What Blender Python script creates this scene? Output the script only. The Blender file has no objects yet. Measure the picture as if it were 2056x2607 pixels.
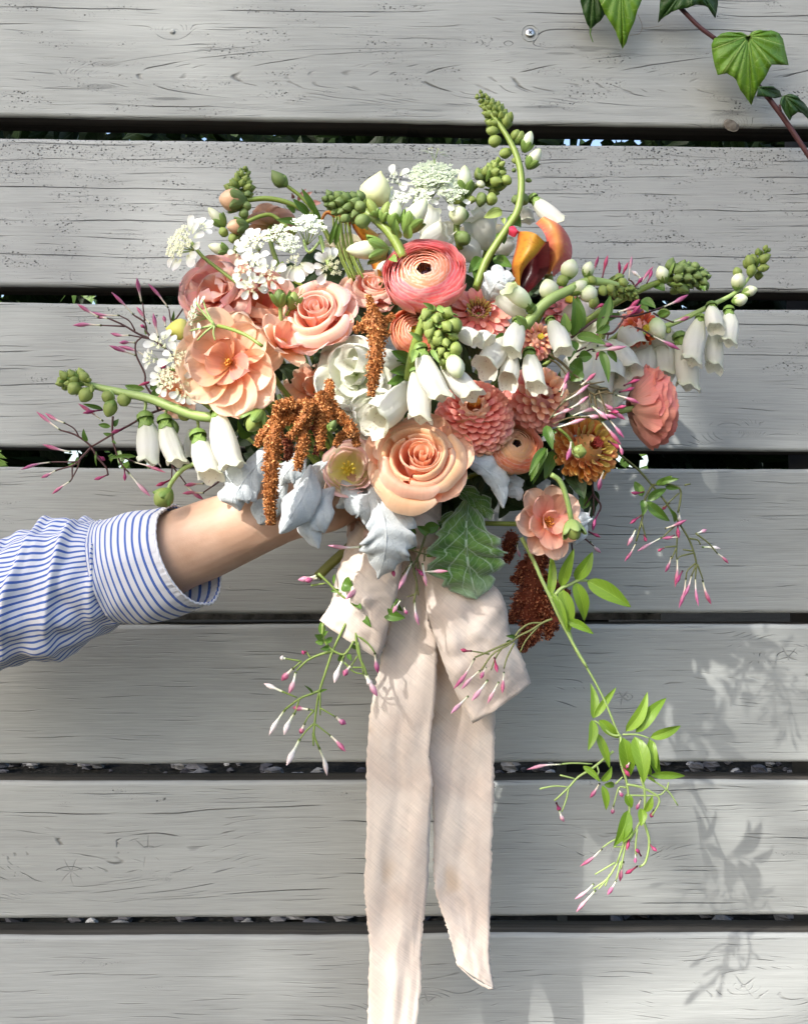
import bpy, math, random
import numpy as np
from mathutils import Vector, Matrix, noise
R = random.Random(7)
S_ = bpy.context.scene
COL = S_.collection
rad = math.radians

# ------------------------------------------------------------------ camera
FPX = 2690.0; W_, H_ = 2056, 2607
CAM = Vector((0.0, -1.05, 1.25)); PITCH = math.atan(86.5 / FPX)
cd = bpy.data.cameras.new('camera'); cam = bpy.data.objects.new('camera', cd); COL.objects.link(cam)
cam.location = CAM; cam.rotation_euler = (rad(90) + PITCH, 0, 0)
cd.sensor_fit = 'VERTICAL'; cd.sensor_height = 24.0; cd.lens = 24.0 * FPX / H_
cd.clip_start = 0.01; cd.clip_end = 500
S_.camera = cam
# ------------------------------------------------------------------ sky, sun, exposure
SUN_DIR = Vector((0.128, 0.145, -0.140)).normalized()      # the way the light travels
SUN_EL = math.asin(-SUN_DIR.z); SUN_AZ = math.atan2(-SUN_DIR.x, -SUN_DIR.y)   # azimuth from +Y, clockwise
world = bpy.data.worlds.new('World'); S_.world = world; world.use_nodes = True
wt = world.node_tree; wt.nodes.clear()
sky = wt.nodes.new('ShaderNodeTexSky'); sky.sky_type = 'NISHITA'; sky.sun_disc = False
sky.sun_elevation = SUN_EL; sky.sun_rotation = SUN_AZ; sky.altitude = 50
sky.air_density = 1.0; sky.dust_density = 2.6; sky.ozone_density = 0.6
bg = wt.nodes.new('ShaderNodeBackground'); bg.inputs[1].default_value = 0.15
wo = wt.nodes.new('ShaderNodeOutputWorld')
wt.links.new(sky.outputs[0], bg.inputs[0]); wt.links.new(bg.outputs[0], wo.inputs[0])
sd = bpy.data.lights.new('sun', 'SUN'); sun = bpy.data.objects.new('sun', sd); COL.objects.link(sun)
sd.energy = 2.7; sd.angle = rad(0.8); sd.color = (1.0, 0.96, 0.91)
sun.rotation_euler = SUN_DIR.to_track_quat('-Z', 'Y').to_euler(); sun.location = (-3, -3, 5)
vs = S_.view_settings; vs.view_transform = 'Standard'; vs.look = 'None'; vs.gamma = 1.0
vs.use_curve_mapping = False; vs.exposure = 1.2
S_.cycles.max_bounces = 8; S_.cycles.transparent_max_bounces = 6

# ------------------------------------------------------------------ pixels -> place
cP, sP = math.cos(PITCH), math.sin(PITCH)
def P(p, d):                                   # native pixel of the photograph, metres in front of the fence
    x = (p[0] - 1028) / FPX; y = -(p[1] - 1303.5) / FPX
    dr = Vector((x, cP - y * sP, sP + y * cP))
    return CAM + dr * ((1.05 - d) / dr.y)
YAW = math.tan(rad(1.2))
def PF(p, d=0.0):                              # on the (slightly turned) fence plane, d metres in front
    x = (p[0] - 1028) / FPX; y = -(p[1] - 1303.5) / FPX
    dr = Vector((x, cP - y * sP, sP + y * cP))
    return CAM + dr * ((1.05 - d) / (dr.y - YAW * dr.x))
def SZ(n, d): return n * (1.05 - d) / FPX
def Z(x0, y0, s): return lambda x, y: (x0 + x / s, y0 + y / s)
A = Z(0, 600, 2.847); B = Z(400, 400, 2.847); C = Z(900, 200, 2.847); E = Z(1400, 550, 2.847)
F = Z(400, 800, 2.847); G = Z(900, 700, 2.847); H = Z(700, 1200, 2.44); I = Z(1200, 1100, 2.44)
J = Z(0, 1200, 2.135); K = Z(1256, 1650, 2.135); L = Z(800, 1900, 2.847); M = Z(1356, 0, 2.44)
RR = Z(600, 1350, 3.333); B2 = Z(400, 550, 4.27); C2 = Z(800, 400, 4.27); E2 = Z(1350, 600, 4.27)
E3 = Z(1350, 900, 4.27); I2 = Z(1250, 1150, 3.937); K2 = Z(1500, 1850, 4.333); D = Z(0, 0, 0.8307)
def ls(f, pts): return [f(*p) for p in pts]

# ------------------------------------------------------------------ objects
def tag(o, label=None, cat=None, group=None, kind=None):
    if label: o['label'] = label
    if cat: o['category'] = cat
    if group: o['group'] = group
    if kind: o['kind'] = kind
    return o
def thing(name, label, cat, loc, group=None, mat=None):
    o = bpy.data.objects.new(name, None); COL.objects.link(o); o.empty_display_size = 0.02
    if mat is not None: o.matrix_world = mat
    else: o.location = loc
    return tag(o, label, cat, group)
def mesh(name, vs_, fs, uv=None, mats=(), smooth=True, mi=None):
    me = bpy.data.meshes.new(name); me.from_pydata([tuple(v) for v in vs_], [], fs)
    if uv is not None:
        l = me.uv_layers.new(name='UVMap'); idx = np.empty(len(me.loops), dtype=np.int32)
        me.loops.foreach_get('vertex_index', idx)
        l.data.foreach_set('uv', np.asarray(uv, dtype=np.float32)[idx].ravel())
    for m in mats: me.materials.append(m)
    if mi is not None: me.polygons.foreach_set('material_index', mi)
    if smooth: me.polygons.foreach_set('use_smooth', [True] * len(me.polygons))
    me.update(); return me
def link(name, me, parent=None, mat=None, kind=None):
    o = bpy.data.objects.new(name, me); COL.objects.link(o)
    if parent: o.parent = parent
    if mat is not None: o.matrix_basis = mat
    if kind: o['kind'] = kind
    return o
def wpart(name, vfu, mats, parent=None, kind=None, smooth=True, origin=None):
    """a part made in world coordinates under a thing that has only a location (or under its part)"""
    v, f, u = vfu
    v = [Vector(q) for q in v]
    c = origin if origin is not None else sum(v, Vector()) / max(1, len(v))
    if not isinstance(mats, (list, tuple)): mats = (mats,)
    me = mesh(name, [q - c for q in v], f, u, mats, smooth)
    o = link(name, me, parent, None, kind)
    o['_w'] = 0; del o['_w']
    base = WORLD_OF.get(parent.name, Vector()) if parent else Vector()
    if parent and parent.name not in WORLD_OF: base = parent.location.copy()
    o.location = c - base
    WORLD_OF[o.name] = c
    return o
WORLD_OF = {}

# ------------------------------------------------------------------ shapes
def join(*gs):
    V, F_, U = [], [], []
    for v, f, u in gs:
        n = len(V); V += list(v); F_ += [tuple(i + n for i in q) for q in f]; U += list(u)
    return V, F_, U
def surf(fn, nu, nv, closed=False):
    """fn(u, v) u,v in 0..1 -> Vector"""
    V, U, F_ = [], [], []
    cu = nu if closed else nu + 1
    for j in range(nv + 1):
        for i in range(cu):
            V.append(fn(i / nu, j / nv)); U.append((i / nu, j / nv))
    for j in range(nv):
        for i in range(nu):
            a = j * cu + i; b = j * cu + (i + 1) % cu
            F_.append((a, b, b + cu, a + cu))
    return V, F_, U
def cat(pts, n):
    """Catmull-Rom through the points, n samples"""
    pts = [Vector(p) for p in pts]
    if len(pts) == 1: return pts * n
    P_ = [pts[0] * 2 - pts[1]] + pts + [pts[-1] * 2 - pts[-2]]
    out = []; m = len(pts) - 1
    for k in range(n):
        t = k / (n - 1) * m; i = min(int(t), m - 1); t -= i
        a, b, c, d = P_[i:i + 4]
        out.append(0.5 * ((2 * b) + (c - a) * t + (2 * a - 5 * b + 4 * c - d) * t * t + (3 * b - a - 3 * c + d) * t ** 3))
    return out
def lin(vals, t):
    m = len(vals) - 1; x = max(0, min(1, t)) * m; i = min(int(x), m - 1); x -= i
    return vals[i] * (1 - x) + vals[i + 1] * x
def tube(pts, radii, ns=7, n=None, cap=True):
    n = n or max(3, len(pts) * 3); c = cat(pts, n)
    V, F_, U = [], [], []
    t0 = (c[1] - c[0]).normalized(); a = t0.orthogonal().normalized()
    for k in range(n):
        t = (c[min(k + 1, n - 1)] - c[max(k - 1, 0)])
        t = t.normalized() if t.length > 1e-9 else t0
        a = (a - t * a.dot(t)); a = a.normalized() if a.length > 1e-6 else t.orthogonal().normalized()
        b = t.cross(a); r = lin(radii, k / (n - 1)) if isinstance(radii, (list, tuple)) else radii
        for i in range(ns):
            th = 2 * math.pi * i / ns
            V.append(c[k] + (a * math.cos(th) + b * math.sin(th)) * r); U.append((i / ns, k / (n - 1)))
    for k in range(n - 1):
        for i in range(ns):
            F_.append((k * ns + i, k * ns + (i + 1) % ns, (k + 1) * ns + (i + 1) % ns, (k + 1) * ns + i))
    if cap:
        F_.append(tuple(range(ns))[::-1]); F_.append(tuple((n - 1) * ns + i for i in range(ns)))
    return V, F_, U
def lathe_path(pts, prof, ns=10, squash=1.0, ridge=0, ra=0.0):
    """surface of revolution along a bent path; prof = [(t, r)...]"""
    n = len(prof); c = cat(pts, 33)
    def at(t):
        x = t * 32; i = min(int(x), 31); return c[i].lerp(c[i + 1], x - i)
    V, F_, U = [], [], []
    a = None
    for k, (t, r) in enumerate(prof):
        tt = max(0, min(1, t)); p = at(tt)
        if t < 0: p = p + (c[0] - c[1]).normalized() * (-t) * (c[-1] - c[0]).length
        if t > 1: p = p + (c[-1] - c[-2]).normalized() * (t - 1) * (c[-1] - c[0]).length
        tn = (at(min(1, tt + .04)) - at(max(0, tt - .04))).normalized()
        if a is None: a = tn.orthogonal().normalized()
        a = (a - tn * a.dot(tn)).normalized(); b = tn.cross(a)
        for i in range(ns):
            th = 2 * math.pi * i / ns; q = r * (1 + ra * math.cos(ridge * th))
            V.append(p + a * math.cos(th) * q + b * math.sin(th) * q * squash); U.append((i / ns, t))
    for k in range(n - 1):
        for i in range(ns):
            F_.append((k * ns + i, k * ns + (i + 1) % ns, (k + 1) * ns + (i + 1) % ns, (k + 1) * ns + i))
    return V, F_, U
def xf(g, M_): return [M_ @ Vector(v) for v in g[0]], g[1], g[2]
def frame(o, zdir, spin=0.0, s=1.0):
    z = Vector(zdir).normalized()
    up = Vector((0, 0, 1)) if abs(z.z) < 0.98 else Vector((0, 1, 0))
    x = up.cross(z).normalized(); y = z.cross(x)
    M_ = Matrix((x, y, z)).transposed().to_4x4()
    return Matrix.Translation(o) @ M_ @ Matrix.Rotation(spin, 4, 'Z') @ Matrix.Scale(s, 4)

# ------------------------------------------------------------------ node maths
class X:
    def __init__(s, nt, sock): s.nt, s.s = nt, sock
    def _m(s, op, b=None, c=None):
        n = s.nt.nodes.new('ShaderNodeMath'); n.operation = op
        s.nt.links.new(s.s, n.inputs[0])
        for k, q in ((1, b), (2, c)):
            if q is None: continue
            if isinstance(q, X): s.nt.links.new(q.s, n.inputs[k])
            else: n.inputs[k].default_value = q
        return X(s.nt, n.outputs[0])
    def __add__(s, o): return s._m('ADD', o)
    def __radd__(s, o): return s._m('ADD', o)
    def __sub__(s, o): return s._m('SUBTRACT', o)
    def __rsub__(s, o): return (s * -1) + o
    def __mul__(s, o): return s._m('MULTIPLY', o)
    def __rmul__(s, o): return s._m('MULTIPLY', o)
    def __truediv__(s, o): return s._m('DIVIDE', o)
    def abs(s): return s._m('ABSOLUTE')
    def fract(s): return s._m('FRACT')
    def pow(s, e): return s._m('POWER', e)
    def sqrt(s): return s._m('SQRT')
    def exp(s): return s._m('EXPONENT')
    def sin(s): return s._m('SINE')
    def max(s, o): return s._m('MAXIMUM', o)
    def min(s, o): return s._m('MINIMUM', o)
    def atan2(s, o): return s._m('ARCTAN2', o)
    def gt(s, o): return s._m('GREATER_THAN', o)
    def ss(s, a, b):                        # smoothstep a..b -> 0..1 (a may be larger than b)
        n = s.nt.nodes.new('ShaderNodeMapRange'); n.interpolation_type = 'SMOOTHSTEP'
        s.nt.links.new(s.s, n.inputs[0])
        if a < b: n.inputs[1].default_value, n.inputs[2].default_value, n.inputs[3].default_value, n.inputs[4].default_value = a, b, 0, 1
        else: n.inputs[1].default_value, n.inputs[2].default_value, n.inputs[3].default_value, n.inputs[4].default_value = b, a, 1, 0
        return X(s.nt, n.outputs[0])
class MT:
    """a material under construction"""
    def __init__(s, name):
        s.m = bpy.data.materials.new(name); s.m.use_nodes = True; s.t = s.m.node_tree; s.t.nodes.clear()
        s.out = s.t.nodes.new('ShaderNodeOutputMaterial')
    def n(s, ty, **k):
        q = s.t.nodes.new(ty)
        for a, b in k.items(): setattr(q, a, b)
        return q
    def l(s, a, b): s.t.links.new(a.s if isinstance(a, X) else a, b)
    def coord(s, kind='Object'):
        tc = s.n('ShaderNodeTexCoord'); sp = s.n('ShaderNodeSeparateXYZ'); s.l(tc.outputs[kind], sp.inputs[0])
        return [X(s.t, q) for q in sp.outputs]
    def vec(s, x, y, z):
        c = s.n('ShaderNodeCombineXYZ')
        for i, q in enumerate((x, y, z)):
            if isinstance(q, X): s.l(q, c.inputs[i])
            else: c.inputs[i].default_value = q
        return c.outputs[0]
    def noise(s, v, scale=1.0, detail=2.0, rough=0.5, dist=0.0):
        q = s.n('ShaderNodeTexNoise'); s.l(v, q.inputs['Vector']); q.inputs['Scale'].default_value = scale
        q.inputs['Detail'].default_value = detail; q.inputs['Roughness'].default_value = rough; q.inputs['Distortion'].default_value = dist
        return X(s.t, q.outputs[0])
    def voro(s, v, scale=1.0, feat='F1'):
        q = s.n('ShaderNodeTexVoronoi', feature=feat); s.l(v, q.inputs['Vector']); q.inputs['Scale'].default_value = scale
        return X(s.t, q.outputs['Distance'])
    def rnd(s):
        q = s.n('ShaderNodeObjectInfo'); return X(s.t, q.outputs['Random'])
    def ramp(s, f, stops):
        q = s.n('ShaderNodeValToRGB'); s.l(f, q.inputs[0]); e = q.color_ramp.elements
        while len(e) < len(stops): e.new(0.5)
        for k, (p, c) in enumerate(stops): e[k].position = p; e[k].color = (*c, 1)
        return q.outputs[0]
    def mix(s, f, a, b, mode='MIX'):
        q = s.n('ShaderNodeMix', data_type='RGBA', blend_type=mode)
        for k, w in ((0, f), (6, a), (7, b)):
            if isinstance(w, X): s.l(w, q.inputs[k])
            elif isinstance(w, bpy.types.NodeSocket): s.l(w, q.inputs[k])
            elif isinstance(w, (int, float)): q.inputs[k].default_value = w
            else: q.inputs[k].default_value = (*w, 1)
        return q.outputs[2]
    def scalecol(s, col, f):
        q = s.n('ShaderNodeVectorMath', operation='SCALE')
        if isinstance(col, bpy.types.NodeSocket): s.l(col, q.inputs[0])
        else: q.inputs[0].default_value = col
        if isinstance(f, X): s.l(f, q.inputs['Scale'])
        else: q.inputs['Scale'].default_value = f
        return q.outputs[0]
    def hsv(s, col, h=None, sat=None, val=None):
        q = s.n('ShaderNodeHueSaturation'); s.l(col, q.inputs['Color'])
        for k, w in (('Hue', h), ('Saturation', sat), ('Value', val)):
            if w is None: continue
            if isinstance(w, X): s.l(w, q.inputs[k])
            else: q.inputs[k].default_value = w
        return q.outputs[0]
    def bump(s, h, strength=0.5, dist=0.001):
        q = s.n('ShaderNodeBump'); s.l(h, q.inputs['Height']); q.inputs['Strength'].default_value = strength
        q.inputs['Distance'].default_value = dist; return q.outputs[0]
    def finish(s, col, rough=0.6, bump=None, trans=0.0, tcol=None, sheen=0.0, spec=0.5, sss=0.0, ssr=(1, .4, .25), coat=0.0):
        p = s.n('ShaderNodeBsdfPrincipled')
        if isinstance(col, bpy.types.NodeSocket): s.l(col, p.inputs['Base Color'])
        else: p.inputs['Base Color'].default_value = (*col, 1)
        if isinstance(rough, X): s.l(rough, p.inputs['Roughness'])
        else: p.inputs['Roughness'].default_value = rough
        p.inputs['Specular IOR Level'].default_value = spec; p.inputs['Sheen Weight'].default_value = sheen
        p.inputs['Coat Weight'].default_value = coat
        if sss:
            p.inputs['Subsurface Weight'].default_value = sss; p.inputs['Subsurface Scale'].default_value = 0.006
            p.inputs['Subsurface Radius'].default_value = ssr
        if bump is not None: s.l(bump, p.inputs['Normal'])
        o = p.outputs[0]
        if trans:
            tb = s.n('ShaderNodeBsdfTranslucent'); tc = tcol if tcol is not None else col
            if isinstance(tc, bpy.types.NodeSocket): s.l(tc, tb.inputs[0])
            else: tb.inputs[0].default_value = (*tc, 1)
            mx = s.n('ShaderNodeMixShader'); mx.inputs[0].default_value = trans
            s.l(o, mx.inputs[1]); s.l(tb.outputs[0], mx.inputs[2]); o = mx.outputs[0]
        s.l(o, s.out.inputs[0]); return s.m
# ------------------------------------------------------------------ the painted fence
def wood(name, seed, base, knots=(), cath=(), specks=0.5, crack=0.5, stars=()):
    t = MT(name); x, y, z = t.coord('Object')
    wob = t.noise(t.vec(x * 3.0, seed * 3.1, z * 14.0), 1.0, 2.0) - 0.5
    wob2 = t.noise(t.vec(x * 14.0, seed * 5.1, z * 60.0), 1.0, 2.0) - 0.5
    g = z * 62.0 + wob * 1.15 + wob2 * 0.25
    for (kx, kz, ax, az) in knots:
        dx = (x - kx) / ax; dz = (z - kz) / az; r2 = dx * dx + dz * dz
        w = (r2 * -0.8).exp(); rr = r2.sqrt() * 2.3 + wob2 * 0.5
        g = g + (rr - g) * w
    for (cx, cz, hw, sgn) in cath:
        q = (z - cz) / hw; f = (x - cx) * sgn - q * q * 0.16
        w = f.ss(-0.05, 0.0) * q.abs().ss(1.25, 0.85)
        g = g + ((f * 11.0 + wob * 0.8 + wob2 * 0.3) - g) * w
    brk = t.noise(t.vec(x * 9.0, seed + 2.0, z * 90.0), 1.0, 2.0)
    line = ((g.fract() - 0.5).abs()).ss(0.042, 0.0) * brk.ss(0.66 - 0.24 * crack, 0.80 - 0.2 * crack)
    g2 = g * 3.7 + wob2 * 1.2
    line2 = ((g2.fract() - 0.5).abs()).ss(0.14, 0.02) * t.noise(t.vec(x * 16.0, seed + 8.0, z * 160.0), 1.0, 1.0).ss(0.55, 0.72)
    fib = t.noise(t.vec(x * 9.0, seed, z * 520.0 + wob * 9.0), 1.0, 3.0, 0.7)
    fib2 = t.noise(t.vec(x * 35.0, seed + 4, z * 1500.0), 1.0, 1.0)
    pv = t.voro(t.vec(x * 240.0, seed * 2.0, z * 340.0), 1.0)
    dens = t.noise(t.vec(x * 14.0, seed + 20.0, z * 60.0), 1.0, 3.0, .7)
    edge = z.ss(0.035, 0.07)
    pit = pv.ss(0.30, 0.16) * (dens + edge * 0.14 * specks).ss(0.73 - 0.24 * specks, 0.86 - 0.22 * specks)
    pv2 = t.voro(t.vec(x * 420.0, seed * 7.0, z * 640.0), 1.0)
    pit2 = pv2.ss(0.3, 0.15) * (dens + edge * 0.2 * specks).ss(0.70 - 0.26 * specks, 0.85 - 0.2 * specks)
    star = None
    for (sx, sz, sr, ns) in stars:
        dx = (x - sx) + wob2 * 0.004; dz = (z - sz) + (brk - 0.5) * 0.004
        r = (dx * dx + dz * dz).sqrt(); th = dz.atan2(dx)
        sp = ((th * (ns / 6.2832) + wob * 1.2).fract() - 0.5).abs() * r
        s_ = sp.ss(0.0008, 0.0002) * r.ss(sr, sr * 0.5) * brk.ss(.34, .52)
        ring = (r - sr * 0.85 + (wob2 * 0.008)).abs().ss(0.0012, 0.0003) * t.noise(t.vec(x * 90, 3.0, z * 90)).ss(0.45, 0.6)
        s_ = s_.max(ring * 0.8); s_ = sp.ss(0.0008, 0.0002) * r.ss(sr, sr * 0.4) * brk.ss(.38, .52) * .42; star = s_ if star is None else star.max(s_)
    blot = t.noise(t.vec(x * 4.0, seed + 9.0, z * 9.0), 1.0, 3.0)
    dark = line * 0.66 + line2 * 0.36
    if star is not None: dark = dark.max(star * 0.7)
    dark = dark.max(pit * 0.8).max(pit2 * 0.42)
    c = t.mix(blot.ss(0.3, 0.7), tuple(b * 0.93 for b in base), tuple(b * 1.06 for b in base))
    c = t.scalecol(c, fib * 0.44 + fib2 * 0.26 + t.noise(t.vec(x * 2.5, seed + 30.0, z * 40.0), 1.0, 3.0) * 0.24 + 0.53)
    c = t.mix(dark.min(1.0), c, (0.045, 0.043, 0.04))
    h = fib * 0.35 + fib2 * 0.12 - line * 1.6 - line2 * 0.6 - pit * 1.3 - pit2 * 0.5 + wob2 * 0.8
    if star is not None: h = h - star * 1.2
    return t.finish(c, (fib * 0.2 + 0.52), t.bump(h, 0.9, 0.0009), spec=0.35)

# plank edges read off the photograph (display pixels at left and right edge of the picture)
EDGE = [(-118, -88, 246, 271), (291, 311, 605, 618), (639, 655, 945, 955), (988, 992, 1300, 1297),
        (1322, 1320, 1617, 1612), (1653, 1650, 1944, 1936), (1981, 1974, 2290, 2280)]
fence = thing('board_fence', 'pale grey painted fence of wide horizontal weathered boards behind the bouquet', 'fence', (0, 0, 0))
BASES = [tuple(q * .86 for q in b_) for b_ in [(0.425, 0.44, 0.42), (0.40, 0.413, 0.40), (0.39, 0.405, 0.388), (0.37, 0.383, 0.36), (0.385, 0.40, 0.38), (0.41, 0.424, 0.402), (0.42, 0.436, 0.42)]]
TH = 0.038
_e = MT('weathered_board_edge'); _x, _y, _z = _e.coord('Object'); _n = _e.noise(_e.vec(_x * 4, _y * 120, _z * 120), 1.0, 4.0)
edge_wood = _e.finish(_e.ramp(_n, [(.3, (.045, .04, .035)), (.7, (.13, .12, .105))]), .9, _e.bump(_n, .6, .001))
def plank(k):
    tl, tr, bl, br = EDGE[k]
    x0, x1 = -0.30, 2.36                         # run on past both sides of the picture
    def yy(a, b, t): return (a + (b - a) * t)
    c4 = [PF(D(1708 * s, yy(*ab, s))) for s, ab in ((0, (tl, tr)), (1, (tl, tr)), (1, (bl, br)), (0, (bl, br)))]
    cen = sum(c4, Vector()) / 4
    ax = (c4[1] + c4[2] - c4[0] - c4[3]).normalized(); fw = Vector((YAW, -1, 0)).normalized()   # outward normal
    ax = Vector((1, YAW, ax.z * 0)).normalized()
    up = Vector((0, 0, 1))
    M_ = Matrix((ax, -fw, up)).transposed().to_4x4(); M_.translation = cen
    inv = M_.inverted(); q = [inv @ p for p in c4]
    slope_t = (q[1].z - q[0].z) / (q[1].x - q[0].x); slope_b = (q[2].z - q[3].z) / (q[2].x - q[3].x)
    rr = 0.0042
    prof = []                                    # (corner, y, z offset sign)
    nx = 150; V, F_ = [], []
    for i in range(nx + 1):
        x = -0.95 + 1.9 * i / nx
        zt = q[0].z + slope_t * (x - q[0].x) + (noise.noise(Vector((x * 6, k * 9, 0))) * 0.0016 + noise.noise(Vector((x * 40, k * 9, 3))) * 0.0005)
        zb = q[3].z + slope_b * (x - q[3].x) + (noise.noise(Vector((x * 6, k * 9, 7))) * 0.0016 + noise.noise(Vector((x * 40, k * 9, 9))) * 0.0005)
        ring = []
        for cz, s in ((zt, 1), (zb, -1)):
            arc = [(rr - rr * math.cos(a), cz - s * rr + s * rr * math.sin(a)) for a in (0, .52, 1.05, 1.57)]
            if s == 1: ring += arc
            else: ring_b = arc[::-1]
        ring += [(TH, zt), (TH, zb)] + ring_b
        for (y, z) in ring: V.append((x, y, z))
        m = len(ring)
        if i:
            for j in range(m):
                a = (i - 1) * m + j; b = (i - 1) * m + (j + 1) % m
                F_.append((a, b, b + m, a + m))
    F_.append(tuple(range(m))[::-1]); F_.append(tuple(nx * m + j for j in range(m)))
    def loc(px):
        p = inv @ PF(D(*px)); return p
    kn, ca, st = [], [], []
    if k == 0:
        p = loc((215, 160)); ca.append((p.x, p.z, 0.030, 1)); p = loc((365, 67)); kn.append((p.x, p.z, 0.010, 0.006))
        p = loc((1075, 95)); kn.append((p.x, p.z, 0.02, 0.014)); p = loc((1545, 262)); kn.append((p.x, p.z, 0.012, 0.008))
    if k == 2: p = loc((1540, 915)); kn.append((p.x, p.z, 0.018, 0.01))
    if k == 4:
        p = loc((1315, 1475)); kn.append((p.x, p.z, 0.03, 0.014)); st.append((p.x, p.z, 0.010, 5.0))
        p = loc((1665, 1390)); kn.append((p.x, p.z, 0.05, 0.03)); st.append((p.x, p.z, 0.016, 5.0))
        p = loc((655, 1350)); kn.append((p.x, p.z, 0.012, 0.009))
    if k == 5:
        p = loc((310, 1797)); kn.append((p.x, p.z, 0.055, 0.024)); st.append((p.x, p.z, 0.020, 6.0))
        p = loc((150, 1843)); kn.append((p.x, p.z, 0.05, 0.02)); st.append((p.x, p.z, 0.016, 7.0))
        p = loc((1310, 1795)); kn.append((p.x, p.z, 0.03, 0.012))
    if k == 6:
        p = loc((1572, 2086)); kn.append((p.x, p.z, 0.06, 0.028)); st.append((p.x, p.z, 0.017, 4.0))
        p = loc((905, 2120)); kn.append((p.x, p.z, 0.04, 0.02)); st.append((p.x, p.z, 0.014, 5.0))
    wm = wood('painted_board_%s' % 'abcdefg'[k], 3.7 * k + 1.3, BASES[k], kn, ca, (0.75, 1.0, 0.55, 0.35, 0.15, 0.4, 0.3)[k], (0.9, 0.9, 0.6, 0.3, 0.25, 0.7, 0.15)[k], st)
    me = mesh('plank', V, F_, None, (wm, edge_wood), smooth=False)
    if max(me.polygons, key=lambda p: p.area).normal.y > 0 and min(v.co.y for v in me.vertices) > -.001:
        fr = [p for p in me.polygons if p.center.y < .0005]
        if fr and fr[0].normal.y > 0: me.flip_normals()
    for pl in me.polygons: pl.material_index = 1 if pl.center.y > .005 else 0
    for pl in me.polygons: pl.use_smooth = len(pl.vertices) == 4 and abs(pl.normal.y) < 0.999 and abs(pl.normal.z) < 0.999
    o = link('plank', me, fence, M_); WORLD_OF[o.name] = cen
    return o, M_
planks = [plank(k) for k in range(7)]
metal = MT('zinc_screw'); metal = metal.finish((0.55, 0.55, 0.53), 0.3); metal.node_tree.nodes['Principled BSDF'].inputs['Metallic'].default_value = 1.0
darkm = MT('dark_recess').finish((0.03, 0.03, 0.03), 0.9)
greyw = MT('fence_post_wood').finish((0.12, 0.115, 0.11), 0.8)
# screw in the top board: countersunk dimple and cross-slotted head
def screw(px, r=0.0042):
    o, M_ = planks[0]; c = M_.inverted() @ PF(D(*px), 0.0)
    hd = lathe_path([Vector((0, 0, 0)), Vector((0, -1, 0))], [(0, 0.0001), (0.0, r * 1.15), (0.0006, r * 1.15), (0.0011, r * 0.75), (0.0013, r * .3), (0.0013, 0.0)], 16)
    me = mesh('screw', hd[0], hd[1], hd[2], (metal,)); s = link('screw', me, o, Matrix.Translation(c + Vector((0, -0.0003, 0))))
    tag(s, 'bright screw head set in the board')
    # ring of compressed paint around the head and cross slot, under the same part
    g = tube([Vector((math.cos(a) * r * 2, 0, math.sin(a) * r * 2)) for a in [i * math.pi / 8 for i in range(17)]], 0.0006, 5, 40, False)
    me = mesh('washer_mark', g[0], g[1], g[2], (bpy.data.materials['painted_board_a'],)); link('washer_mark', me, o, Matrix.Translation(c))
    for a in (0.7, 2.27):
        v = Vector((math.cos(a), 0, math.sin(a))) * r * .5
        g2 = tube([-v, v], 0.0005, 4, 3); me = mesh('screw_slot', g2[0], g2[1], g2[2], (darkm,)); link('screw_slot', me, o, Matrix.Translation(c + Vector((0, -0.0018, 0))))
screw((1120, 70))
knm = plain_knot = MT('grey_brown_knot'); _x, _y, _z = knm.coord('Object'); _n = knm.noise(knm.vec(_x, _y, _z), 300.0, 3.0)
knm = knm.finish(knm.ramp(_n, [(.3, (.10, .085, .07)), (.7, (.22, .20, .17))]), .8, knm.bump(_n, .8, .001))
def knot(k, pf, rx, rz, rot, m):
    o, M_ = planks[k]; c = M_.inverted() @ PF(pf, 0.0)
    g = surf(lambda u, v: Matrix.Rotation(rot, 3, 'Y') @ Vector((rx * math.sin(v * 1.57) * math.cos(u * 6.283), -.0016 * math.cos(v * 1.57) + .0012 * math.exp(-((v - .72) / .12) ** 2), rz * math.sin(v * 1.57) * math.sin(u * 6.283))), 20, 8, True)
    link('knot', mesh('knot', g[0], g[1], g[2], (m,)), o, Matrix.Translation(c))
knot(0, M(1228, 776), .0090, .0062, .5, knm)
knot(0, D(365, 67), .0034, .0032, 0, bpy.data.materials['painted_board_a'])
# posts carrying the boards, behind them, past the picture's sides
for px in (-260, 2150):
    a = PF((px, 1300), -TH - 0.046)
    V, F_, U = [], [], []
    for z in (0.0, 2.05):
        for sx, sy in ((-1, -1), (1, -1), (1, 1), (-1, 1)): V.append((a.x + sx * .045, a.y + sy * .044, z)); U.append((0, 0))
    F_ = [(0, 1, 2, 3), (7, 6, 5, 4), (0, 4, 5, 1), (1, 5, 6, 2), (2, 6, 7, 3), (3, 7, 4, 0)]
    wpart('fence_post', (V, F_, U), greyw, fence, smooth=False)

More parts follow.
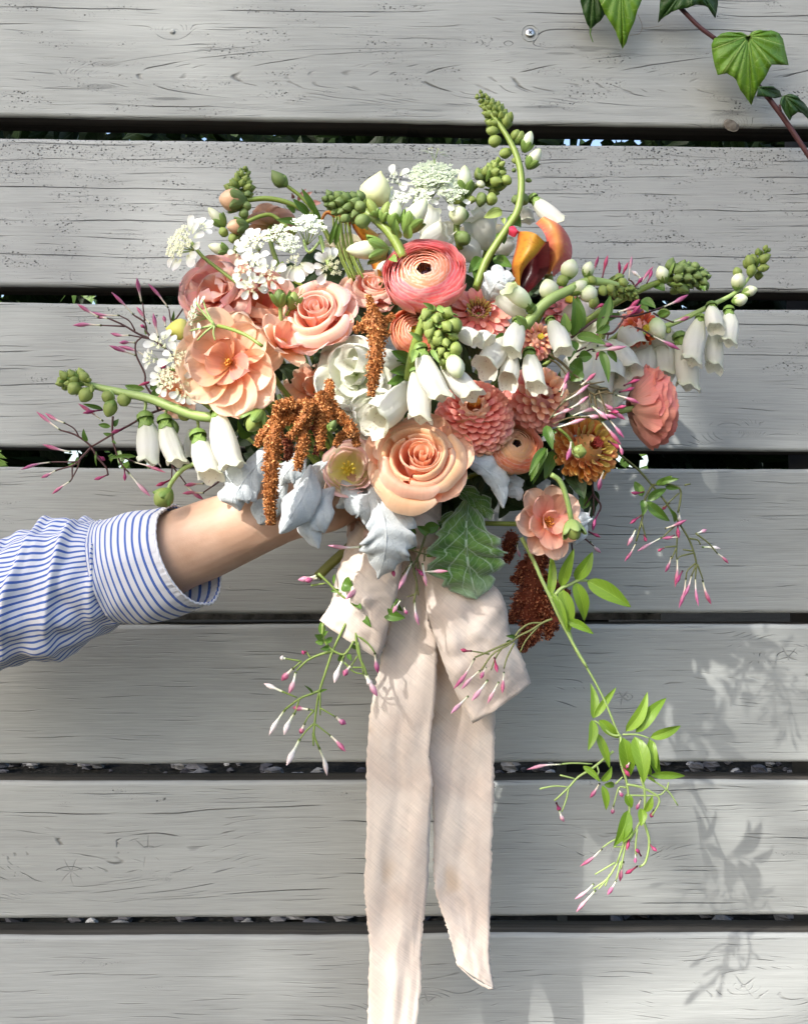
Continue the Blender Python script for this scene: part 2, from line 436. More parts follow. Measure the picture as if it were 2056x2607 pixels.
# ------------------------------------------------------------------ ground, gravel, kerb, hedge behind
def ground_mat():
    t = MT('earth_and_gravel'); x, y, z = t.coord('Object')
    n1 = t.noise(t.vec(x, y, z), 3.0, 4.0); n2 = t.noise(t.vec(x, y, z), 60.0, 3.0)
    v = t.voro(t.vec(x, y, z), 45.0)
    c = t.mix(n1.ss(.35, .65), (0.009, 0.008, 0.007), (0.020, 0.018, 0.016)); c = t.mix(v.ss(0.2, 0.6), c, (0.006, 0.006, 0.005))
    return t.finish(t.scalecol(c, n2 * .8 + .6), 1.0, t.bump(v * -1 + n2, .6, .01), spec=0.02)
V, F_, U = surf(lambda u, v: Vector(((u - .5) * 160, (v - .5) * 160, noise.noise(Vector((u * 60, v * 60, 0))) * 0.02)), 60, 60)
g = link('ground', mesh('ground', V, F_, U, (ground_mat(),))); tag(g, kind='structure', label='grey gravelly earth behind and below the fence')
# gravel seen through the low gaps, stones of mixed size
def gravel():
    rg = random.Random(5); V, F_, U = [], [], []
    bases = []
    for b in range(6):
        pts = []
        for lat in range(1, 4):
            for lon in range(6):
                a = lon / 6 * 6.283 + lat * .5; th = lat / 4 * math.pi
                pts.append(Vector((math.sin(th) * math.cos(a), math.sin(th) * math.sin(a) * .8, math.cos(th) * .6)) * rg.uniform(.75, 1.1))
        pts = [Vector((0, 0, .6))] + pts + [Vector((0, 0, -.6))]
        fs = [(0, 1 + i, 1 + (i + 1) % 6) for i in range(6)]
        for l in range(2):
            for i in range(6): fs.append((1 + l * 6 + i, 7 + l * 6 + i, 7 + l * 6 + (i + 1) % 6, 1 + l * 6 + (i + 1) % 6))
        fs += [(19, 13 + (i + 1) % 6, 13 + i) for i in range(6)]
        bases.append((pts, fs))
    for i in range(1700):
        y = rg.uniform(1.4, 8.0); x = rg.uniform(-.45, .45) * (y + 1.2) ; s = rg.choice((.02, .03, .03, .045, .06)) * rg.uniform(.7, 1.3)
        b = bases[rg.randrange(6)]; a = rg.uniform(0, 6.28); n = len(V); tint = rg.random()
        for p in b[0]: V.append((x + s * (p.x * math.cos(a) - p.y * math.sin(a)), y + s * (p.x * math.sin(a) + p.y * math.cos(a)), s * .5 + s * p.z)); U.append((tint, 0))
        F_ += [tuple(q + n for q in f) for f in b[1]]
    t = MT('gravel_stone'); u, v, _ = t.coord('UV'); x, y, z = t.coord('Object')
    c = t.ramp(u, [(0, (.02, .02, .025)), (.5, (.05, .05, .055)), (.85, (.10, .10, .10)), (1, (.2, .2, .2))])
    m = t.finish(t.scalecol(c, t.noise(t.vec(x, y, z), 90.0, 3) * .8 + .6), .95, spec=.08)
    o = link('gravel', mesh('gravel', V, F_, U, (m,), False)); tag(o, 'loose grey gravel stones on the earth behind the fence', 'gravel', kind='stuff')
gravel()
# a weathered concrete kerb glimpsed through the gap below the hand
def kerb():
    d = -0.42; a = P((-300, 1556), d); b = P((1681, 1578), d)
    t = MT('rough_concrete'); x, y, z = t.coord('Object'); n = t.noise(t.vec(x, y, z), 55.0, 4.0, .7)
    m = t.finish(t.ramp(n, [(.3, (.16, .16, .165)), (.5, (.42, .41, .42)), (.7, (.62, .60, .62))]), .9, t.bump(n, .6, .004))
    V = []
    for y in (a.y, a.y + .12):
        for (x, z) in ((a.x, b.z), (b.x, b.z), (b.x, a.z), (a.x, a.z)): V.append(Vector((x, y, z)))
    F_ = [(0, 1, 2, 3), (7, 6, 5, 4), (0, 4, 5, 1), (1, 5, 6, 2), (2, 6, 7, 3), (3, 7, 4, 0)]
    r = thing('stone_rail', 'rough pale grey rail seen through the gap below the sleeve', 'rail', V[3])
    wpart('rail', (V, F_, [(0, 0)] * 8), m, r, smooth=False)
    pm = MT('rail_post').finish((.05, .05, .05), .9)
    for xx in (a.x + .08, a.x + .7, b.x - .1):
        V2 = []
        for z in (0.0, b.z - 0.001):
            for sx, sy in ((-1, .2), (1, .2), (1, 1.8), (-1, 1.8)): V2.append(Vector((xx + sx * .03, a.y + sy * .06, z)))
        wpart('support', (V2, F_, [(0, 0)] * 8), pm, r, smooth=False)
kerb()
# hedge behind the upper gaps; holes are where the photograph shows bright sky between the leaves
HOLES = [(230, 262, 268, 291), (1178, 1232, 283, 306), (1244, 1282, 285, 306), (1300, 1350, 286, 306), (1352, 1372, 286, 306),
         (-10, 82, 606, 628), (128, 185, 612, 640), (190, 215, 620, 640), (1378, 1412, 612, 650),
         (-30, 18, 940, 990), (128, 170, 945, 985), (225, 262, 945, 985), (300, 342, 945, 985), (1295, 1330, 950, 1000), (1342, 1372, 950, 1000), (415, 470, 945, 985)]
def leafmat(name, c1, c2, trans=.3, rough=.45, vein=.3):
    t = MT(name); u, v, _ = t.coord('UV'); x, y, z = t.coord('Object')
    r = t.rnd(); n = t.noise(t.vec(x, y, z), 60.0, 2.0)
    mid = ((u - .5).abs()).ss(0.035, 0.0)
    sv = (((v * 7.0 + (u - .5).abs() * 4.0).fract() - .5).abs()).ss(0.07, 0.0)
    c = t.mix((r * .6 + n * .4), c1, c2)
    c = t.mix((mid * .8 + sv * .35) * vein, c, tuple(min(1, q * 2.2 + .05) for q in c2))
    return t.finish(c, rough, t.bump(mid * -1.0 - sv * .5 + n * .4, .5, .0008), trans=trans, spec=.4)
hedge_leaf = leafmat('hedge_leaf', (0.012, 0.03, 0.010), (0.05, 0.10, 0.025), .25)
def hedge():
    rg = random.Random(11); V, F_, U = [], [], []
    def skip(p):
        v = p - CAM; dn = v.y * cP + v.z * sP; px = 1028 + FPX * v.x / dn; py = 1303.5 - FPX * (v.z * cP - v.y * sP) / dn
        X_, Y_ = px * .8307, py * .8307
        return any(a - 2 < X_ < b + 2 and c - 12 < Y_ < d + 12 for a, b, c, d in HOLES)
    far = []
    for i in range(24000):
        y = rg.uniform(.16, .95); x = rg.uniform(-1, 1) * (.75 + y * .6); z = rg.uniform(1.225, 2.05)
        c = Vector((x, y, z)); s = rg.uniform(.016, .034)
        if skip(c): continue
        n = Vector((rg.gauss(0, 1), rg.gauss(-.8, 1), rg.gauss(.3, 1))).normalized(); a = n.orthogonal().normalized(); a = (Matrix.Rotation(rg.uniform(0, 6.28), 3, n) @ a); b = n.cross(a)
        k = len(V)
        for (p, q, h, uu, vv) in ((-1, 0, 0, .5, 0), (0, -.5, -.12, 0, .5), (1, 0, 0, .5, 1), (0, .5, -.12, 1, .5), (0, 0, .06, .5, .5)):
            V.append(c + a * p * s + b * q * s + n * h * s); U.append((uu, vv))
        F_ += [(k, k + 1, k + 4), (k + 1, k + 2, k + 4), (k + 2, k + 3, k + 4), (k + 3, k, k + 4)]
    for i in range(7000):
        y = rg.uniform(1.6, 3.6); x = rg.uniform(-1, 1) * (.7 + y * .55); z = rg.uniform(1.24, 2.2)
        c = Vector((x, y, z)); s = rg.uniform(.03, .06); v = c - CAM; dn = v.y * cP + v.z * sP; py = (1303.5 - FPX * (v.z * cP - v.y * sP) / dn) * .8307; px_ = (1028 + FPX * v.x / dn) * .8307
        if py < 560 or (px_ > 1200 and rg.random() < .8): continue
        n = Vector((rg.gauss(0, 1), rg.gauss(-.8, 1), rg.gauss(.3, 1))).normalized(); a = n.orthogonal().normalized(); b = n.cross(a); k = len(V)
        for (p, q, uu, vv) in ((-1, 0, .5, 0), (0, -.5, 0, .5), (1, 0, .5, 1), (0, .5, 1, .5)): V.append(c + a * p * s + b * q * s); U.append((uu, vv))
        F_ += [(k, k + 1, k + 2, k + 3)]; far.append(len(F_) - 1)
    me = mesh('hedge_leaves', V, F_, U, (hedge_leaf, leafmat('painted_sun_hedge_leaf', (.05, .11, .02), (.16, .26, .05), .4)))  # far leaves: sunlight is put into their paler green
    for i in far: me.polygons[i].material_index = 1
    o = link('hedge_leaves', me)
    tag(o, 'dark green hedge leaves crowding behind the upper gaps of the fence', 'hedge', kind='stuff')
hedge()
# ------------------------------------------------------------------ unseen tree, added to block and dapple the sun
bark = MT('grey_brown_bark'); _x, _y, _z = bark.coord('Object'); _n = bark.noise(bark.vec(_x, _y, _z * .3), 30.0, 4)
bark = bark.finish(bark.ramp(_n, [(.3, (.05, .04, .03)), (.7, (.17, .14, .11))]), .9, bark.bump(_n, .8, .01))
tree_leaf = leafmat('tree_leaf', (0.03, 0.07, 0.015), (0.07, 0.13, 0.03), .25)
def inpoly(x, y, pg):
    c = False; j = len(pg) - 1
    for i in range(len(pg)):
        if (pg[i][1] > y) != (pg[j][1] > y) and x < (pg[j][0] - pg[i][0]) * (y - pg[i][1]) / (pg[j][1] - pg[i][1]) + pg[i][0]: c = not c
        j = i
    return c
GAP_ = [(780, 820), (1480, 780), (1500, 1200), (1500, 1330), (1640, 1250), (1900, 1290), (2100, 2700), (930, 2700), (950, 1750), (800, 1520), (740, 1200)]  # opening shaped into the added crown where sun should come through
def added_shade_tree():
    base = Vector((-4.2, -3.4, 0)); rg = random.Random(3)
    tr = thing('added_shade_tree', 'unseen leafy tree added behind the photographer to block and dapple the sun', 'tree', base)
    top = Vector((-3.2, -2.7, 2.6))
    wpart('trunk', tube([base, base + Vector((.05, .0, .9)), base + Vector((.3, .2, 1.9)), top], [.16, .13, .11, .08], 12, 14), bark, tr)
    V, F_, U = [], [], []
    anchors = []
    for i in range(5200):
        X_ = rg.uniform(-900, 2900); Y_ = rg.uniform(-1500, 2500)
        inside = inpoly(X_, Y_, GAP_)
        if inside and rg.random() > .012: continue
        pr = 1.0
        far = X_ < 1150 and Y_ < 1000
        if far: pr = .30 + .3 * noise.noise(Vector((X_ / 260, Y_ / 200, 0)))     # foliage thinned there to let more sun through
        elif X_ > 1200 and Y_ < 300: pr = 1
        elif Y_ > 1400 and 350 < X_ < 1010: pr = .75
        if 620 < X_ < 1500 and 520 < Y_ < 840: pr = .5
        if rg.random() > pr: continue
        d = rg.uniform(7.0, 9.0) if far else rg.uniform(3.4, 4.6)
        c = PF(D(X_, Y_)) - SUN_DIR * d
        anchors.append(c); s = rg.uniform(.035, .06)
        n = (Vector((rg.gauss(0, .7), rg.gauss(0, .7), 1)) - SUN_DIR * .6).normalized(); a = Matrix.Rotation(rg.uniform(0, 6.28), 3, n) @ n.orthogonal().normalized(); b = n.cross(a)
        k = len(V)
        for (p, q, h, uu, vv) in ((-1, 0, 0, .5, 0), (-.2, -.5, -.1, 0, .4), (.5, -.35, -.1, 0.1, .75), (1, 0, -.1, .5, 1), (.5, .35, -.1, .9, .75), (-.2, .5, -.1, 1, .4), (0, 0, .04, .5, .5)):
            V.append(c + a * p * s + b * q * s + n * h * s); U.append((uu, vv))
        for j in range(6): F_.append((k + j, k + (j + 1) % 6, k + 6))
    wpart('crown', (V, F_, U), tree_leaf, tr, kind='stuff')
    for i in range(16):
        e = anchors[rg.randrange(len(anchors))]; m = top.lerp(e, .5) + Vector((0, 0, rg.uniform(.05, .25)))
        wpart('limb', tube([top - Vector((0, 0, .1)), m, e], [.035, .018, .006], 7, 9), bark, tr)
added_shade_tree()
# ------------------------------------------------------------------ materials of the flowers
def petal(name, stops, vein=.25, trans=.40, rough=.5, edge=None, hv=.022, tcol=None, bstr=.35, uvein=26.0, sat=.06):
    """colour runs from the petal's base (v=0) to its rim (v=1)"""
    t = MT(name); u, v, _ = t.coord('UV'); r = t.rnd(); x, y, z = t.coord('Object')
    nz = t.noise(t.vec(u * 6.0, v * 3.0, r * 20.0), 1.0, 2.0)
    vn = t.noise(t.vec((u - .5) * uvein, v * 2.2, r * 30.0), 1.0, 2.0, .6)
    c = t.ramp(v + (nz - .5) * .22, stops)
    if edge:
        e = (u - .5).abs().ss(.36, .5).max(v.ss(.86, 1.0)) * nz.ss(.35, .6)
        c = t.mix(e * .8, c, edge)
    c = t.scalecol(c, vn * vein + (1 - vein * .5))
    c = t.hsv(c, r * hv + (.5 - hv / 2), r * sat + (1 - sat / 2), (r * 7.0).fract() * .14 + .93)
    return t.finish(c, rough, t.bump(vn * .6 + nz * .5, bstr, .0012), trans=trans, tcol=(c if tcol is None else tcol), spec=.3, sheen=.15)
def plain(name, c1, c2, rough=.5, scale=120.0, trans=0.0, bstr=.3, ridges=0, **k):
    t = MT(name); x, y, z = t.coord('Object'); u, v, _ = t.coord('UV'); n = t.noise(t.vec(x, y, z), scale, 3.0); r = t.rnd()
    h = n
    if ridges: h = n * .4 + ((u * ridges).fract() - .5).abs() * 1.2
    f = (n * .7 + r * .3)
    return t.finish(t.mix(f, c1, c2), rough, t.bump(h, bstr, .0008), trans=trans, **k)
def lengthwise(name, stops, rough=.45, trans=.15, hv=0.02, rs=.5):
    """colour along v (bells, buds)"""
    t = MT(name); u, v, _ = t.coord('UV'); r = t.rnd(); n = t.noise(t.vec(u * 8, v * 3, r * 9), 1.0, 2)
    c = t.ramp(v + (n - .5) * .08, stops)
    c = t.hsv(c, r * hv + (.5 - hv / 2), 1.0, r * .25 + .85)
    st = t.noise(t.vec(u * 30, v * 2, r * 5), 1.0, 1)
    return t.finish(c, rough, t.bump(st, .25, .0006), trans=trans, spec=rs)
M_ROSE = petal('peach_rose_petal', [(0, (.86, .22, .08)), (.4, (.92, .42, .22)), (.72, (.94, .58, .37)), (1, (.95, .68, .50))], .17, .32, .45, uvein=40)
M_ROSEPK = petal('pink_peach_rose_petal', [(0, (.90, .20, .12)), (.4, (.90, .38, .24)), (.75, (.92, .58, .44)), (1, (.93, .68, .60))], .17, .32, .45, edge=(.90, .55, .55), uvein=40)
M_BUTTER = petal('apricot_butterfly_petal', [(0, (.86, .32, .08)), (.18, (.90, .48, .28)), (.6, (.91, .62, .45)), (1, (.92, .68, .52))], .28, .38, .4, uvein=22)
M_BUTPK = petal('coral_apricot_petal', [(0, (.86, .34, .08)), (.25, (.90, .42, .30)), (.75, (.91, .52, .38)), (1, (.91, .60, .45))], .28, .38, .4, edge=(.86, .38, .34), uvein=22)
M_RUFF = petal('ruffled_pink_petal', [(0, (.92, .30, .15)), (.4, (.91, .50, .38)), (1, (.92, .68, .58))], .2, .38, .45, edge=(.88, .42, .44), uvein=16)
M_RAN = petal('pink_ranunculus_petal', [(0, (.93, .66, .42)), (.72, (.94, .44, .32)), (.93, (.92, .28, .30)), (1, (.95, .58, .54))], .2, .3, .42, hv=.02)
M_RANIN = petal('apricot_ranunculus_petal', [(0, (.93, .66, .40)), (.8, (.93, .50, .28)), (.95, (.90, .38, .24)), (1, (.94, .66, .52))], .2, .3, .42, hv=.02)
M_RANOR = petal('orange_ranunculus_petal', [(0, (.90, .45, .25)), (.8, (.88, .32, .14)), (1, (.90, .50, .34))], .2, .3, .42, hv=.02)
M_RANYE = petal('yellow_apricot_ranunculus_petal', [(0, (.80, .55, .25)), (.75, (.84, .45, .20)), (1, (.86, .56, .34))], .2, .3, .42, hv=.02)
M_SALM = petal('salmon_ranunculus_petal', [(0, (.90, .52, .38)), (.6, (.90, .44, .36)), (1, (.86, .32, .26))], .4, .3, .42, hv=.02, uvein=34)
M_ZIN = petal('coral_zinnia_petal', [(0, (.70, .14, .10)), (.45, (.94, .35, .29)), (1, (.97, .52, .41))], .2, .3, .55, hv=.02, uvein=12)
M_ZINP = petal('peach_zinnia_petal', [(0, (.75, .26, .12)), (.45, (.93, .48, .29)), (1, (.96, .64, .44))], .2, .15, .55, hv=.02, uvein=12)
M_ZINPK = petal('pink_zinnia_petal', [(0, (.60, .12, .10)), (.45, (.84, .36, .30)), (1, (.92, .50, .42))], .2, .3, .55, hv=.03, uvein=12)
M_ZINYE = petal('bronze_zinnia_petal', [(0, (.36, .05, .01)), (.5, (.66, .24, .05)), (1, (.74, .44, .13))], .2, .15, .5, hv=.02, uvein=10, edge=(.80, .42, .16))
M_ZINGR = petal('chartreuse_zinnia_petal', [(0, (.36, .20, .02)), (.5, (.55, .40, .09)), (1, (.72, .52, .20))], .2, .15, .5, hv=.02, uvein=10)
M_ZINRD = petal('red_orange_zinnia_petal', [(0, (.45, .05, .01)), (.5, (.66, .12, .03)), (1, (.78, .22, .10))], .2, .15, .5, hv=.02, uvein=10)
M_LISI = petal('blush_lisianthus_petal', [(0, (.84, .80, .14)), (.3, (.93, .88, .55)), (.5, (.93, .78, .66)), (1, (.91, .58, .56))], .12, .38, .42, uvein=14)
M_WHITE = petal('white_bloom_petal', [(0, (.52, .62, .28)), (.3, (.74, .76, .60)), (1, (.80, .80, .74))], .10, .3, .45, uvein=14, hv=.01)
M_LACE = petal('lace_white_petal', [(0, (.66, .72, .42)), (.3, (.78, .80, .74)), (1, (.82, .82, .80))], .06, .25, .5, uvein=8, hv=.01)
M_CREAM = plain('cream_floret', (.80, .82, .48), (.88, .88, .66), .6)
M_GRWH = plain('greenish_white_floret', (.55, .66, .40), (.86, .88, .78), .6)
M_STEM = plain('green_stem', (.15, .22, .03), (.27, .35, .07), .45)
M_STEMP = plain('pale_green_stem', (.26, .38, .10), (.38, .50, .18), .45)
M_STEMD = plain('dark_wine_stem', (.035, .012, .016), (.10, .035, .03), .5)
M_SEPAL = plain('green_sepal', (.11, .21, .035), (.26, .38, .09), .5, 90, .15, ridges=5)
M_BUDG = plain('foxglove_green_bud', (.17, .24, .04), (.36, .44, .12), .55, 70, .15, ridges=5)
M_BUDD = plain('foxglove_dark_green_bud', (.09, .15, .035), (.20, .27, .08), .6, 70, .15, ridges=5)
M_BUDW = lengthwise('pale_foxglove_bud', [(0, (.28, .42, .10)), (.25, (.62, .72, .38)), (.7, (.84, .86, .66)), (1, (.70, .78, .42))])
def bellmat():
    t = MT('white_foxglove_bell'); u, v, _ = t.coord('UV'); r = t.rnd()
    n = t.noise(t.vec(u * 7, v * 2.5, r * 9), 1.0, 2)
    c = t.ramp(v + (n - .5) * .1, [(0, (.56, .66, .34)), (.14, (.76, .78, .64)), (.7, (.80, .80, .75)), (.9, (.79, .80, .70)), (1, (.74, .78, .58))])
    vo = t.voro(t.vec(u * 26, v * 14, r * 9), 1.0)
    geo = t.n('ShaderNodeNewGeometry'); bf = X(t.t, geo.outputs['Backfacing'])
    dots = vo.ss(.28, .15) * bf * v.ss(.3, .5) * n.ss(.35, .55)
    inner = t.mix(bf, c, (.78, .77, .66)); c = t.mix(dots * .5, inner, (.34, .16, .13))
    st = t.noise(t.vec(u * 26, v * 1.6, r * 5), 1.0, 2)
    return t.finish(c, .42, t.bump(st, .5, .0012), trans=.42, spec=.3)
M_BELL = bellmat()
M_JBUD = lengthwise('jasmine_bud', [(0, (.03, .03, .012)), (.05, (.07, .09, .02)), (.09, (.72, .74, .52)), (.36, (.88, .76, .68)), (.48, (.64, .26, .38)), (.8, (.48, .09, .22)), (1, (.52, .17, .28))], .42, .15, .03)
M_JBUDL = lengthwise('pale_jasmine_bud', [(0, (.04, .06, .015)), (.06, (.14, .2, .05)), (.1, (.78, .82, .58)), (.4, (.92, .88, .82)), (.52, (.82, .54, .60)), (.8, (.70, .30, .44)), (1, (.66, .26, .40))], .42, .2, .03)
M_JBUDW = lengthwise('white_jasmine_bud', [(0, (.05, .09, .02)), (.07, (.20, .28, .06)), (.11, (.78, .84, .55)), (.5, (.92, .90, .84)), (.8, (.92, .80, .80)), (1, (.9, .72, .74))], .42, .2, .03)
M_JBUDD = lengthwise('wine_jasmine_bud', [(0, (.03, .01, .012)), (.2, (.2, .03, .07)), (.6, (.45, .05, .16)), (1, (.5, .08, .2))], .42, .1, .03)
M_AMA = None
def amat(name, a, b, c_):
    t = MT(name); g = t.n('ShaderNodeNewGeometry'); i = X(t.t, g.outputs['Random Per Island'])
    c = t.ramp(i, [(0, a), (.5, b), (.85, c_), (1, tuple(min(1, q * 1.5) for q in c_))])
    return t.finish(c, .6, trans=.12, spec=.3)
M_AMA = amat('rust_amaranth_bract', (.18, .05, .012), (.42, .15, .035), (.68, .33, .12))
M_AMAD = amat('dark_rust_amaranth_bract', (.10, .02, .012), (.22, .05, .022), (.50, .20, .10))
def millermat(name, c1, c2, c3, gr):
    t = MT(name); u, v, _ = t.coord('UV'); x, y, z = t.coord('Object')
    n = t.noise(t.vec(x, y, z), 70.0, 4.0, .6); f = t.noise(t.vec(x, y, z), 900.0, 2.0)
    a = (u - .5).abs()
    mid = a.ss(.028, .004); sv = (((v * 5.0 - a * 3.4).fract() - .5).abs()).ss(.09, .01) * a.ss(.0, .05)
    sv2 = (((v * 16.0 + a * 9.0 + n * 1.5).fract() - .5).abs()).ss(.12, .02)
    c = t.mix(n.ss(.35, .65), c1, c2)
    if gr: c = t.mix((mid * .9 + sv * .6 + sv2 * .22).min(1.0) , c, c3); c = t.mix(a.ss(.40, .5) * .6, c, c3); c = t.mix(v.ss(.75, 1.0) * n.ss(.3, .55) * .7, c, c3)
    c = t.scalecol(c, f * .25 + .87)
    h = (mid * -1.0 - sv * .7 - sv2 * .35) * (1.0 if gr else -.5) + f * .35 + n * .6
    return t.finish(c, .75, t.bump(h, .5, .0012), trans=.08, sheen=.6, spec=.2)
M_MILL = millermat('silver_felted_leaf', (.47, .52, .54), (.60, .65, .66), (.85, .88, .88), False)
M_MILG = millermat('green_silver_leaf', (.06, .16, .03), (.14, .27, .06), (.42, .56, .40), True)
M_LEAFJ = leafmat('jasmine_leaf_lime', (.15, .30, .02), (.28, .44, .05), .3, .35, .3)
M_LEAFM = leafmat('jasmine_leaf_green', (.07, .16, .02), (.13, .24, .04), .25, .35, .3)
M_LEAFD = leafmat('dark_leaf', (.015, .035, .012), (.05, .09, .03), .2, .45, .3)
M_IVY = None
def ivymat(name, c1, c2, vc):
    t = MT(name); u, v, _ = t.coord('UV'); x, y, z = t.coord('Object'); n = t.noise(t.vec(x, y, z), 40.0, 3.0)
    du = u - .5; dv = v - .0
    th = du.atan2(dv + .02); r = (du * du + dv * dv).sqrt()
    ray = None
    for a in (0.0, .62, -.62, 1.25, -1.25, 2.0, -2.0):
        q = ((th - a).abs() * r).ss(.012, .002)
        ray = q if ray is None else ray.max(q)
    br = (((r * 5.5 + (th * 1.6).sin() * .9).fract() - .5).abs()).ss(.06, .01)
    sec = t.voro(t.vec(u * 9, v * 9, 0.0), 1.0, 'DISTANCE_TO_EDGE').ss(.07, .0)
    c = t.mix(n.ss(.3, .7), c1, c2); c = t.mix((ray * .75 + sec * .28).min(1.0), c, vc)
    return t.finish(c, .38, t.bump(ray * -1.0 - sec * .5 + n * .5, .5, .001), trans=.2, spec=.5)
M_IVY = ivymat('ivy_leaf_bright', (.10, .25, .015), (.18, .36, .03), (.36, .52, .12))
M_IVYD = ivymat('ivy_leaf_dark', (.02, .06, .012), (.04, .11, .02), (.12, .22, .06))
M_IVYST = plain('ivy_stem_wine', (.05, .014, .016), (.13, .04, .04), .5)
M_STAM = plain('orange_stamen', (.75, .25, .03), (.85, .42, .08), .5)
M_DARKC = plain('near_black_flower_centre', (.015, .008, .012), (.06, .02, .03), .5)
M_YEL = plain('yellow_stigma', (.80, .62, .05), (.9, .8, .12), .5)
M_GRC = plain('lime_flower_centre', (.35, .45, .05), (.5, .6, .12), .5)

# ------------------------------------------------------------------ petals
def open_petal(L, W, nb=.25, wide=.6, cup=.15, bend=0.0, b0=0.0, ruff=0.0, seed=0, nu=8, nv=8, notch=0.0, rk=3.0, curlp=1.0):
    """spread petal: base at the origin, runs along +X, faces +Z"""
    rg = random.Random(seed); ph = rg.uniform(0, 6.28); ph2 = rg.uniform(0, 6.28)
    N = 24; xs, zs, an = [0.0], [0.0], b0
    for i in range(N):
        an = b0 + bend * ((i + .5) / N) ** curlp
        xs.append(xs[-1] + math.cos(an) / N); zs.append(zs[-1] + math.sin(an) / N)
    def fn(u, s):
        v = 1 - (1 - s) ** 1.5; w = 2 * u - 1
        hw = W / 2 * (nb + (1 - nb) * math.sin(min(1, v / wide) * math.pi / 2)) * math.sqrt(max(0.0, 1 - max(0, (v - wide) / (1 - wide)) ** 2.2))
        vv = min(1, v - notch * math.exp(-(w * 3.5) ** 2) * v ** 4)
        x = vv * N; i = min(int(x), N - 1); x -= i
        px = (xs[i] * (1 - x) + xs[i + 1] * x) * L; pz = (zs[i] * (1 - x) + zs[i + 1] * x) * L
        a = b0 + bend * vv ** curlp
        h = cup * W * (w * w) * math.sin(math.pi * min(1, .15 + v * .7)) + ruff * W * v * v * (math.sin(w * rk * 1.6 + ph) * abs(w) ** .5 + .5 * math.sin(w * rk * 3.1 + ph2))
        return Vector((px - math.sin(a) * h, w * hw, pz + math.cos(a) * h))
    return surf(fn, nu, nv)
def cup_petal(prof, span, side=.3, off=0.0, ruff=0.0, seed=0, nu=10, nv=8, lean=0.0):
    """wrapped petal round the Z axis, middle on +X. prof: [(r, z)] bottom to rim"""
    rg = random.Random(seed); ph = rg.uniform(0, 6.28); pts = cat([Vector((r, 0, z)) for r, z in prof], 25)
    Rm = max(r for r, z in prof)
    def fn(u, v):
        w = 2 * u - 1
        t = v * (1 - side * abs(w) ** 2.6) * 24; i = min(int(t), 23); p = pts[i].lerp(pts[i + 1], t - i)
        nar = .35 + .65 * min(1, v * 1.8)
        th = w * span / 2 * nar
        r = p.x + off * Rm * w * min(1, v * 2) + ruff * Rm * v * v * (math.sin(w * 5 + ph) + .5 * math.sin(w * 11 + ph * 2))
        z = p.z + ruff * Rm * v * v * math.cos(w * 6 + ph) * .8 + lean * w * v
        return Vector((r * math.cos(th), r * math.sin(th), z))
    return surf(fn, nu, nv)
def shared(name, g, mats): return mesh(name, g[0], g[1], g[2], mats)
def local(name, me, root, M_): return link(name, me, root, M_)
RZ = lambda a: Matrix.Rotation(a, 4, 'Z')
RY = lambda a: Matrix.Rotation(a, 4, 'Y')
T_ = lambda *v: Matrix.Translation(Vector(v))
def flower(name, label, px, d, n, cat_, group=None, spin=0.0):
    return thing(name, label, cat_, None, group, frame(P(px, d), n, spin))
def pstem(root, r=.0022, to=None, mat=None, L=.10):
    """stem from the back of a flower towards the hand"""
    W_ = root.matrix_world.copy() if root.parent is None else root.matrix_world
    o = root.matrix_basis.translation; inv = root.matrix_basis.inverted()
    hand = to or P((930, 1330), .13)
    q = [inv @ o, inv @ (o - (root.matrix_basis.to_3x3() @ Vector((0, 0, 1))) * .025), inv @ o.lerp(hand, .55) + inv.to_3x3() @ Vector((0, .01, 0)), inv @ hand]
    q[2].y += 0; g = tube(q, [r, r, r * .9], 6, 10)
    local('stem', shared('stem', g, (mat or M_STEM,)), root, Matrix())

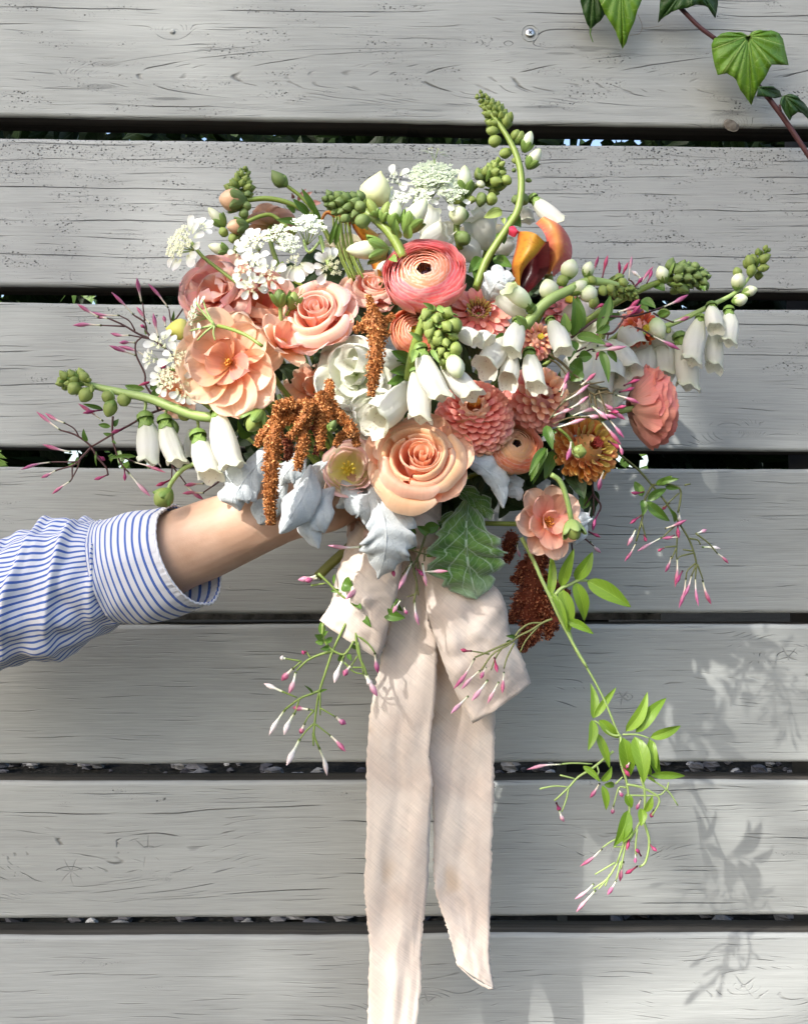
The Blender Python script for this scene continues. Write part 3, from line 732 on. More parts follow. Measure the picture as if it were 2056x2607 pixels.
def rose(px, d, n, Rpx, label, mat, spin=0.0, seed=1, openness=1.0, N=17, stem=True, squash=1.0, order=None):
    Rr = SZ(Rpx, d); t = flower('rose', label, px, d - .028, n, 'rose', 'roses of the bouquet', spin); rg = random.Random(seed); H = Rr * .95
    tilt = Matrix.Rotation(rg.uniform(.10, .2), 4, Vector((rg.uniform(-1, 1), 1, 0)))
    def sp(u, v):                                   # rolled heart, thick lazy spiral
        th = u * 12.0; r = Rr * (.018 + .20 * u ** 1.15) * (.72 + .38 * v); return Vector((r * math.cos(th), r * math.sin(th), H * (.30 + .70 * v - .14 * u - .05 * math.sin(th * .5 + 1) * v)))
    local('heart', shared('heart', surf(sp, 90, 6), (mat,)), t, tilt)
    for k in range(N):
        s = (k + 1) / N; rt = Rr * (.20 + .60 * s ** 1.12) * rg.uniform(.94, 1.05); zt = H * (.97 - .30 * s ** 1.6) * rg.uniform(.93, 1.05)
        lip = s ** 1.1 * openness
        prof = [(Rr * .03, 0), (rt * .66, H * .14), (rt * .84, zt * .55), (rt * .92, zt * .86), (rt * (1.0 + .14 * lip), zt * (1.0 - .01 * lip)), (rt * (1.0 + .33 * lip), zt * (1.0 - .20 * lip)), (rt * (1.0 + .40 * lip), zt * (1.0 - .36 * lip))]
        span = 3.1 - 1.35 * s
        g = cup_petal(prof, span, .16 + .14 * s, .07 * (1 if k % 5 else -.4), .008 + .016 * s, seed * 50 + k, 14, 11, lean=Rr * rg.uniform(-.05, .05))
        a = k * 2.2 + rg.uniform(-.35, .35)
        local('petal', shared('petal', g, (mat,)), t, (tilt if s < .45 else Matrix()) @ RZ(a) @ T_(Rr * rg.uniform(-.02, .03), 0, 0) @ RY(rg.uniform(-.07, .08) * (.4 + s)))
    for k in range(6):                              # loose guard petals behind the cup
        g = open_petal(Rr * 1.16 * rg.uniform(.94, 1.06), Rr * 1.12, .3, .62, .16, -.45 * rg.uniform(.4, 1.2), .42, .05, seed * 9 + k, 12, 10, -.03)
        local('petal', shared('petal', g, (mat,)), t, RZ(k * 1.047 + rg.uniform(-.15, .15)) @ T_(0, 0, Rr * .12))
    if stem:
        for k in range(5):
            g = open_petal(Rr * .7, Rr * .22, .5, .3, .1, -.9, .2, seed=k)
            local('sepal', shared('sepal', g, (M_SEPAL,)), t, RZ(k * 1.2566) @ T_(0, 0, -.001))
        pstem(t)
    return t
def ranunculus(px, d, n, Rpx, label, mats, spin=0.0, seed=1, hole=.2, rings=11, depth=.85, centre=M_DARKC, tight=1.0, ruff=.010, stem=True, centre_r=.5, topmax=1.30, npx=0, ov=1.75, jit=0.0):
    Rr = SZ(Rpx, d); t = flower('ranunculus', label, px, d - .02, n, 'ranunculus', 'ranunculus of the bouquet', spin); rg = random.Random(seed)
    for k in range(rings):
        s = k / (rings - 1)                        # 0 inner .. 1 outer
        rk = Rr * (.42 + .58 * s)                  # shell radius
        top = hole + (topmax - hole) * s ** tight    # polar angle of the rim from the axis
        prof = []
        for q in range(7):
            a = math.pi * .93 + (top - math.pi * .93) * q / 6
            prof.append((max(.0008, rk * math.sin(a)), rk * depth * math.cos(a) * (1.0 if a > 1.57 else .82) + Rr * .25))
        prof[-1] = (prof[-1][0] * (1 + .03 * s), prof[-1][1])
        np_ = 5 + int(3 * s) + npx
        for j in range(np_):
            if jit: q_ = int(rg.uniform(0, jit)); prof_ = prof[:len(prof) - q_]
            else: prof_ = prof
            g = cup_petal(prof_, 6.283 / np_ * ov, .13, .045, ruff * (.5 + s), seed * 90 + k * 9 + j, 8, 7)
            m = mats[min(len(mats) - 1, int(s * len(mats)))]
            local('petal', shared('petal', g, (m,)), t, RZ(j * 6.283 / np_ + k * .83 + rg.uniform(-.12, .12)) @ T_(0, 0, rg.uniform(-.01, .01) * Rr))
    # heart
    rc = Rr * .42 * math.sin(hole) * centre_r * 2
    g = lathe_path([Vector((0, 0, Rr * .05)), Vector((0, 0, Rr * .34))], [(0, .0001), (0, rc * .9), (.4, rc), (.8, rc * .7), (1, .0001)], 12)
    gs = [g]
    for j in range(26):
        a = j * 2.4; r0 = rc * (.95 + .25 * rg.random()); b = Vector((r0 * math.cos(a), r0 * math.sin(a), Rr * .1)); e = Vector((r0 * 1.15 * math.cos(a), r0 * 1.15 * math.sin(a), Rr * rg.uniform(.30, .42)))
        gs.append(tube([b, e], [Rr * .008, Rr * .02], 4, 3))
    local('centre', shared('centre', join(*gs), (centre,)), t, Matrix())
    if stem: pstem(t)
    return t
def zinnia(px, d, n, Rpx, label, mats, spin=0.0, seed=1, N=120, dome=.75, low=-.35, hi=1.15, plen=.36, pw=.24, centre_r=.16, stem=True, cmat=None, cz=.0, r_in=0.0, bendy=-.35):
    """mats: inner to outer"""
    Rr = SZ(Rpx, d); t = flower('zinnia', label, px, d - .012, n, 'zinnia', 'zinnias of the bouquet', spin); rg = random.Random(seed)
    ms = {}
    for k in range(N):
        s = ((k + .5) / N)                         # 0 centre .. 1 outer
        q = math.sqrt(s)
        th = centre_r * 1.2 + q * (1.95 - centre_r * 1.2)          # polar angle on the dome
        rr = Rr * .78 * math.sin(min(th, 1.75)); zz = Rr * dome * math.cos(th)
        el = hi + (low - hi) * q                   # elevation of the petal
        vi = rg.randrange(4); L = Rr * plen * (.42 + .58 * min(1, q * 1.3)); W_ = Rr * pw * (.45 + .55 * min(1, q * 1.4))
        mi = min(len(mats) - 1, int(q * len(mats) + rg.uniform(-.25, .25))); mi = max(0, mi)
        key = (vi, mi)
        if key not in ms: ms[key] = shared('petal', open_petal(1, .72, .45, .55, -.18 if vi % 2 else .12, bendy, 0.0, .05, seed * 7 + vi, 4, 5, .04), (mats[mi],))
        a = k * 2.39996 + rg.uniform(-.08, .08)
        M_ = RZ(a) @ T_(rr * .62, 0, zz) @ RY(-el + rg.uniform(-.07, .07)) @ Matrix.Diagonal((L * 1.25, W_ / .72, W_ / .72 * .8, 1)).to_4x4()
        local('petal', ms[key], t, M_)
    rc = Rr * centre_r; gs = []
    for j in range(40):
        a = j * 2.4; q = rc * math.sqrt(j / 40); c = Vector((q * math.cos(a), q * math.sin(a), Rr * dome * .92 + cz * Rr))
        gs.append(tube([c, c + Vector((q * .25 * math.cos(a), q * .25 * math.sin(a), Rr * .12))], [Rr * .025, Rr * .012], 5, 3))
    local('centre', shared('centre', join(*gs), (cmat or M_YEL,)), t, Matrix())
    # green base closing the head
    g = lathe_path([Vector((0, 0, -Rr * .45)), Vector((0, 0, Rr * dome * .8))], [(0, .001), (.1, Rr * .3), (.5, Rr * .45), (.8, Rr * .35), (1, Rr * .15)], 12)
    local('calyx', shared('calyx', g, (mats[-1],)), t, Matrix())
    if stem: pstem(t)
    return t
def anemone(name, label, px, d, n, Rpx, mats, spin=0.0, seed=1, whorls=((9, 1.0, .15, .25), (8, .85, .45, .3), (6, .6, .9, .3), (5, .4, 1.2, .3)), W=.62, cat_='flower', group=None, ruff=.04, stam=True, stem=True, elev_skew=0.0, notch=.0):
    Rr = SZ(Rpx, d); t = flower(name, label, px, d - .012, n, cat_, group, spin); rg = random.Random(seed)
    for wi, (np_, sc, el, bend) in enumerate(whorls):
        for j in range(np_):
            L = Rr * sc * rg.uniform(.9, 1.06); a = j * 6.283 / np_ + wi * .5 + rg.uniform(-.15, .15)
            g = open_petal(L, L * W * rg.uniform(.9, 1.1) / (.6 + .4 * sc), .22, .62, rg.uniform(.10, .24), bend * rg.uniform(-.2, 1.4), 0.0, ruff, seed * 40 + wi * 11 + j, 9, 9, notch)
            e = el + rg.uniform(-.12, .12) + elev_skew * math.cos(a)
            local('petal', shared('petal', g, (mats[min(wi, len(mats) - 1)],)), t, RZ(a) @ T_(Rr * .03, 0, wi * Rr * .02) @ RY(-e))
    if stam:
        gs = []
        for j in range(22 if stam is True else 9):
            a = j * 2.4; q = Rr * (.10 if stam is True else .05) * math.sqrt(j / 22) + .0006; b = Vector((q * .5 * math.cos(a), q * .5 * math.sin(a), 0)); e = Vector((q * math.cos(a) * 1.4, q * math.sin(a) * 1.4, Rr * rg.uniform(.16, .28)))
            gs.append(tube([b, e], [Rr * .010, Rr * .008, Rr * .022], 5, 5))
        local('stamens', shared('stamens', join(*gs), (M_STAM,)), t, Matrix())
    if stem: pstem(t)
    return t

# ------------------------------------------------------------------ things that follow points in space
def pts3(pts, d):
    if isinstance(d, (int, float)): return [P(p, d) for p in pts]
    return [P(p, lin(d, i / max(1, len(pts) - 1))) for i, p in enumerate(pts)]
def add_stem(root, pts, d, r, mat=None, name='stem', n=None):
    return wpart(name, tube(pts3(pts, d), r, 6, n), mat or M_STEM, root)
def bell(root, base, tip, d0, d1, wpx, bend=0.0, calyx=True, mouth=1.12, cal_s=1.0, lipdir=None, mat=None):
    a = P(base, d0); b = P(tip, d1); ax = b - a; L = ax.length; w = SZ(wpx, (d0 + d1) / 2) / 2
    side = ax.cross(Vector((0, -1, 0))).normalized()
    mid = a.lerp(b, .5) + side * bend * L
    mo = .80 + (mouth - 1) * .9; prof = [(0.0, .14), (.04, .34), (.12, .50), (.25, .72), (.42, .92), (.58, 1.0), (.74, .97), (.86, .90), (.95, mo), (1.0, mo * 1.14)]
    c = cat([a, mid, b], 33); ns = 20
    fr = ax.normalized(); x = Vector((0, -1, 0)) - fr * fr.y * -1; x = (Vector((0, -1, 0)) - fr * Vector((0, -1, 0)).dot(fr)); x = x.normalized() if x.length > .15 else fr.orthogonal().normalized()
    seed = (base[0] * 1.3 + base[1]) % 7
    V, F_, U = [], [], []
    for k, (tt, rr) in enumerate(prof):
        q = tt * 32; i = min(int(q), 31); p = c[i].lerp(c[i + 1], q - i); tn = (c[min(32, i + 2)] - c[max(0, i - 1)]).normalized()
        xx = (x - tn * x.dot(tn)).normalized(); yy = tn.cross(xx)
        for j in range(ns):
            th = 2 * math.pi * j / ns
            lobe = max(0, tt - .80) / .20
            ext = L * lobe * (.046 * math.cos(5 * th + seed) + .085 * math.cos(th + seed * .4) - .02)
            r = w * rr * (1 + .05 * lobe * math.cos(5 * th + seed) + .045 * math.cos(3 * th + seed) * min(1, tt * 2))
            V.append(p + (xx * math.cos(th) * .92 + yy * math.sin(th)) * r + tn * ext); U.append((j / ns, tt))
    for k in range(len(prof) - 1):
        for j in range(ns): F_.append((k * ns + j, k * ns + (j + 1) % ns, (k + 1) * ns + (j + 1) % ns, (k + 1) * ns + j))
    o = wpart('bell', (V, F_, U), mat or M_BELL, root)
    # outward normals
    if calyx:
        gs = []
        tn = (c[3] - c[0]).normalized(); M_ = frame(a - tn * .001, tn)
        cs = w * .78 * cal_s
        gs.append(xf(lathe_path([Vector((0, 0, -cs * .3)), Vector((0, 0, cs * .55))], [(0, .0003), (.15, cs * .5), (.5, cs * .8), (1, cs * .86)], 10), M_))
        for j in range(5):
            g = open_petal(cs * 2.0, cs * 1.35, .6, .45, .22, .32, .95, 0.03, j, 4, 5)
            gs.append(xf(g, M_ @ RZ(j * 1.2566 + seed) @ T_(cs * .05, 0, -cs * .2)))
        wpart('calyx', join(*gs), M_SEPAL, o)
    return o
def egg(root, base, tip, d0, d1, wpx, mat=None, name='bud', prof=None, ridge=5, ra=.05, sepals=0, smat=None, bend=0.0):
    a = P(base, d0); b = P(tip, d1); w = SZ(wpx, (d0 + d1) / 2) / 2; ax = b - a
    side = ax.cross(Vector((0, -1, 0)));
    side = side.normalized() if side.length > 1e-6 else Vector((1, 0, 0))
    prof = prof or [(0, .02), (.04, .42), (.15, .74), (.35, .97), (.55, 1.0), (.75, .8), (.9, .48), (.97, .22), (1, .02)]
    g = lathe_path([a, a.lerp(b, .5) + side * bend * ax.length, b], [(t, r * w) for t, r in prof], 10, 1.0, ridge, ra)
    o = wpart(name, g, mat or M_BUDG, root)
    if sepals:
        gs = []; M_ = frame(a, ax)
        for j in range(5):
            g = open_petal(ax.length * sepals * 1.15, w * 1.35, .55, .45, .35, 1.15, .30, .03, j, 5, 8, curlp=.7)
            gs.append(xf(g, M_ @ RZ(j * 1.2566 + .4) @ T_(w * .10, 0, -w * .22) @ Matrix.Scale(1.06, 4)))
        wpart('sepals', join(*gs), smat or M_SEPAL, o)
    return o
def spike_tip(root, pts, d, r0, n, size0, size1, mat=None, seed=1):
    """crowd of green buds along a path, size in px, tapering to the tip"""
    rg = random.Random(seed); c = cat(pts3(pts, d), 40); dm = d if isinstance(d, (int, float)) else sum(d) / len(d)
    me = [shared('bud', lathe_path([Vector((0, 0, 0)), Vector((0, .08, .5)), Vector((0, 0, 1))], [(0, .03), (.05, .2), (.22, .38), (.42, .42), (.65, .33), (.82, .19), (.93, .08), (1, .01)], 8, 1, 4, .13), (m,)) for m in (mat or M_BUDG, mat or M_BUDG)]
    for k in range(n):
        t = k / n; i = min(38, int(t * 39)); p = c[i]; tn = (c[i + 1] - c[max(0, i - 1)]).normalized(); a = k * 2.39996
        o = tn.orthogonal().normalized(); side = (Matrix.Rotation(a, 3, tn) @ o)
        s = SZ(size0 + (size1 - size0) * t, dm) * rg.uniform(.85, 1.15); dirn = (side + tn * (.55 + .7 * t) - Vector((0, 0, .25 * (1 - t)))).normalized()
        M_ = frame(p + side * SZ(r0, dm) * (1 - .75 * t) - root.location, dirn, rg.uniform(0, 6)) @ Matrix.Scale(s, 4)
        link('bud', me[k % 2], root, M_)
        if k % 2 == 0:
            s2 = s * .9; b = open_petal(1, .4, .4, .35, .2, .5, 0, .03, k % 3, 3, 4)
    # small bracts, joined
    gs = []
    for k in range(n):
        t = k / n; i = min(38, int(t * 39)); p = c[i]; tn = (c[i + 1] - c[max(0, i - 1)]).normalized()
        side = Matrix.Rotation(k * 2.39996 + .5, 3, tn) @ tn.orthogonal().normalized(); s = SZ(size0 + (size1 - size0) * t, dm)
        gs.append(xf(open_petal(s * 1.15, s * .40, .5, .35, .25, .5, .35, .03, k % 5, 3, 4), Matrix.Translation(p + side * SZ(r0, dm) * (1 - .75 * t) * .7 - tn * s * .35) @ Matrix((side, tn.cross(side), tn)).transposed().to_4x4()))
    wpart('bracts', join(*gs), M_SEPAL, root)
def spindle(root, base, tip, d0, d1, wpx=9, mat=None, bend=0.0):
    a = P(base, d0); b = P(tip, d1); w = SZ(wpx * .80, (d0 + d1) / 2) / 2; ax = b - a
    side = ax.cross(Vector((0, -1, 0))); side = side.normalized() if side.length > 1e-6 else Vector((1, 0, 0))
    g = lathe_path([a, a.lerp(b, .5) + side * bend * ax.length, b], [(0, .45 * w), (.06, .55 * w), (.1, .38 * w), (.35, .45 * w), (.5, .66 * w), (.62, 1.0 * w), (.75, .95 * w), (.88, .55 * w), (1, .04 * w)], 7)
    return wpart('flower_bud', g, mat or M_JBUD, root)
def leaf(root, base, tip, d0, d1, wpx, mat=None, bend=0.0, fold=.25, arch=.08, name='leaf', twist=0.0, wave=.05, face=None):
    a = P(base, d0); b = P(tip, d1); ax = b - a; Ln = ax.length; w = SZ(wpx, (d0 + d1) / 2) / 2
    f = ax.normalized(); up = Vector((0, -1, 0)) if face is None else Vector(face)
    s = f.cross(up); s = s.normalized() if s.length > .1 else f.orthogonal().normalized(); nrm = s.cross(f).normalized() * 1
    if nrm.dot(up) < 0: nrm = -nrm
    ph = (base[0] * .37 + tip[1] * .11) % 6.28
    def fn(u, v):
        q = 2 * u - 1
        hw = w * (math.sin(math.pi * v ** .8) ** .75 if 0 < v < 1 else 0) * (1 - .25 * v)
        tw = twist * (v - .3); ss = s * math.cos(tw) + nrm * math.sin(tw); nn = nrm * math.cos(tw) - s * math.sin(tw)
        p = a + ax * v + s * bend * Ln * math.sin(math.pi * v) + nrm * arch * Ln * math.sin(math.pi * v)
        return p + ss * q * hw + nn * (abs(q) * hw * fold * 1.6 + math.sin(v * 9 + ph + q * 2) * w * wave * abs(q))
    return wpart(name, surf(fn, 6, 9), mat or M_LEAFJ, root)
def lobed_leaf(root, mid, d, wl, wr, mat, lobes=5, lobe_d=.45, curl=.3, teeth=.07, seed=1, name='leaf', th=.0019, sweep=.30, nrm=None, wave=.06, petiole=None):
    """felted lobed leaf: midrib through mid (px), half widths wl / wr in px along it"""
    c = cat(pts3(mid, d), 61); rg = random.Random(seed); dm = d if isinstance(d, (int, float)) else sum(d) / len(d)
    up0 = Vector((0, -1, 0)) if nrm is None else Vector(nrm).normalized(); ph = rg.uniform(0, 6); N = 56; nu = 7
    V, U, F_ = [], [], []
    Ln = sum((c[i + 1] - c[i]).length for i in range(60))
    for j in range(N + 1):
        v = j / N; i = min(59, int(v * 60)); p = c[i].lerp(c[i + 1], v * 60 - i); tn = (c[min(60, i + 2)] - c[max(0, i - 2)]).normalized()
        s = tn.cross(up0); s = s.normalized() if s.length > .2 else tn.orthogonal().normalized(); nn = s.cross(tn).normalized()
        if nn.dot(up0) < 0: nn = -nn
        for k in range(2 * nu + 1):
            q = (k - nu) / nu; W = lin(wl if q < 0 else wr, v); W = SZ(W, dm)
            ph2 = 0 if q < 0 else .35
            l = abs(((v * lobes + ph2) % 1) * 2 - 1)                          # 1 at sinus, 0 at lobe middle
            hw = W * (1 - lobe_d * (l ** 1.6)) * (1 + teeth * math.sin(v * lobes * 13 + ph) * (.4 + .6 * math.sin(v * 23 + ph))) * (math.sin(math.pi * min(1, .03 + v * .97)) ** .45 if v < 1 else 0)
            if v > .93: hw *= math.sqrt(max(0, 1 - ((v - .93) / .07) ** 2)) * .8 + .2 * (1 - (v - .93) / .07)
            aq = abs(q); x = q * hw
            z = -curl * W * aq ** 2 + wave * W * math.sin(v * lobes * 6.283 + ph + (1 if q > 0 else 2)) * aq + .03 * W * math.sin(v * 31 + q * 5)
            pp = p + s * (x if q >= 0 else x) + nn * z + tn * sweep * hw * aq ** 1.3
            V.append(pp); U.append((.5 + q * .5, v))
    m = 2 * nu + 1
    for j in range(N):
        for k in range(2 * nu): F_.append((j * m + k, j * m + k + 1, (j + 1) * m + k + 1, (j + 1) * m + k))
    o = wpart(name, (V, F_, U), mat, root)
    so = o.modifiers.new('thickness', 'SOLIDIFY'); so.thickness = th; so.offset = 0
    # raised midrib
    g = tube([q - up0 * -.0002 for q in c[::6]], [SZ(5, dm), SZ(2, dm)], 6, 24); wpart('midrib', g, mat, o)
    return o
def umbel(root, px, d, n, Rpx, npet=9, pet=.62, seed=1, nfl=150, fmat=None, dome=.35, rays=14, arc=(0, 6.283), petname='petal', small=True, spread=1.0):
    """flat lacy head: beads of tiny florets on rays, large outer petals"""
    Rr = SZ(Rpx, d); M_ = frame(P(px, d), n); rg = random.Random(seed); base = root.location
    gs = []; rays_g = []
    tops = []
    for k in range(rays):
        a = k * 2.39996; q = Rr * .62 * math.sqrt((k + .3) / rays); tops.append(Vector((q * math.cos(a), q * math.sin(a), Rr * dome * (1 - (q / Rr) ** 2))))
        rays_g.append(tube([Vector((0, 0, -Rr * .55)), Vector((q * .55 * math.cos(a), q * .55 * math.sin(a), -Rr * .1)), tops[-1]], [Rr * .018, Rr * .012], 4, 5))
    wpart('rays', xf(join(*rays_g), M_), M_STEMP, root)
    per = max(3, nfl // rays)
    octv = [Vector(v) for v in ((1, 0, 0), (-1, 0, 0), (0, 1, 0), (0, -1, 0), (0, 0, 1), (0, 0, -1))]; octf = [(0, 2, 4), (2, 1, 4), (1, 3, 4), (3, 0, 4), (2, 0, 5), (1, 2, 5), (3, 1, 5), (0, 3, 5)]
    for tp in tops:
        for j in range(per):
            a = j * 2.39996; q = Rr * .17 * math.sqrt(j / per) * rg.uniform(.8, 1.2); c = tp + Vector((q * math.cos(a), q * math.sin(a), Rr * .05 - q * .3 + rg.uniform(0, Rr * .04)))
            s = Rr * rg.uniform(.022, .042); gs.append(([c + v * s for v in octv], octf, [(0, 0)] * 6))
            if small and j % 2 == 0:
                for w in range(4):
                    aa = w * 1.57 + rg.uniform(0, 1); e = Vector((math.cos(aa), math.sin(aa), .35)); f = Vector((-math.sin(aa), math.cos(aa), 0)); l = s * 2.3
                    gs.append(([c, c + e * l * .7 + f * l * .35, c + e * l, c + e * l * .7 - f * l * .35], [(0, 1, 2, 3)], [(0, 0)] * 4))
    o = wpart('florets', xf(join(*gs), M_), fmat or M_CREAM, root, kind='stuff')
    mv = [shared('petal', open_petal(1, .68, .18, .68, .10, b, 0, .03, seed + q, 6, 6, nt), (M_LACE,)) for q, (b, nt) in enumerate(((-.5, .12), (-.25, .05), (.2, .1)))]
    B_ = T_(*(-base)) @ M_
    for k in range(npet):
        a = arc[0] + (arc[1] - arc[0]) * (k + .5) / npet + rg.uniform(-.1, .1); big = rg.uniform(.75, 1.1)
        L = Rr * pet * big * .82; q = Rr * .55 * spread
        link(petname, mv[k % 3], root, B_ @ RZ(a) @ T_(q, 0, Rr * .02) @ RY(rg.uniform(-.35, .1)) @ Matrix.Scale(L, 4))
    return o
def tassel(root, pts, d, rpx, n, mat=None, seed=1, grain=7.0, name='tassel'):
    """amaranth tassel: a core crowded with small pointed bracts, clumped"""
    rg = random.Random(seed); c = cat(pts3(pts, d), 60); dm = d if isinstance(d, (int, float)) else sum(d) / len(d)
    V, F_ = [], []
    core = tube(c[::4], [SZ(q * .6, dm) for q in (rpx if isinstance(rpx, (list, tuple)) else [rpx])] * (1 if isinstance(rpx, (list, tuple)) else 2), 7, 20)
    V += core[0]; F_ += core[1]
    for k in range(n):
        t = rg.random(); i = min(58, int(t * 59)); p = c[i].lerp(c[i + 1], t * 59 - i); tn = (c[i + 1] - c[i]).normalized(); a = rg.uniform(0, 6.283)
        side = Matrix.Rotation(a, 3, tn) @ tn.orthogonal().normalized(); rl = lin(rpx, t) if isinstance(rpx, (list, tuple)) else rpx
        clump = .80 + .35 * noise.noise((p + side * .004) * 260)
        o = p + side * SZ(rl * clump * rg.uniform(.62, 1.0), dm); s = SZ(grain * rg.uniform(.6, 1.45), dm)
        dr = (side + Vector((rg.gauss(0, .5), rg.gauss(0, .5), rg.gauss(0, .5)))).normalized(); e = dr.orthogonal().normalized(); f = dr.cross(e); n0 = len(V)
        V += [o - dr * s * .4, o + e * s * .30, o - e * s * .15 + f * s * .26, o - e * s * .15 - f * s * .26, o + dr * s * .75]
        F_ += [(n0, n0 + 2, n0 + 1), (n0, n0 + 3, n0 + 2), (n0, n0 + 1, n0 + 3), (n0 + 1, n0 + 2, n0 + 4), (n0 + 2, n0 + 3, n0 + 4), (n0 + 3, n0 + 1, n0 + 4)]
    return wpart(name, (V, F_, [(0, 0)] * len(V)), mat or M_AMA, root, smooth=False)
def ruled(A_, B_, dA, dB, n=28, nu=10, bulge=0.0, wrinkle=0.0, seed=0, flat=None, fray=0.0):
    a = cat(pts3(A_, dA), n + 1); b = cat(pts3(B_, dB), n + 1)
    def fn(u, v):
        i = min(n, int(round(v * n))); p = a[i].lerp(b[i], u); bl = bulge(v) if callable(bulge) else bulge
        y = -bl * math.sin(math.pi * u)
        y += wrinkle * (noise.noise(Vector((u * 3.0 + v * 2 + seed, v * 5, seed))) + .5 * noise.noise(Vector((u * 7 + seed, v * 12, seed * 2))))
        dx = 0
        if fray and (u == 0 or u == 1): dx = fray * noise.noise(Vector((v * n * 1.3, u * 5, seed)))
        return p + Vector((dx, y, 0))
    return surf(fn, nu, n)
# ------------------------------------------------------------------ roses, ranunculus, zinnias and their kin
GB = 'flowers of the bouquet'
rose(D(886, 1000), .235, (-.06, -1, .42), 128, 'largest peach rose, low in the middle of the bouquet with a swirled heart', M_ROSE, .4, 3, 1.0, 17)
rose(D(682, 694), .225, (-.30, -1, .42), 106, 'pink edged peach rose left of the upright rust amaranth', M_ROSEPK, 1.4, 5, 1.0, 16)
rose(D(785, 640), .175, (.1, -.8, .7), 78, 'peach rose mostly hidden behind the upright rust amaranth', M_ROSEPK, .9, 8, 1.0, 12)
ranunculus((1083, 717), .222, (-.10, -1, .48), 108, 'big pink and apricot ranunculus with a dark eye at the top of the bouquet', [M_RANIN, M_RANIN, M_RAN, M_RAN], .2, 2, .42, 12, .8, tight=.8)
ranunculus((1052, 850), .205, (.15, -1, .15), 64, 'orange ranunculus peeping out under the big pink one', [M_RANIN, M_RANOR], .6, 4, .45, 8, .85, centre=M_YEL, tight=.8)
ranunculus((1304, 1146), .205, (.22, -1, .42), 73, 'apricot ranunculus with an open green throat below the pink zinnia', [M_RANYE, M_RANYE, M_RANIN], .3, 6, .36, 10, .9, centre=M_DARKC, tight=.85)
t = ranunculus((1660, 1034), .165, (.93, .06, .14), 116, 'salmon ranunculus seen from the back at the right edge of the bouquet', [M_SALM], .1, 9, .7, 10, .80, tight=.9, ruff=.05, stem=False, topmax=2.05, npx=1, ov=1.5)
for k in range(5):
    g = open_petal(SZ(62, .16), SZ(26, .16), .5, .4, .2, -.5, .35, .05, k); local('sepal', shared('sepal', g, (M_STEMP,)), t, T_(0, 0, -SZ(44, .16)) @ RZ(k * 1.2566 + .3))
pstem(t, .0028, P((1400, 1100), .13), M_STEMP)
zinnia((1206, 1070), .207, (-.06, -1, .50), 130, 'large round coral zinnia densely layered in the middle of the bouquet', [M_ZINP, M_ZIN, M_ZIN, M_ZIN, M_ZINP], .1, 3, 250, .66, -.15, 1.15, .27, .25, centre_r=.10, cmat=M_STAM)
zinnia((1364, 1016), .190, (.35, -1, .15), 100, 'ruffled pink and tan zinnia right of the large coral one', [M_ZINP, M_ZINP, M_ZINPK, M_ZINPK], .1, 4, 130, .66, -.2, 1.1, .34, .30, centre_r=.10, cmat=M_ZINP)
zinnia((1488, 1146), .172, (.42, -1, .28), 98, 'bronze and mustard zinnia with cupped orange petals at the right', [M_ZINGR, M_ZINGR, M_ZINYE, M_ZINYE], .5, 5, 120, .60, -.2, 1.2, .38, .21, centre_r=.12, cmat=plain('dark_red_florets', (.20, .01, .01), (.35, .03, .02)), bendy=.9)
t = zinnia((1216, 800), .195, (.02, -1, .42), 72, 'open coral zinnia with a dark red eye beside the pink ranunculus', [M_ZINPK, M_ZIN, M_ZIN], .1, 6, 46, .22, -.1, .5, .62, .34, centre_r=.36, cmat=plain('maroon_florets', (.10, .01, .01), (.30, .05, .02)), cz=.05)
gs = []
for j in range(30):
    a = j * .2094 * 1.0; q = SZ(26, .2); b = Vector((q * .7 * math.cos(a), q * .7 * math.sin(a), q * .5)); e = Vector((q * 1.25 * math.cos(a), q * 1.25 * math.sin(a), q * (1.0 + .2 * (j % 3)))); gs.append(tube([b, e], [.0006, .0009, .0004], 4, 4))
local('disc_florets', shared('disc_florets', join(*gs), (plain('mustard_disc_floret', (.42, .26, .04), (.62, .46, .12)),)), t, Matrix())
zinnia((1626, 836), .145, (.35, -1, -.15), 55, 'small red orange zinnia half hidden by jasmine at the upper right', [M_ZINRD, M_ZINRD, M_ZIN], .2, 7, 70, .6, -.3, 1.1, .42, .3, centre_r=.14)
zinnia((1366, 868), .165, (.2, -1, .2), 52, 'faded pink zinnia tucked above the foxglove bells', [M_ZINP, M_ZINPK], .2, 8, 64, .6, -.3, 1.1, .42, .3, centre_r=.14)
zinnia((1440, 785), .15, (.1, -1, .5), 70, 'rose pink zinnia behind the green foxglove spike', [M_ZINPK, petal('rose_pink_zinnia_petal', [(0, (.6, .12, .12)), (1, (.86, .38, .40))], .25, .2, .5)], .2, 9, 60, .5, -.2, 1.0, .45, .3, centre_r=.14)
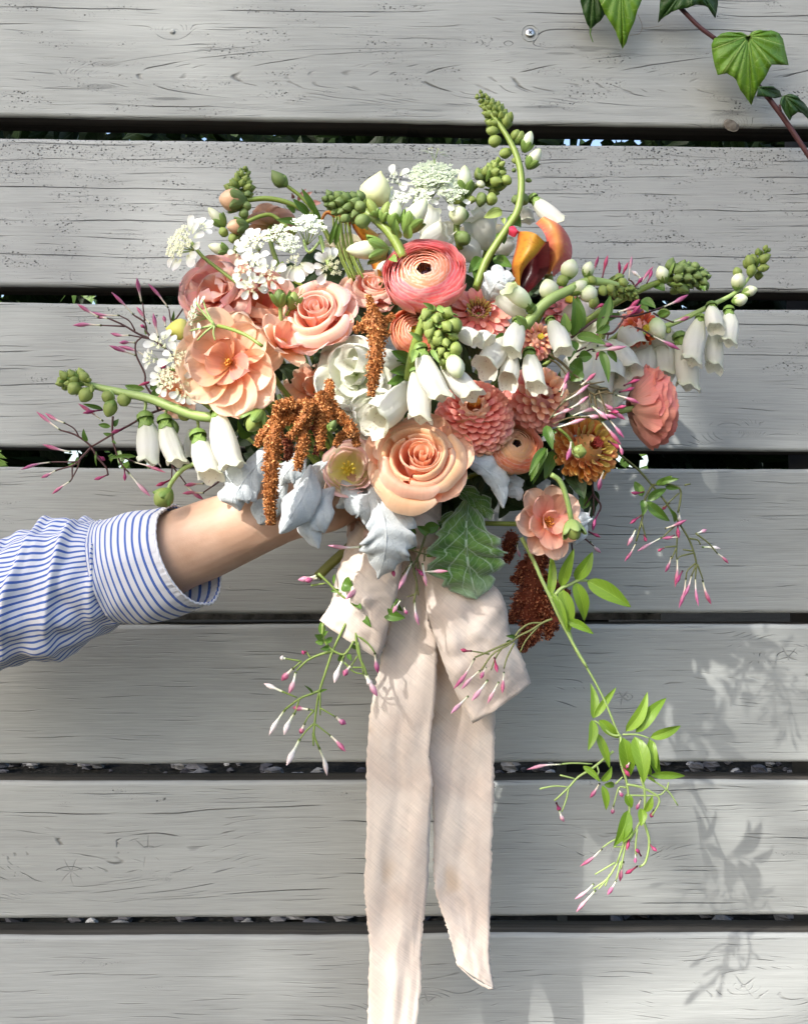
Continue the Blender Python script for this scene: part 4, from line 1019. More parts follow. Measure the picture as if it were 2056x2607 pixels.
# single, loose blooms
anemone('butterfly_ranunculus', 'widest apricot bloom with loose rounded petals on the left of the bouquet', (590, 925), .222, (-.22, -1, -.05), 138, [M_BUTTER, M_BUTTER, M_BUTPK], .3, 3,
        ((7, 1.06, .05, .22), (5, .86, .22, .35), (4, .52, .42, .5)), .92, 'ranunculus', 'ranunculus of the bouquet', .10, elev_skew=-.16, stam='s')
anemone('butterfly_ranunculus', 'apricot bloom turned sideways between the widest apricot bloom and the pink edged rose', (712, 885), .226, (.55, -.8, .55), 86, [M_BUTTER, M_BUTPK], .9, 4,
        ((6, 1.0, .35, .4), (5, .8, .9, .3)), .75, 'ranunculus', 'ranunculus of the bouquet', .07)
anemone('butterfly_ranunculus', 'small coral apricot bloom hanging lowest right under the bronze zinnia', (1386, 1330), .185, (.42, -1, .04), 100, [M_BUTTER, M_BUTPK, M_BUTPK], .5, 6,
        ((7, 1.0, .18, .25), (5, .82, .42, .3), (3, .5, .8, .3)), .74, 'ranunculus', 'ranunculus of the bouquet', .06)
anemone('apricot_carnation', 'fringed peach carnation partly covered by rust amaranth', (800, 1000), .178, (.1, -1, .25), 84, [M_BUTTER, M_ZINP], .5, 8,
        ((14, 1.0, .1, .3), (13, .85, .45, .3), (10, .6, .85, .3)), .45, 'carnation', GB, .10, stam=False, notch=.12)
anemone('ruffled_lisianthus', 'ruffled pink lisianthus at the upper left edge of the bouquet', D(470, 632), .180, (-.42, -1, .40), 112, [M_RUFF, M_RUFF, M_ROSEPK], .3, 9,
        ((7, 1.0, .30, .45), (7, .82, .55, .4), (5, .55, .85, .3)), 1.15, 'lisianthus', 'lisianthus of the bouquet', .2, stam=False)
anemone('ruffled_lisianthus', 'coral ruffled lisianthus just left of the two drooping green buds', D(553, 655), .172, (.1, -1, .35), 104, [M_RUFF, petal('deep_coral_ruffle', [(0, (.8, .16, .06)), (.6, (.88, .32, .18)), (1, (.88, .48, .36))], .2, .35, .45)], .8, 10,
        ((7, 1.0, .30, .45), (7, .82, .55, .4), (5, .55, .85, .3)), 1.15, 'lisianthus', 'lisianthus of the bouquet', .19, stam=False)
anemone('butterfly_ranunculus', 'dusky apricot bloom far left behind the white foxglove bells', (455, 1000), .125, (-.3, -1, -.1), 74, [M_BUTTER], .2, 12, ((7, 1.0, .2, .3), (5, .7, .6, .3)), .8, 'ranunculus', 'ranunculus of the bouquet', .06)
anemone('butterfly_ranunculus', 'dusky apricot bloom seen from behind above the white lace flowers', (690, 575), .118, (-.1, .3, 1), 72, [petal('dusky_apricot_petal', [(0, (.45, .30, .10)), (.4, (.62, .36, .24)), (1, (.66, .42, .34))], .25, .35, .5)], .2, 13, ((6, 1.0, .1, -.4), (6, .8, .5, .3)), .85, 'ranunculus', 'ranunculus of the bouquet', .06)
def cup_flower(name, label, px, d, n, Rpx, mat, cat_, group, seed=1, N=9, open_=.9, spin=0, cm=M_YEL, centre=True):
    Rr = SZ(Rpx, d); t = flower(name, label, px, d - .02, n, cat_, group, spin); rg = random.Random(seed)
    for k in range(N):
        s = (k + 1) / N; rt = Rr * (.52 + .42 * s); zt = Rr * (1.05 - .25 * s)
        prof = [(Rr * .05, 0), (rt * .7, Rr * .15), (rt * .95, zt * .55), (rt * (.92 + .10 * s), zt * .9), (rt * (.95 + .22 * s * open_), zt * (1 - .02 * s))]
        g = cup_petal(prof, 2.1, .22, .05, .05, seed * 31 + k, 12, 8); local('petal', shared('petal', g, (mat,)), t, RZ(k * 2.39996))
    if centre:
        gs = [lathe_path([Vector((0, 0, 0)), Vector((0, 0, Rr * .65))], [(0, Rr * .12), (.6, Rr * .10), (.7, Rr * .05), (1, Rr * .03)], 8)]
        for j in range(8):
            a = j * .785; gs.append(tube([Vector((0, 0, Rr * .1)), Vector((Rr * .22 * math.cos(a), Rr * .22 * math.sin(a), Rr * .6))], [Rr * .02, Rr * .015, Rr * .05], 5, 5))
        local('centre', shared('centre', join(*gs), (cm,)), t, Matrix())
    pstem(t)
cup_flower('blush_lisianthus', 'blush lisianthus cup with a yellow throat left of the largest rose', (884, 1198), .205, (.12, -1, .06), 76, M_LISI, 'lisianthus', 'lisianthus of the bouquet', 3)
# cream bud, yellow bud and other stemmed buds
def bud_thing(name, label, base, tip, d, w, mat, stem=None, sr=.0016, sep=.5, smat=None, cat_='bud', prof=None, bend=0, ridge=5, ra=.05, stmat=None):
    t = thing(name, label, cat_, P(base, d), 'flower buds on long stems')
    egg(t, base, tip, d, d + .006, w, mat, 'bud', prof, ridge, ra, sep, smat, bend)
    if stem: add_stem(t, stem, [d, d - .01], sr, stmat or M_STEM)
    return t
cream = lengthwise('cream_bud_petal', [(0, (.50, .60, .20)), (.3, (.80, .82, .46)), (.8, (.86, .84, .50)), (1, (.78, .76, .34))])
yellowb = lengthwise('yellow_bud_petal', [(0, (.62, .66, .30)), (.4, (.84, .84, .20)), (1, (.80, .80, .12))])
brownb = lengthwise('tan_bud_petal', [(0, (.34, .16, .06)), (.5, (.58, .34, .20)), (1, (.66, .42, .28))])
PT = [(0, .05), (.05, .5), (.2, .92), (.4, 1.0), (.6, .85), (.78, .55), (.9, .24), (1, .03)]
bud_thing('lisianthus_bud', 'plump cream bud standing above the upper left foxglove', C2(600, 530), C2(722, 150), .165, 82, cream, [C2(600, 520), C2(560, 700), C2(600, 1000)], prof=PT, bend=.05, sep=.3, ridge=3, ra=.06)
bud_thing('lisianthus_bud', 'lemon yellow bud at the left edge of the bouquet', B2(350, 1250), B2(92, 1222), .195, 58, yellowb, [B2(350, 1250), B2(450, 1300), B2(700, 1450)], prof=PT, sep=.25, ridge=3, ra=.07)
bud_thing('ranunculus_bud', 'tan ranunculus bud in green sepals at the upper left', B(640, 320), B(448, 300), .15, 60, brownb, [B(620, 315), B(800, 300), B(960, 335), B(1080, 400), B(1180, 470), B(1300, 700)], .0022, .75, M_BUDD)
bud_thing('ranunculus_bud', 'smaller tan bud just below the other tan one', B(655, 500), B(505, 505), .152, 40, brownb, [B(650, 470), B(760, 425), B(850, 430), B(1000, 560)], .0018, .7, M_BUDD)
bud_thing('ranunculus_bud', 'pointed dark green bud curving up left of the cream bud', B(935, 205), B(830, 92), .14, 38, M_BUDD, [B(935, 205), B(1040, 285), B(1130, 390), B(1190, 490), B(1290, 700)], .0016, .5, prof=PT, bend=-.06)
bud_thing('ranunculus_bud', 'round green bud on a curved stem above the striped cuff', A(1235, 1850), A(1130, 1955), .20, 52, M_BUDG, [A(1440, 1645), A(1330, 1690), A(1250, 1780), A(1215, 1860)], .0019, .8, stmat=M_STEMP)
bud_thing('ranunculus_bud', 'green bud with open sepals between the foxglove bells and rust amaranth', F(760, 700), F(660, 850), .215, 46, M_BUDG, [F(760, 700), F(800, 640), F(900, 640)], .0018, .85)
bud_thing('ranunculus_bud', 'left one of the two drooping green buds between lisianthus and rose', B2(1345, 990), B2(1320, 790), .215, 32, M_BUDD, [B2(1340, 980), B2(1345, 1100), B2(1335, 1260)], .0018, .95, stmat=M_STEMP)
bud_thing('ranunculus_bud', 'right one of the two drooping green buds between lisianthus and rose', B2(1470, 1010), B2(1490, 820), .212, 32, M_BUDG, [B2(1450, 1000), B2(1400, 1100), B2(1350, 1280)], .0015, .95)
bud_thing('ranunculus_bud', 'small dark bud nested in the rust amaranth', F(1250, 850), F(1290, 770), .262, 22, M_BUDD, None, sep=.6)
bud_thing('ranunculus_bud', 'striped green bud in front of the bronze zinnia', E3(460, 1060), E3(605, 1075), .222, 34, M_BUDG, [E3(300, 810), E3(400, 900), E3(450, 980), E3(475, 1060)], .0013, .75, M_STEMP)
bud_thing('ranunculus_bud', 'nodding round green bud against a scalloped silver leaf', I2(800, 690), I2(835, 885), .195, 44, M_BUDG, [I2(600, 230), I2(690, 300), I2(750, 450), I2(785, 600), I2(800, 690)], .0022, .92, M_STEMP, stmat=M_STEMP)
# calla lilies
def calla_mat(name, stops, streak):
    t = MT(name); u, v, _ = t.coord('UV'); n = t.noise(t.vec(u * 5, v * 24, 1.0), 1.0, 2, .6)
    c = t.mix(n.ss(.45, .75) * .55, t.ramp(u, stops), streak); return t.finish(c, .38, t.bump(n, .3, .001), trans=.15, spec=.4)
CA = calla_mat('calla_orange', [(0, (.36, .05, .03)), (.15, (.60, .25, .03)), (.6, (.68, .34, .04)), (.92, (.50, .30, .03)), (1, (.48, .05, .05))], (.42, .09, .02))
CB = calla_mat('calla_burgundy_throat', [(0, (.05, .004, .005)), (.6, (.03, .002, .004)), (1, (.09, .01, .01))], (.02, .002, .003))
CC = calla_mat('calla_pink_back', [(0, (.58, .10, .10)), (.3, (.74, .30, .08)), (.6, (.66, .14, .10)), (1, (.56, .05, .11))], (.72, .34, .10))
t = thing('calla_lily', 'orange calla lily with a burgundy throat beside the tall foxglove stem', 'calla lily', P(C(1200, 1550), .17), 'calla lilies')
wpart('spathe', ruled(ls(C, [(1190, 1108), (1178, 1215), (1145, 1350), (1160, 1450), (1195, 1580)]), ls(C, [(1392, 1195), (1330, 1275), (1262, 1345), (1215, 1430), (1200, 1580)]), [.19, .185, .165], [.205, .20, .17], 22, 12, .012, .001), CA, t)
wpart('throat', ruled(ls(C, [(1200, 1108), (1250, 1220), (1240, 1340), (1190, 1430), (1200, 1580)]), ls(C, [(1412, 1180), (1418, 1290), (1400, 1400), (1330, 1490), (1225, 1590)]), [.16, .155, .16], [.185, .18, .165], 22, 12, -.014, .001), CB, t)
wpart('spathe_tip', ruled(ls(C, [(1195, 1110), (1160, 1070), (1125, 1075)]), ls(C, [(1190, 1115), (1165, 1150), (1120, 1130)]), .19, .19, 8, 4, .003), calla_mat('calla_pink_tip', [(0, (.6, .03, .08)), (1, (.62, .05, .10))], (.5, .05, .05)), t)
add_stem(t, ls(C, [(1205, 1570), (1190, 1700), (1150, 1900)]), [.165, .15], .004)
t = thing('calla_lily', 'rosy calla lily curling over behind the orange one', 'calla lily', P(C(1420, 1420), .155), 'calla lilies')
wpart('spathe', ruled(ls(C, [(1318, 1050), (1372, 1105), (1405, 1200), (1412, 1300), (1392, 1420)]), ls(C, [(1400, 1038), (1520, 1090), (1578, 1210), (1562, 1330), (1440, 1440)]), [.165, .18, .175, .16], [.15, .15, .15], 22, 12, .016, .001), CC, t)
wpart('inner_fold', ruled(ls(C, [(1330, 1060), (1385, 1130), (1400, 1250), (1380, 1420)]), ls(C, [(1390, 1045), (1480, 1110), (1500, 1250), (1420, 1420)]), .145, .145, 12, 6, -.006), CA, t)
add_stem(t, ls(C, [(1410, 1420), (1400, 1560), (1300, 1800)]), [.155, .14], .004)
t = thing('calla_lily', 'slim orange calla lily half hidden behind the pale foxglove bud', 'calla lily', P(C2(700, 1250), .15), 'calla lilies')
wpart('spathe', ruled(ls(C2, [(380, 680), (440, 800), (560, 980), (600, 1120), (680, 1330)]), ls(C2, [(440, 650), (640, 800), (760, 900), (790, 1080), (760, 1330)]), .15, .145, 18, 10, .012, .001), CA, t)
wpart('throat', ruled(ls(C2, [(520, 800), (640, 850), (700, 1000)]), ls(C2, [(740, 820), (800, 960), (800, 1130)]), .15, .14, 10, 6, -.006), CB, t)
wpart('spathe_tip', tube(pts3(ls(C2, [(400, 700), (280, 660), (140, 600), (70, 700)]), .152), [.004, .002, .001], 6, 14), CA, t)
# ------------------------------------------------------------------ foxglove spikes
FGG = 'foxglove spikes of the bouquet'
def fox(label, stem, d, r, mat=None):
    t = thing('foxglove', label, 'foxglove', P(stem[0], d if isinstance(d, (int, float)) else d[0]), FGG)
    add_stem(t, stem, d, r, mat or M_STEM); return t
def eggs(t, f, rows, d):
    for (b, e, w, kind) in rows:
        m = {'g': M_BUDG, 'd': M_BUDD, 'w': M_BUDW}[kind[0]]
        egg(t, f(*b), f(*e), d, d + .004, w, m, 'bud', sepals=(.55 if 's' in kind else (.42 if kind[0] != 'w' and w >= 24 else 0)), smat=M_SEPAL)
# tall central spike
t = fox('tallest foxglove spike, rising above the bouquet over the top fence gap', ls(C, [(880, 1540), (960, 1320), (1100, 1100), (1190, 950), (1215, 740), (1180, 560), (1100, 400), (1000, 260), (930, 170)]), [.17, .17, .165, .15], [.0036, .0034, .0030, .0023, .0015])
spike_tip(t, ls(C, [(1075, 350), (1030, 270), (985, 200), (900, 110)]), .15, 19, 46, 27, 11, M_BUDG, 2)
eggs(t, C, [((1235, 530), (1285, 380), 29, 'ws'), ((1262, 650), (1352, 508), 32, 'ws'), ((1100, 355), (1108, 252), 26, 'g'), ((1050, 380), (958, 380), 25, 'g'), ((1060, 440), (978, 468), 32, 'gs'),
            ((1140, 530), (1055, 552), 28, 'gs'), ((1150, 450), (1195, 370), 25, 'g'), ((1180, 470), (1225, 380), 24, 'gs'), ((1245, 735), (1290, 742), 12, 'd'), ((1190, 860), (1160, 900), 26, 'd'), ((1200, 860), (1262, 900), 32, 'ds'), ((1150, 590), (1185, 600), 16, 'g'), ((1170, 660), (1150, 670), 12, 'd')], .155)
bell(t, C(1290, 860), C(1500, 1045), .155, .165, 46, .03)
bell(t, C(1240, 930), C(1262, 1035), .14, .145, 36, calyx=False)
for b, e, w in (((1075, 960), (940, 1010), 32), ((1130, 990), (1210, 1080), 38), ((1080, 1010), (1090, 1060), 14), ((930, 1300), (830, 1410), 36), ((1010, 1300), (1150, 1370), 34), ((920, 1330), (880, 1480), 40), ((1060, 1120), (1090, 1200), 34)):
    leaf(t, C(*b), C(*e), .16, .165, w, M_BUDG if w < 33 else M_LEAFM, name='bract', wave=.12)
# green spike behind it
t = fox('short green foxglove spike of round buds left of the tallest one', ls(C, [(770, 1240), (745, 1080), (790, 920), (860, 800), (960, 740)]), .15, [.003, .0028, .0018])
spike_tip(t, ls(C, [(960, 760), (1010, 700), (1060, 610)]), .155, 17, 18, 36, 17, M_BUDG, 3)
eggs(t, C, [((800, 850), (805, 628), 38, 'ws'), ((820, 990), (690, 985), 50, 'ws'), ((950, 880), (890, 870), 38, 'd'), ((960, 870), (1040, 880), 34, 'gs'), ((760, 1120), (830, 1200), 38, 'd'), ((775, 900), (745, 850), 34, 'gs'), ((910, 790), (930, 740), 24, 'w'), ((1090, 770), (1120, 700), 32, 'g'), ((1000, 720), (960, 640), 30, 'g'), ((940, 730), (895, 690), 18, 'd'), ((850, 900), (850, 850), 26, 'g')], .158)
# upper left of centre
t = fox('foxglove spike bending left over the cream bud with three pale unopened bells', ls(C2, [(965, 1100), (900, 950), (800, 800), (680, 690), (540, 590), (420, 530)]), [.205, .20, .185], [.0042, .004, .003])
spike_tip(t, ls(C2, [(500, 560), (380, 530), (260, 500), (140, 455)]), .185, 20, 30, 33, 20, M_BUDD, 4)
eggs(t, C2, [((740, 700), (810, 480), 26, 'gs'), ((690, 650), (575, 450), 26, 'g'), ((600, 680), (440, 710), 38, 'ds'), ((540, 590), (460, 480), 30, 'd'), ((850, 750), (895, 460), 38, 'ws'), ((990, 810), (1215, 455), 50, 'ws'), ((790, 1000), (345, 1010), 48, 'ws'), ((330, 640), (340, 700), 26, 'd')], .205)
for b, e, w in (((880, 850), (880, 665), 26), ((1010, 890), (1030, 725), 28), ((940, 880), (860, 760), 18), ((830, 1090), (900, 1140), 24)): leaf(t, C2(*b), C2(*e), .212, .22, w, M_SEPAL, name='bract')
bell(t, C2(1180, 900), C2(1270, 560), .17, .175, 52, .06, False)
bell(t, C2(1150, 1000), C2(1420, 780), .165, .18, 60, -.04, False)
# upper left
t = fox('small upright foxglove spike at the upper left with two budding bells', ls(B, [(560, 700), (600, 560), (640, 430), (640, 300), (620, 240)]), .14, [.0026, .0024, .002])
spike_tip(t, ls(B, [(600, 250), (610, 180), (635, 85)]), .14, 18, 30, 26, 12, M_BUDG, 5)
eggs(t, B, [((490, 500), (372, 365), 26, 'ws'), ((520, 690), (372, 640), 29, 'ws'), ((620, 360), (680, 350), 26, 'd'), ((600, 420), (660, 400), 26, 'd'), ((500, 530), (460, 560), 28, 'g'), ((560, 560), (540, 620), 26, 'g'), ((660, 280), (650, 250), 20, 'd')], .15)
# left spike with hanging bells
t = fox('foxglove spike reaching left with white bells hanging under it', ls(A, [(1560, 1320), (1400, 1300), (1240, 1240), (1080, 1180), (900, 1140), (720, 1100), (600, 1065), (480, 1050)]), [.205, .20, .185, .18], [.0042, .004, .003, .0016], M_STEMP)
spike_tip(t, ls(A, [(600, 1070), (530, 1055), (440, 1030)]), .18, 15, 16, 30, 22, M_BUDG, 6)
eggs(t, A, [((640, 1060), (585, 985), 26, 'g'), ((560, 1070), (510, 1150), 34, 'g'), ((650, 1110), (590, 1205), 36, 'gs'), ((790, 1130), (775, 1210), 34, 'gs'), ((890, 1150), (910, 1235), 36, 'gs'), ((815, 1190), (780, 1315), 36, 'gs'), ((1330, 1250), (1350, 1340), 38, 'gs'), ((1240, 1340), (1280, 1440), 26, 'd'), ((670, 1080), (665, 1140), 14, 'g'), ((650, 1060), (640, 1030), 14, 'g')], .188)
bell(t, A(1050, 1300), A(1078, 1650), .19, .20, 60, -.03, cal_s=1.15); bell(t, A(1190, 1320), A(1292, 1655), .192, .202, 54, .04, cal_s=1.15)
bell(t, A(1430, 1430), A(1530, 1755), .205, .222, 64, .02, cal_s=1.1); bell(t, A(1575, 1250), A(1690, 1680), .208, .228, 70, .03, cal_s=.9)
bell(t, A(1385, 1400), A(1395, 1610), .17, .17, 40, 0, False)
for a_, b_ in (((1050, 1185), (1040, 1290)), ((1200, 1230), (1190, 1310)), ((1420, 1310), (1430, 1420)), ((1540, 1320), (1560, 1250)), ((800, 1120), (815, 1190)), ((680, 1100), (650, 1115))):
    add_stem(t, ls(A, [a_, ((a_[0] + b_[0]) / 2 + 12, (a_[1] + b_[1]) / 2), b_]), .19, .0014, M_STEMP, 'pedicel', 6)
# big open white blooms left of centre
t = fox('cluster of wide open white foxglove bells behind the upright amaranth', ls(G, [(420, 640), (300, 640), (120, 640)]), [.215, .20, .19], .0032)
bell(t, G(395, 630), G(80, 620), .215, .222, 62, .02); bell(t, G(400, 770), G(140, 1080), .222, .25, 78, -.05, cal_s=.7)
bell(t, F(1600, 330), F(1370, 330), .20, .235, 66, 0, False, 1.3); bell(t, F(1700, 600), F(1560, 780), .205, .248, 78, 0, False, 1.25)
for b, e, w in (((400, 620), (270, 550), 34), ((400, 700), (262, 700), 34), ((390, 760), (240, 790), 40), ((395, 770), (300, 820), 30)): leaf(t, G(*b), G(*e), .22, .235, w, M_LEAFM, name='bract', wave=.1)
# centre front spike, tip hanging
t = fox('foxglove in the very centre, its green tip nodding over long white bells', ls(G, [(400, 760), (420, 620), (460, 460), (520, 300), (590, 240)]), [.235, .25, .26], [.0042, .0036, .0028])
spike_tip(t, ls(G, [(600, 260), (640, 400), (680, 540), (690, 660)]), .258, 28, 34, 38, 20, M_BUDG, 7)
eggs(t, G, [((560, 300), (530, 420), 34, 'gs'), ((680, 320), (770, 410), 44, 'gs'), ((600, 440), (620, 510), 32, 'g'), ((700, 520), (780, 560), 38, 'g'), ((560, 360), (540, 460), 30, 'gs'), ((700, 580), (770, 745), 48, 'w')], .262)
bell(t, G(478, 520), G(640, 900), .255, .265, 62, .05, cal_s=1.0); bell(t, G(440, 690), G(482, 1055), .245, .255, 62, -.02, cal_s=.7); bell(t, G(640, 630), G(870, 885), .245, .26, 60, .03, cal_s=.6); bell(t, G(735, 400), G(900, 470), .24, .255, 46, 0)
bell(t, G(880, 430), G(985, 490), .232, .24, 50, 0, False)
for b, e, w in (((580, 250), (500, 200), 16), ((600, 240), (660, 240), 14), ((500, 480), (395, 410), 16), ((450, 540), (420, 640), 22), ((560, 540), (620, 640), 16), ((590, 280), (600, 380), 22)): leaf(t, G(*b), G(*e), .262, .268, w, M_SEPAL, name='bract')
# centre right spike with spotted bells
t = fox('pale green foxglove spike arching right with spotted white bells below', ls(E2, [(-60, 990), (60, 830), (220, 690), (400, 600), (600, 500), (800, 510), (980, 560), (1100, 610)]), [.21, .215, .205, .19], [.0048, .0044, .0036, .0022], M_STEMP)
spike_tip(t, ls(E2, [(860, 530), (1000, 590), (1150, 645)]), .192, 17, 26, 24, 14, M_BUDG, 8)
eggs(t, E2, [((230, 700), (165, 470), 50, 'w'), ((390, 470), (460, 255), 46, 'ws'), ((600, 450), (650, 280), 32, 'ws'), ((370, 540), (320, 430), 32, 'gs'), ((430, 630), (610, 500), 36, 'ws'), ((590, 560), (680, 710), 46, 'ws'), ((650, 500), (690, 450), 26, 'g'), ((770, 550), (800, 650), 26, 'g'), ((850, 540), (880, 620), 26, 'g'), ((980, 530), (1040, 480), 28, 'g'), ((660, 720), (720, 740), 34, 'g'), ((-20, 800), (20, 740), 30, 'd')], .208)
bell(t, G(1205, 330), G(1140, 565), .222, .238, 56, .02); bell(t, G(1105, 460), G(945, 680), .205, .245, 64, 0, False, 1.3); bell(t, G(1150, 570), G(1115, 780), .21, .24, 52, 0, False, 1.15)
bell(t, G(1270, 550), G(1325, 825), .218, .242, 54, .02); bell(t, G(1420, 325), G(1525, 560), .215, .242, 54, -.03, cal_s=.8); bell(t, G(1290, 250), G(1120, 95), .215, .225, 46, .04, mat=M_BUDW); bell(t, G(1250, 310), G(1050, 160), .20, .205, 48, 0, False)
leaf(t, G(1540, 430), G(1525, 270), .225, .23, 30, M_SEPAL, name='bract'); leaf(t, G(1250, 400), G(1170, 290), .225, .235, 24, M_SEPAL, name='bract'); leaf(t, G(1100, 450), G(1010, 460), .2, .205, 24, M_LEAFM, name='bract')
# right spike ending in a dense green knob
t = fox('foxglove spike on the right ending in a dense dark green knob', ls(E, [(240, 780), (450, 640), (640, 540), (760, 490), (880, 460)]), [.17, .165, .155], [.0032, .003, .0022])
spike_tip(t, ls(E, [(870, 470), (990, 430), (1120, 470)]), .155, 24, 34, 34, 24, M_BUDD, 9)
eggs(t, E, [((830, 480), (790, 362), 34, 'ws'), ((960, 400), (990, 345), 30, 'd'), ((1040, 380), (1060, 335), 24, 'd')], .16)
for b, e, w in (((760, 490), (830, 540), 30), ((920, 460), (905, 340), 18), ((1090, 500), (1120, 545), 20)): leaf(t, E(*b), E(*e), .158, .162, w, M_LEAFM, name='bract', wave=.15)
# far right spike
t = fox('foxglove spike reaching farthest right with five slender white bells', ls(E, [(640, 860), (830, 800), (930, 760), (1080, 690), (1200, 630), (1300, 580), (1380, 520), (1450, 430), (1500, 350)]), [.14, .14, .135], [.0024, .0024, .0018, .001], M_STEMP)
spike_tip(t, ls(E, [(1470, 400), (1510, 320), (1565, 235)]), .135, 12, 14, 28, 14, M_BUDG, 10)
eggs(t, E, [((1345, 530), (1372, 408), 36, 'ws'), ((1390, 560), (1500, 528), 28, 'ws'), ((1320, 620), (1430, 595), 32, 'ws'), ((1360, 440), (1345, 370), 24, 'g'), ((1450, 380), (1430, 280), 26, 'g'), ((1450, 440), (1460, 345), 26, 'g'), ((1505, 330), (1590, 290), 24, 'g'), ((1510, 400), (1530, 365), 16, 'g'), ((750, 740), (800, 895), 46, 'w'), ((860, 810), (850, 850), 14, 'g'), ((780, 710), (870, 700), 26, 'g')], .14)
bell(t, E(1165, 640), E(1200, 825), .145, .158, 46, .02); bell(t, E(1290, 670), E(1290, 925), .138, .15, 46, -.03); bell(t, E(1195, 800), E(1185, 1110), .13, .14, 48, .02, False); bell(t, E(1090, 730), E(1022, 1065), .142, .156, 56, .03, cal_s=.8); bell(t, E(930, 860), E(1000, 1250), .125, .135, 60, -.04)
bell(t, E(700, 900), E(650, 1190), .12, .125, 74, .03, False); bell(t, E(790, 880), E(830, 1140), .118, .12, 62, -.03, False)
# white bells behind the jasmine, right of centre
t = fox('group of large white foxglove bells behind the pink jasmine, right of the pink zinnia', ls(E, [(420, 700), (380, 850), (330, 1000)]), [.16, .15, .15], .003)
bell(t, E(340, 960), E(150, 1300), .15, .175, 92, -.04, False, 1.25); bell(t, E(400, 940), E(330, 1330), .152, .178, 84, .03, False, 1.2); bell(t, E(430, 900), E(600, 1130), .155, .172, 56, -.03, False, 1.1); bell(t, E(300, 820), E(120, 640), .14, .15, 70, 0, False, 1.2); bell(t, E(440, 980), E(450, 1200), .155, .175, 66, 0, False, 1.2); bell(t, E(520, 800), E(620, 960), .135, .14, 70, 0, False)
bell(t, E(260, 760), E(240, 600), .135, .14, 66, 0, False)
t = fox('white foxglove bells peeping out behind the tall stem above the coral zinnia', ls(C, [(900, 1300), (860, 1150), (820, 1050)]), .13, .003)
bell(t, C(980, 1240), C(880, 1000), .13, .14, 80, 0, False); bell(t, C(900, 1330), C(790, 1180), .135, .14, 62, 0, False); bell(t, C(1100, 1290), C(1070, 1180), .13, .13, 60, 0, False); bell(t, C(620, 1250), C(640, 1080), .135, .15, 68, .04, False, 1.25); bell(t, C(1000, 1100), C(930, 940), .12, .12, 60, 0, False)
bell(t, C(300, 1330), C(210, 1440), .16, .165, 60, 0, False); bell(t, C(300, 1200), C(240, 1120), .15, .15, 60, 0, False)
cream2 = petal('pale_cream_big_petal', [(0, (.66, .62, .30)), (.5, (.86, .76, .50)), (1, (.90, .82, .64))], .15, .35, .45)
anemone('cream_bloom', 'pale cream bloom hidden behind the tall foxglove stem', C(930, 1180), .118, (0, -.7, .9), 72, [cream2], .2, 21, ((6, 1.0, .4, .4), (4, .7, .9, .4)), .95, 'flower', GB, .06)
anemone('cream_bloom', 'pale peach cream bloom behind the lace flowers and the peach roses', C2(400, 1150), .13, (0, -.6, 1), 88, [cream2], .7, 22, ((6, 1.0, .5, .4), (5, .7, .9, .4)), .95, 'flower', GB, .06, stam=False)

anemone('white_bloom', 'ruffled white bloom with a greenish throat left of the upright amaranth', (908, 955), .222, (-.15, -1, -.02), 108, [M_WHITE], .5, 31, ((6, 1.0, .12, .4), (5, .8, .4, .35), (3, .5, .8, .3)), 1.1, 'white bloom', 'open white blooms', .12, stam=False)
anemone('white_bloom', 'open white bloom above the blush lisianthus with crinkled petals', (950, 1045), .226, (-.05, -1, -.35), 76, [M_WHITE], .9, 32, ((5, 1.0, .12, .4), (4, .75, .5, .35)), 1.15, 'white bloom', 'open white blooms', .12, stam=False)
anemone('white_bloom', 'broad white bloom behind the dense pink jasmine', E(330, 1180), .162, (-.1, -1, .0), 96, [M_WHITE], .5, 33, ((6, 1.0, .10, .3), (4, .7, .4, .35)), 1.05, 'white bloom', 'open white blooms', .08, stam=False)
anemone('white_bloom', 'white bloom with long petals above the salmon ranunculus', E(680, 1020), .128, (.1, -1, -.3), 92, [M_WHITE], .1, 34, ((7, 1.0, .05, .35), (4, .7, .4, .35)), .8, 'white bloom', 'open white blooms', .06, stam=False)
anemone('white_bloom', 'white bloom behind the dark jasmine leaves', E(200, 820), .15, (0, -1, .2), 80, [M_WHITE], .3, 35, ((6, 1.0, .12, .3), (4, .7, .4, .35)), 1.0, 'white bloom', 'open white blooms', .08, stam=False)
# ------------------------------------------------------------------ lace flowers
def lace(label, px, stem=None, d=.2):
    t = thing('lace_flower', label, 'lace flower', P(px, d), 'white lace flowers of the bouquet')
    if stem: add_stem(t, stem[0], stem[1], .0015, M_STEM)
    return t
t = lace('white lace flower standing out to the upper left on a bare stem', B(230, 620), (ls(B, [(250, 620), (330, 720), (470, 830), (610, 935)]), [.185, .19, .2]), .185)
umbel(t, B(195, 640), .195, (-.75, -1, .25), 66, 9, .75, 3, 190, arc=(-2.6, 1.4), spread=1.05)
umbel(t, B(300, 520), .188, (-.1, -1, .7), 30, 6, 1.1, 4, 50, rays=6, arc=(-.6, 2.0))
t = lace('broadest cluster of white lace flowers above the coral lisianthus', B(900, 700), (ls(B, [(900, 760), (1000, 900), (1200, 1000)]), [.2, .19]), .205)
umbel(t, B(720, 640), .215, (-.25, -1, .45), 46, 9, .95, 5, 110, rays=9, arc=(1.0, 5.2)); umbel(t, B(1090, 555), .2, (.1, -1, .8), 64, 0, .6, 6, 260, M_GRWH, .55); umbel(t, B(880, 590), .208, (-.2, -1, .5), 48, 3, .5, 7, 170, M_GRWH, .5)
